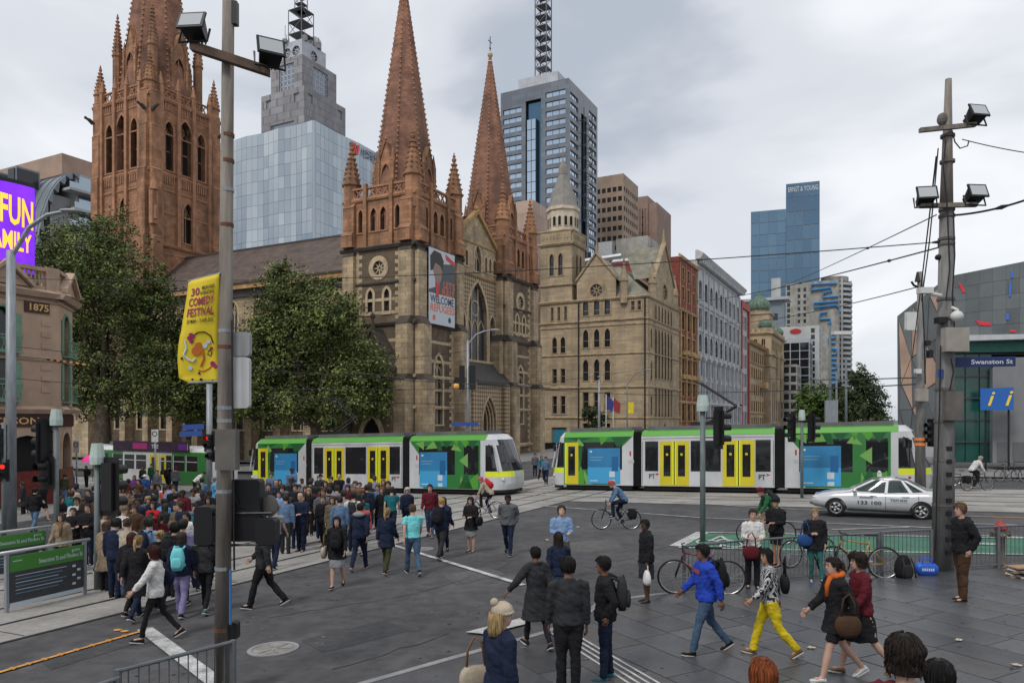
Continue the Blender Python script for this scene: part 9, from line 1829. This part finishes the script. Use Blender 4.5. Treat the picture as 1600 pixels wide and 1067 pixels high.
_tops = [('jacket', c) for c in ('black', 'charcoal', 'navy', 'grey', 'brown', 'olive')] + [('coat', c) for c in ('black', 'charcoal', 'navy', 'brown')] + [('hoodie', c) for c in ('black', 'grey', 'navy', 'charcoal')] + [('sweater', c) for c in ('black', 'navy', 'maroon', 'grey')] + [('shirt', c) for c in ('white', 'lightblue', 'lilac', 'steel', 'lightgrey')] + [('blazer', c) for c in ('beige', 'lightgrey', 'khaki')] + [('tee', c) for c in ('cream', 'coral', 'teal')]; _hd = dict(short='short', crop='cropped', bob='bobbed', pony='tied back', long='long')
_cmb = [(t_, c_, h_, k_) for (t_, c_) in _tops for h_ in _hd for k_ in ('black', 'brown', 'dark')]; _rc.shuffle(_cmb); nfill = 0; tries = 0; _used = set()
while nfill < 62 and tries < 6000:
 tries += 1; zone = _rc.random()
 u, v = ((_rc.uniform(165, 330), _rc.uniform(746, 818)) if _rc.random() < .75 else (_rc.uniform(95, 160), _rc.uniform(745, 785))) if zone < .62 else (_rc.uniform(412, 600), _rc.uniform(742, 776))
 (t_, c_, h_, k_) = _cmb[nfill]; sx = 'f' if h_ in ('bob', 'pony', 'long') else 'm'; H = _rc.uniform(1.6, 1.68) if sx == 'f' else _rc.uniform(1.70, 1.80); loc = loc_head(u, v, H)
 if any((loc - q).to_2d().length < .46 for q in TK): continue
 TK.append(loc); nfill += 1; hn = {'black': 'black', 'brown': 'brown', 'dark': 'dark brown'}[k_]
 P('person in %s %s with %s %s hair deep in the crossing crowd' % (c_, TOPN[t_], _hd[h_], hn), loc, _rc.choice((270, 270, 90, 90, 90, 250, 110, 60, 300)) + _rc.uniform(-15, 15), H, sx, _rc.choice(('stand', 'stand', 'stroll', 'hold')), t_, c_, 'jeans' if sx == 'm' else 'trousers', _rc.choice(('black', 'navy', 'charcoal')), h_, k_, _rc.choice(('fair', 'fair', 'tan', 'brown')), group=G, voxel=.026)
for d, name, lab, col in (('light blue shirt under navy shoulder straps', 'backpack', 'navy backpack on the light blue shirt in the packed crossing', 'navy'), ('navy jacket under the turquoise pack with rolled pale trousers', 'backpack', 'turquoise backpack in the packed crossing', 'aqua'), ('sky blue jacket beside the red cardigan', 'backpack', 'bright blue backpack behind the red cardigan', 'sky'), ('black jacket turned towards the older tram', 'backpack', 'black backpack turned away near the older tram', 'black'), ('white hooded top seen from behind', 'backpack', 'dark backpack on the white hooded top', 'charcoal')): bagthing(CROWD[d], name, lab, 'backpack', BACK, col)
r_ = CROWD['rust scarf and beige cardigan nearest the stop sign']; b = MB(); b.tube([(.08*math.cos(a), .075*math.sin(a) + .01, 1.46 - .02*math.sin(a)) for a in (2*math.pi*i/14 for i in range(15))], .05, 8); b.tube([(-.03, .1, 1.45), (-.05, .16, 1.3), (-.05, .16, 1.1)], [.05, .045, .03], 8); b.buildl('scarf', cloth('tan'), r_, True)
r_ = CROWD['bright red cardigan facing the camera']; b = MB(); b.loft([[V((rx*math.cos(a), .135 + ry*math.sin(a), z)) for a in (2*math.pi*i/10 for i in range(10))] for rx, ry, z in ((.09, .03, .95), (.085, .03, 1.2), (.06, .025, 1.42))]); b.buildl('black_top', cloth('black'), r_, True)
r_ = CROWD['coral scarf and jacket']
p = px(145, 716, 30.5); um = thing('umbrella', 'bright pink umbrella held up at the back of the packed crossing', 'umbrella', V((p.x, p.y, p.z - .95))); b = MB(); n = 10
b.loft([[p + V((r0*math.cos(2*math.pi*i/n)*(1 + .12*(i % 2)), r0*math.sin(2*math.pi*i/n), z)) for i in range(n)] for r0, z in ((.42, -.12), (.38, -.02), (.22, .1), (.03, .17))], cap=False); b.build('canopy', mat('umbrella_pink', (.75, .03, .28), .6, var=.1), um); MB().tube([p + Z*.2, p - Z*.95], .012, 6).build('shaft', M_BLK, um)
# -- bicycles and riders
def bike(label, loc, th, col, kw=1.0, cat='bicycle', group=None, pannier=False):
 """wheels in the y-z plane, front towards +y"""
 t = thing('bicycle', label, cat, loc, rad(th - 90), group, kw); R_ = .335; fy, ry = .52, -.52
 for y in (fy, ry):
  b = MB(); n = 28; b.tube([(0, y + R_*math.cos(a), R_ + R_*math.sin(a)) for a in (2*math.pi*i/n for i in range(n + 1))], .02, 6, cap=False); w_ = b.buildl('wheel', M_TYR, t, True)
  b = MB(); b.tube([(0, y + .31*math.cos(a), R_ + .31*math.sin(a)) for a in (2*math.pi*i/n for i in range(n + 1))], .010, 5, cap=False); place(b.fix(b.mesh('rim', M_RIM)), 'rim', w_, WM[w_.as_pointer()])
  b = MB()
  for i in range(16): a = 2*math.pi*i/16; b.tube([(.02*(-1)**i, y, R_), (0, y + .31*math.cos(a), R_ + .31*math.sin(a))], .0022, 3)
  b.tube([(-.04, y, R_), (.04, y, R_)], .02, 6); o = place(b.fix(b.mesh('spokes', M_RIM)), 'spokes', w_, WM[w_.as_pointer()]); o['kind'] = 'stuff'
 mf = mat('bike_' + col, CLC[col], .35, var=.03, coat=.4); bbk = V((0, -.08, .28)); st = V((0, -.22, .80)); hd = V((0, .36, .82)); hd2 = V((0, .39, .68))
 b = MB()
 for a, c, r in ((bbk, st, .017), (st.lerp(bbk, .12), hd, .017), (bbk, hd2, .019), (hd, hd2, .02)): b.tube([a, c], r, 8)
 for sd in (-1, 1): b.tube([bbk, V((sd*.05, ry, R_))], .011, 6); b.tube([st.lerp(bbk, .15), V((sd*.05, ry, R_))], .010, 6)
 b.buildl('frame', mf, t, True); b = MB()
 for sd in (-1, 1): b.tube([hd2, V((sd*.05, .42, .62)), V((sd*.05, fy, R_))], .014, 6)
 b.buildl('fork', M_SIGB, t, True)
 b = MB(); b.tube([hd, hd + V((0, .02, .14))], .014, 6); b.tube([(-.29, .30, .97), (-.12, .38, .98), (.12, .38, .98), (.29, .30, .97)], .013, 6); b.buildl('handlebar', M_SIGB, t, True)
 b = MB(); b.tube([st, st + V((0, -.035, .12))], .013, 6); sdl = b.buildl('seat_post', M_RIM, t)
 b = MB(); b.loft([[V((w_*math.cos(a), y, .94 + h_*math.sin(a))) for a in (2*math.pi*i/8 for i in range(8))] for y, w_, h_ in ((-.40, .02, .012), (-.37, .075, .022), (-.3, .07, .024), (-.2, .03, .02), (-.11, .012, .012))]); b.buildl('saddle', M_SIGB, t, True)
 b = MB(); b.tube([(-.07, -.08, .28), (.07, -.08, .28)], .02, 8); b.tube([(.06, -.08, .28), (.07, .04, .18)], .011, 6); b.tube([(-.06, -.08, .28), (-.07, -.2, .38)], .011, 6); b.box((.05, .0, .165), (.15, .08, .19)); b.box((-.15, -.24, .37), (-.05, -.16, .395)); b.tube([(.05, -.08 + .09*math.cos(a), .28 + .09*math.sin(a)) for a in (2*math.pi*i/16 for i in range(17))], .008, 4); b.buildl('crank', M_RIM, t)
 if pannier:
  b = MB(); b.box((-.06, -.75, .70), (.06, -.3, .715)); b.buildl('rack', M_SIGB, t)
  for sd in (-1, 1): soft(.13, .34, .34).buildl('pannier', cloth('black'), t, True, Matrix.Translation((sd*.12, -.55, .36)))
 return t
def rider(label, blabel, u, v, th, H, tc, bc, hc, col, top='sweater', bot='trousers', pack=None, pannier=False, skin='fair'):
 loc = gp(u, v, .01); bk = bike(blabel, loc, th, col, pannier=pannier); d = facing(th)
 p = P(label, loc - d*.28 + Z*.05, th, H, 'm', 'ride', top, tc, bot, bc, 'helmet', hc, skin, key=(label,), voxel=.02, pitch=-20)
 if pack:
  t = bagthing(p, 'backpack', pack[1], 'backpack', V((0, .02, 1.06)), pack[0]); m = WM[p.as_pointer()] @ Matrix.Translation((0, .12, 1.02)) @ Matrix.Rotation(rad(-38), 4, 'X') @ Matrix.Translation((0, -.24, .02))
  dlt = m @ WM[t.as_pointer()].inverted(); t.matrix_basis = m
  for c in bpy.data.objects:
   if c.parent == t: WM[c.as_pointer()] = dlt @ WM[c.as_pointer()]
  WM[t.as_pointer()] = m
  for c in t.children: pass
 return p
rider('person in blue jumper and orange helmet riding across the junction', 'black bicycle with rear bags ridden across the junction', 963, 826, 178, 1.76, 'steel', 'navy', 'coral', 'black', pannier=True)
rider('person in cream top and pink helmet cycling behind the left tram nose', 'white bicycle ridden past the left tram nose', 757, 808, 160, 1.72, 'cream', 'black', 'pink', 'lilac', pack=('red', 'red backpack on the cyclist in the pink helmet'))
rider('person in green checked shirt and red helmet riding a yellow bicycle', 'yellow bicycle ridden in the bicycle box', 1197, 850, 176, 1.74, 'green', 'maroon', 'maroon', 'yellow', bot='shorts', pack=('charcoal', 'dark backpack on the cyclist in the green checked shirt'))
rider('person in white top and pale helmet cycling past the gallery', 'bicycle with a blue bag ridden past the gallery', 1527, 766, 4, 1.74, 'white', 'black', 'lightgrey', 'charcoal', pannier=True)
bike('black and red mountain bicycle parked against the fence end', gp(1096, 928), 173, 'maroon', 1.06); bike('yellow bicycle leaning along the fence beside the black backpack', gp(1340, 902) + V((0, -.06, 0)), 172, 'gold', 1.06); bike('silver bicycle with a red crate beside the helmeted person', gp(1262, 884), 20, 'lightgrey')
for i, (u, v) in enumerate(((1494, 764), (1575, 752), (1612, 752))): bike(('bicycle parked just right of the concrete pole', 'bicycle parked behind the cyclist near the gallery louvres', 'bicycle parked at the frame edge before the gallery')[i], gp(u, v), (175, 8, 10)[i], 'charcoal')
p = gp(1411, 903); t = thing('backpack', 'black backpack standing on the paving against the fence', 'backpack', p, rad(12)); soft(.42, .3, .52, taper=.7).buildl('bag_body', cloth('black'), t, True); m = soft(.3, .12, .3); m.buildl('front_pocket', cloth('charcoal'), t, True, Matrix.Translation((0, -.14, .03)))
for sd in (-1, 1): b = MB(); b.tube([(sd*.1, -.12, .48), (sd*.13, -.2, .3), (sd*.16, -.2, .05)], .02, 6); b.buildl('strap', cloth('charcoal'), t, True)
p = gp(1447, 899); t = thing('shopping_bag', 'bright blue shopping bag with white print beside the backpack', 'bag', p, rad(-8)); soft(.46, .24, .3, taper=1.15, pw=.4).buildl('bag_body', mat('bag_vinyl_blue', (.02, .1, .5), .4, var=.08, scale=5), t, True)
for y in (-.08, .08): b = MB(); b.tube([(-.12, y, .28), (-.1, y, .4), (.1, y, .4), (.12, y, .28)], .012, 6); b.buildl('handle', MATS['bag_vinyl_blue'], t, True)
for i in range(6): b = MB(); b.box((-.13 + .045*i, -.131, .13), (-.10 + .045*i, -.125, .19)); b.buildl('printed_letter', M_ADW, t)
p = gp(1597, 902); t = thing('newspaper_stack', 'loose stack of papers and boards on the paving at the frame edge', 'papers', p, rad(10))
for i in range(7): b = MB(); b.box((-.28, -.2, .02 + .035*i), (.28, .2, .045 + .035*i)); b.buildl('paper', mat('paper_%s' % ('tan', 'white', 'grey')[i % 3], ((.35, .22, .13), (.55, .53, .5), (.12, .12, .12))[i % 3], .8, var=.1), t, m=Matrix.Rotation(rad((i*37) % 50 - 25), 4, 'Z') @ Matrix.Rotation(rad(6*(i % 3)), 4, 'X'))
r_ = random.Random(9)
for i, (u, v, lab) in enumerate(((1267, 1011, 'pale dry leaf on the paving in front of the yellow trousers'), (1588, 1038, 'pale dry leaf lying at the bottom edge of the paving'), (1498, 999, 'small pale scrap on the paving behind the orange scarf wearer'), (855, 843, 'small white scrap on the open asphalt'), (903, 823, 'white scrap on the asphalt near the cyclist'))):
 p = gp(u, v, .045); t = thing('litter', lab, 'litter', p, r_.uniform(0, 6)); b = MB(); b.add([V((.06*math.cos(a)*(1 + .4*(k % 2)), .04*math.sin(a)*(1 + .4*(k % 2)), .012*(k % 2))) for k, a in enumerate(2*math.pi*q/9 for q in range(9))] + [V((0, 0, .02))], [(k, (k + 1) % 9, 9) for k in range(9)]); b.buildl('scrap', mat('dry_leaf', (.5, .42, .33), .8, var=.2, scale=9), t)
flush_people()
flush_mats()
flush_text()
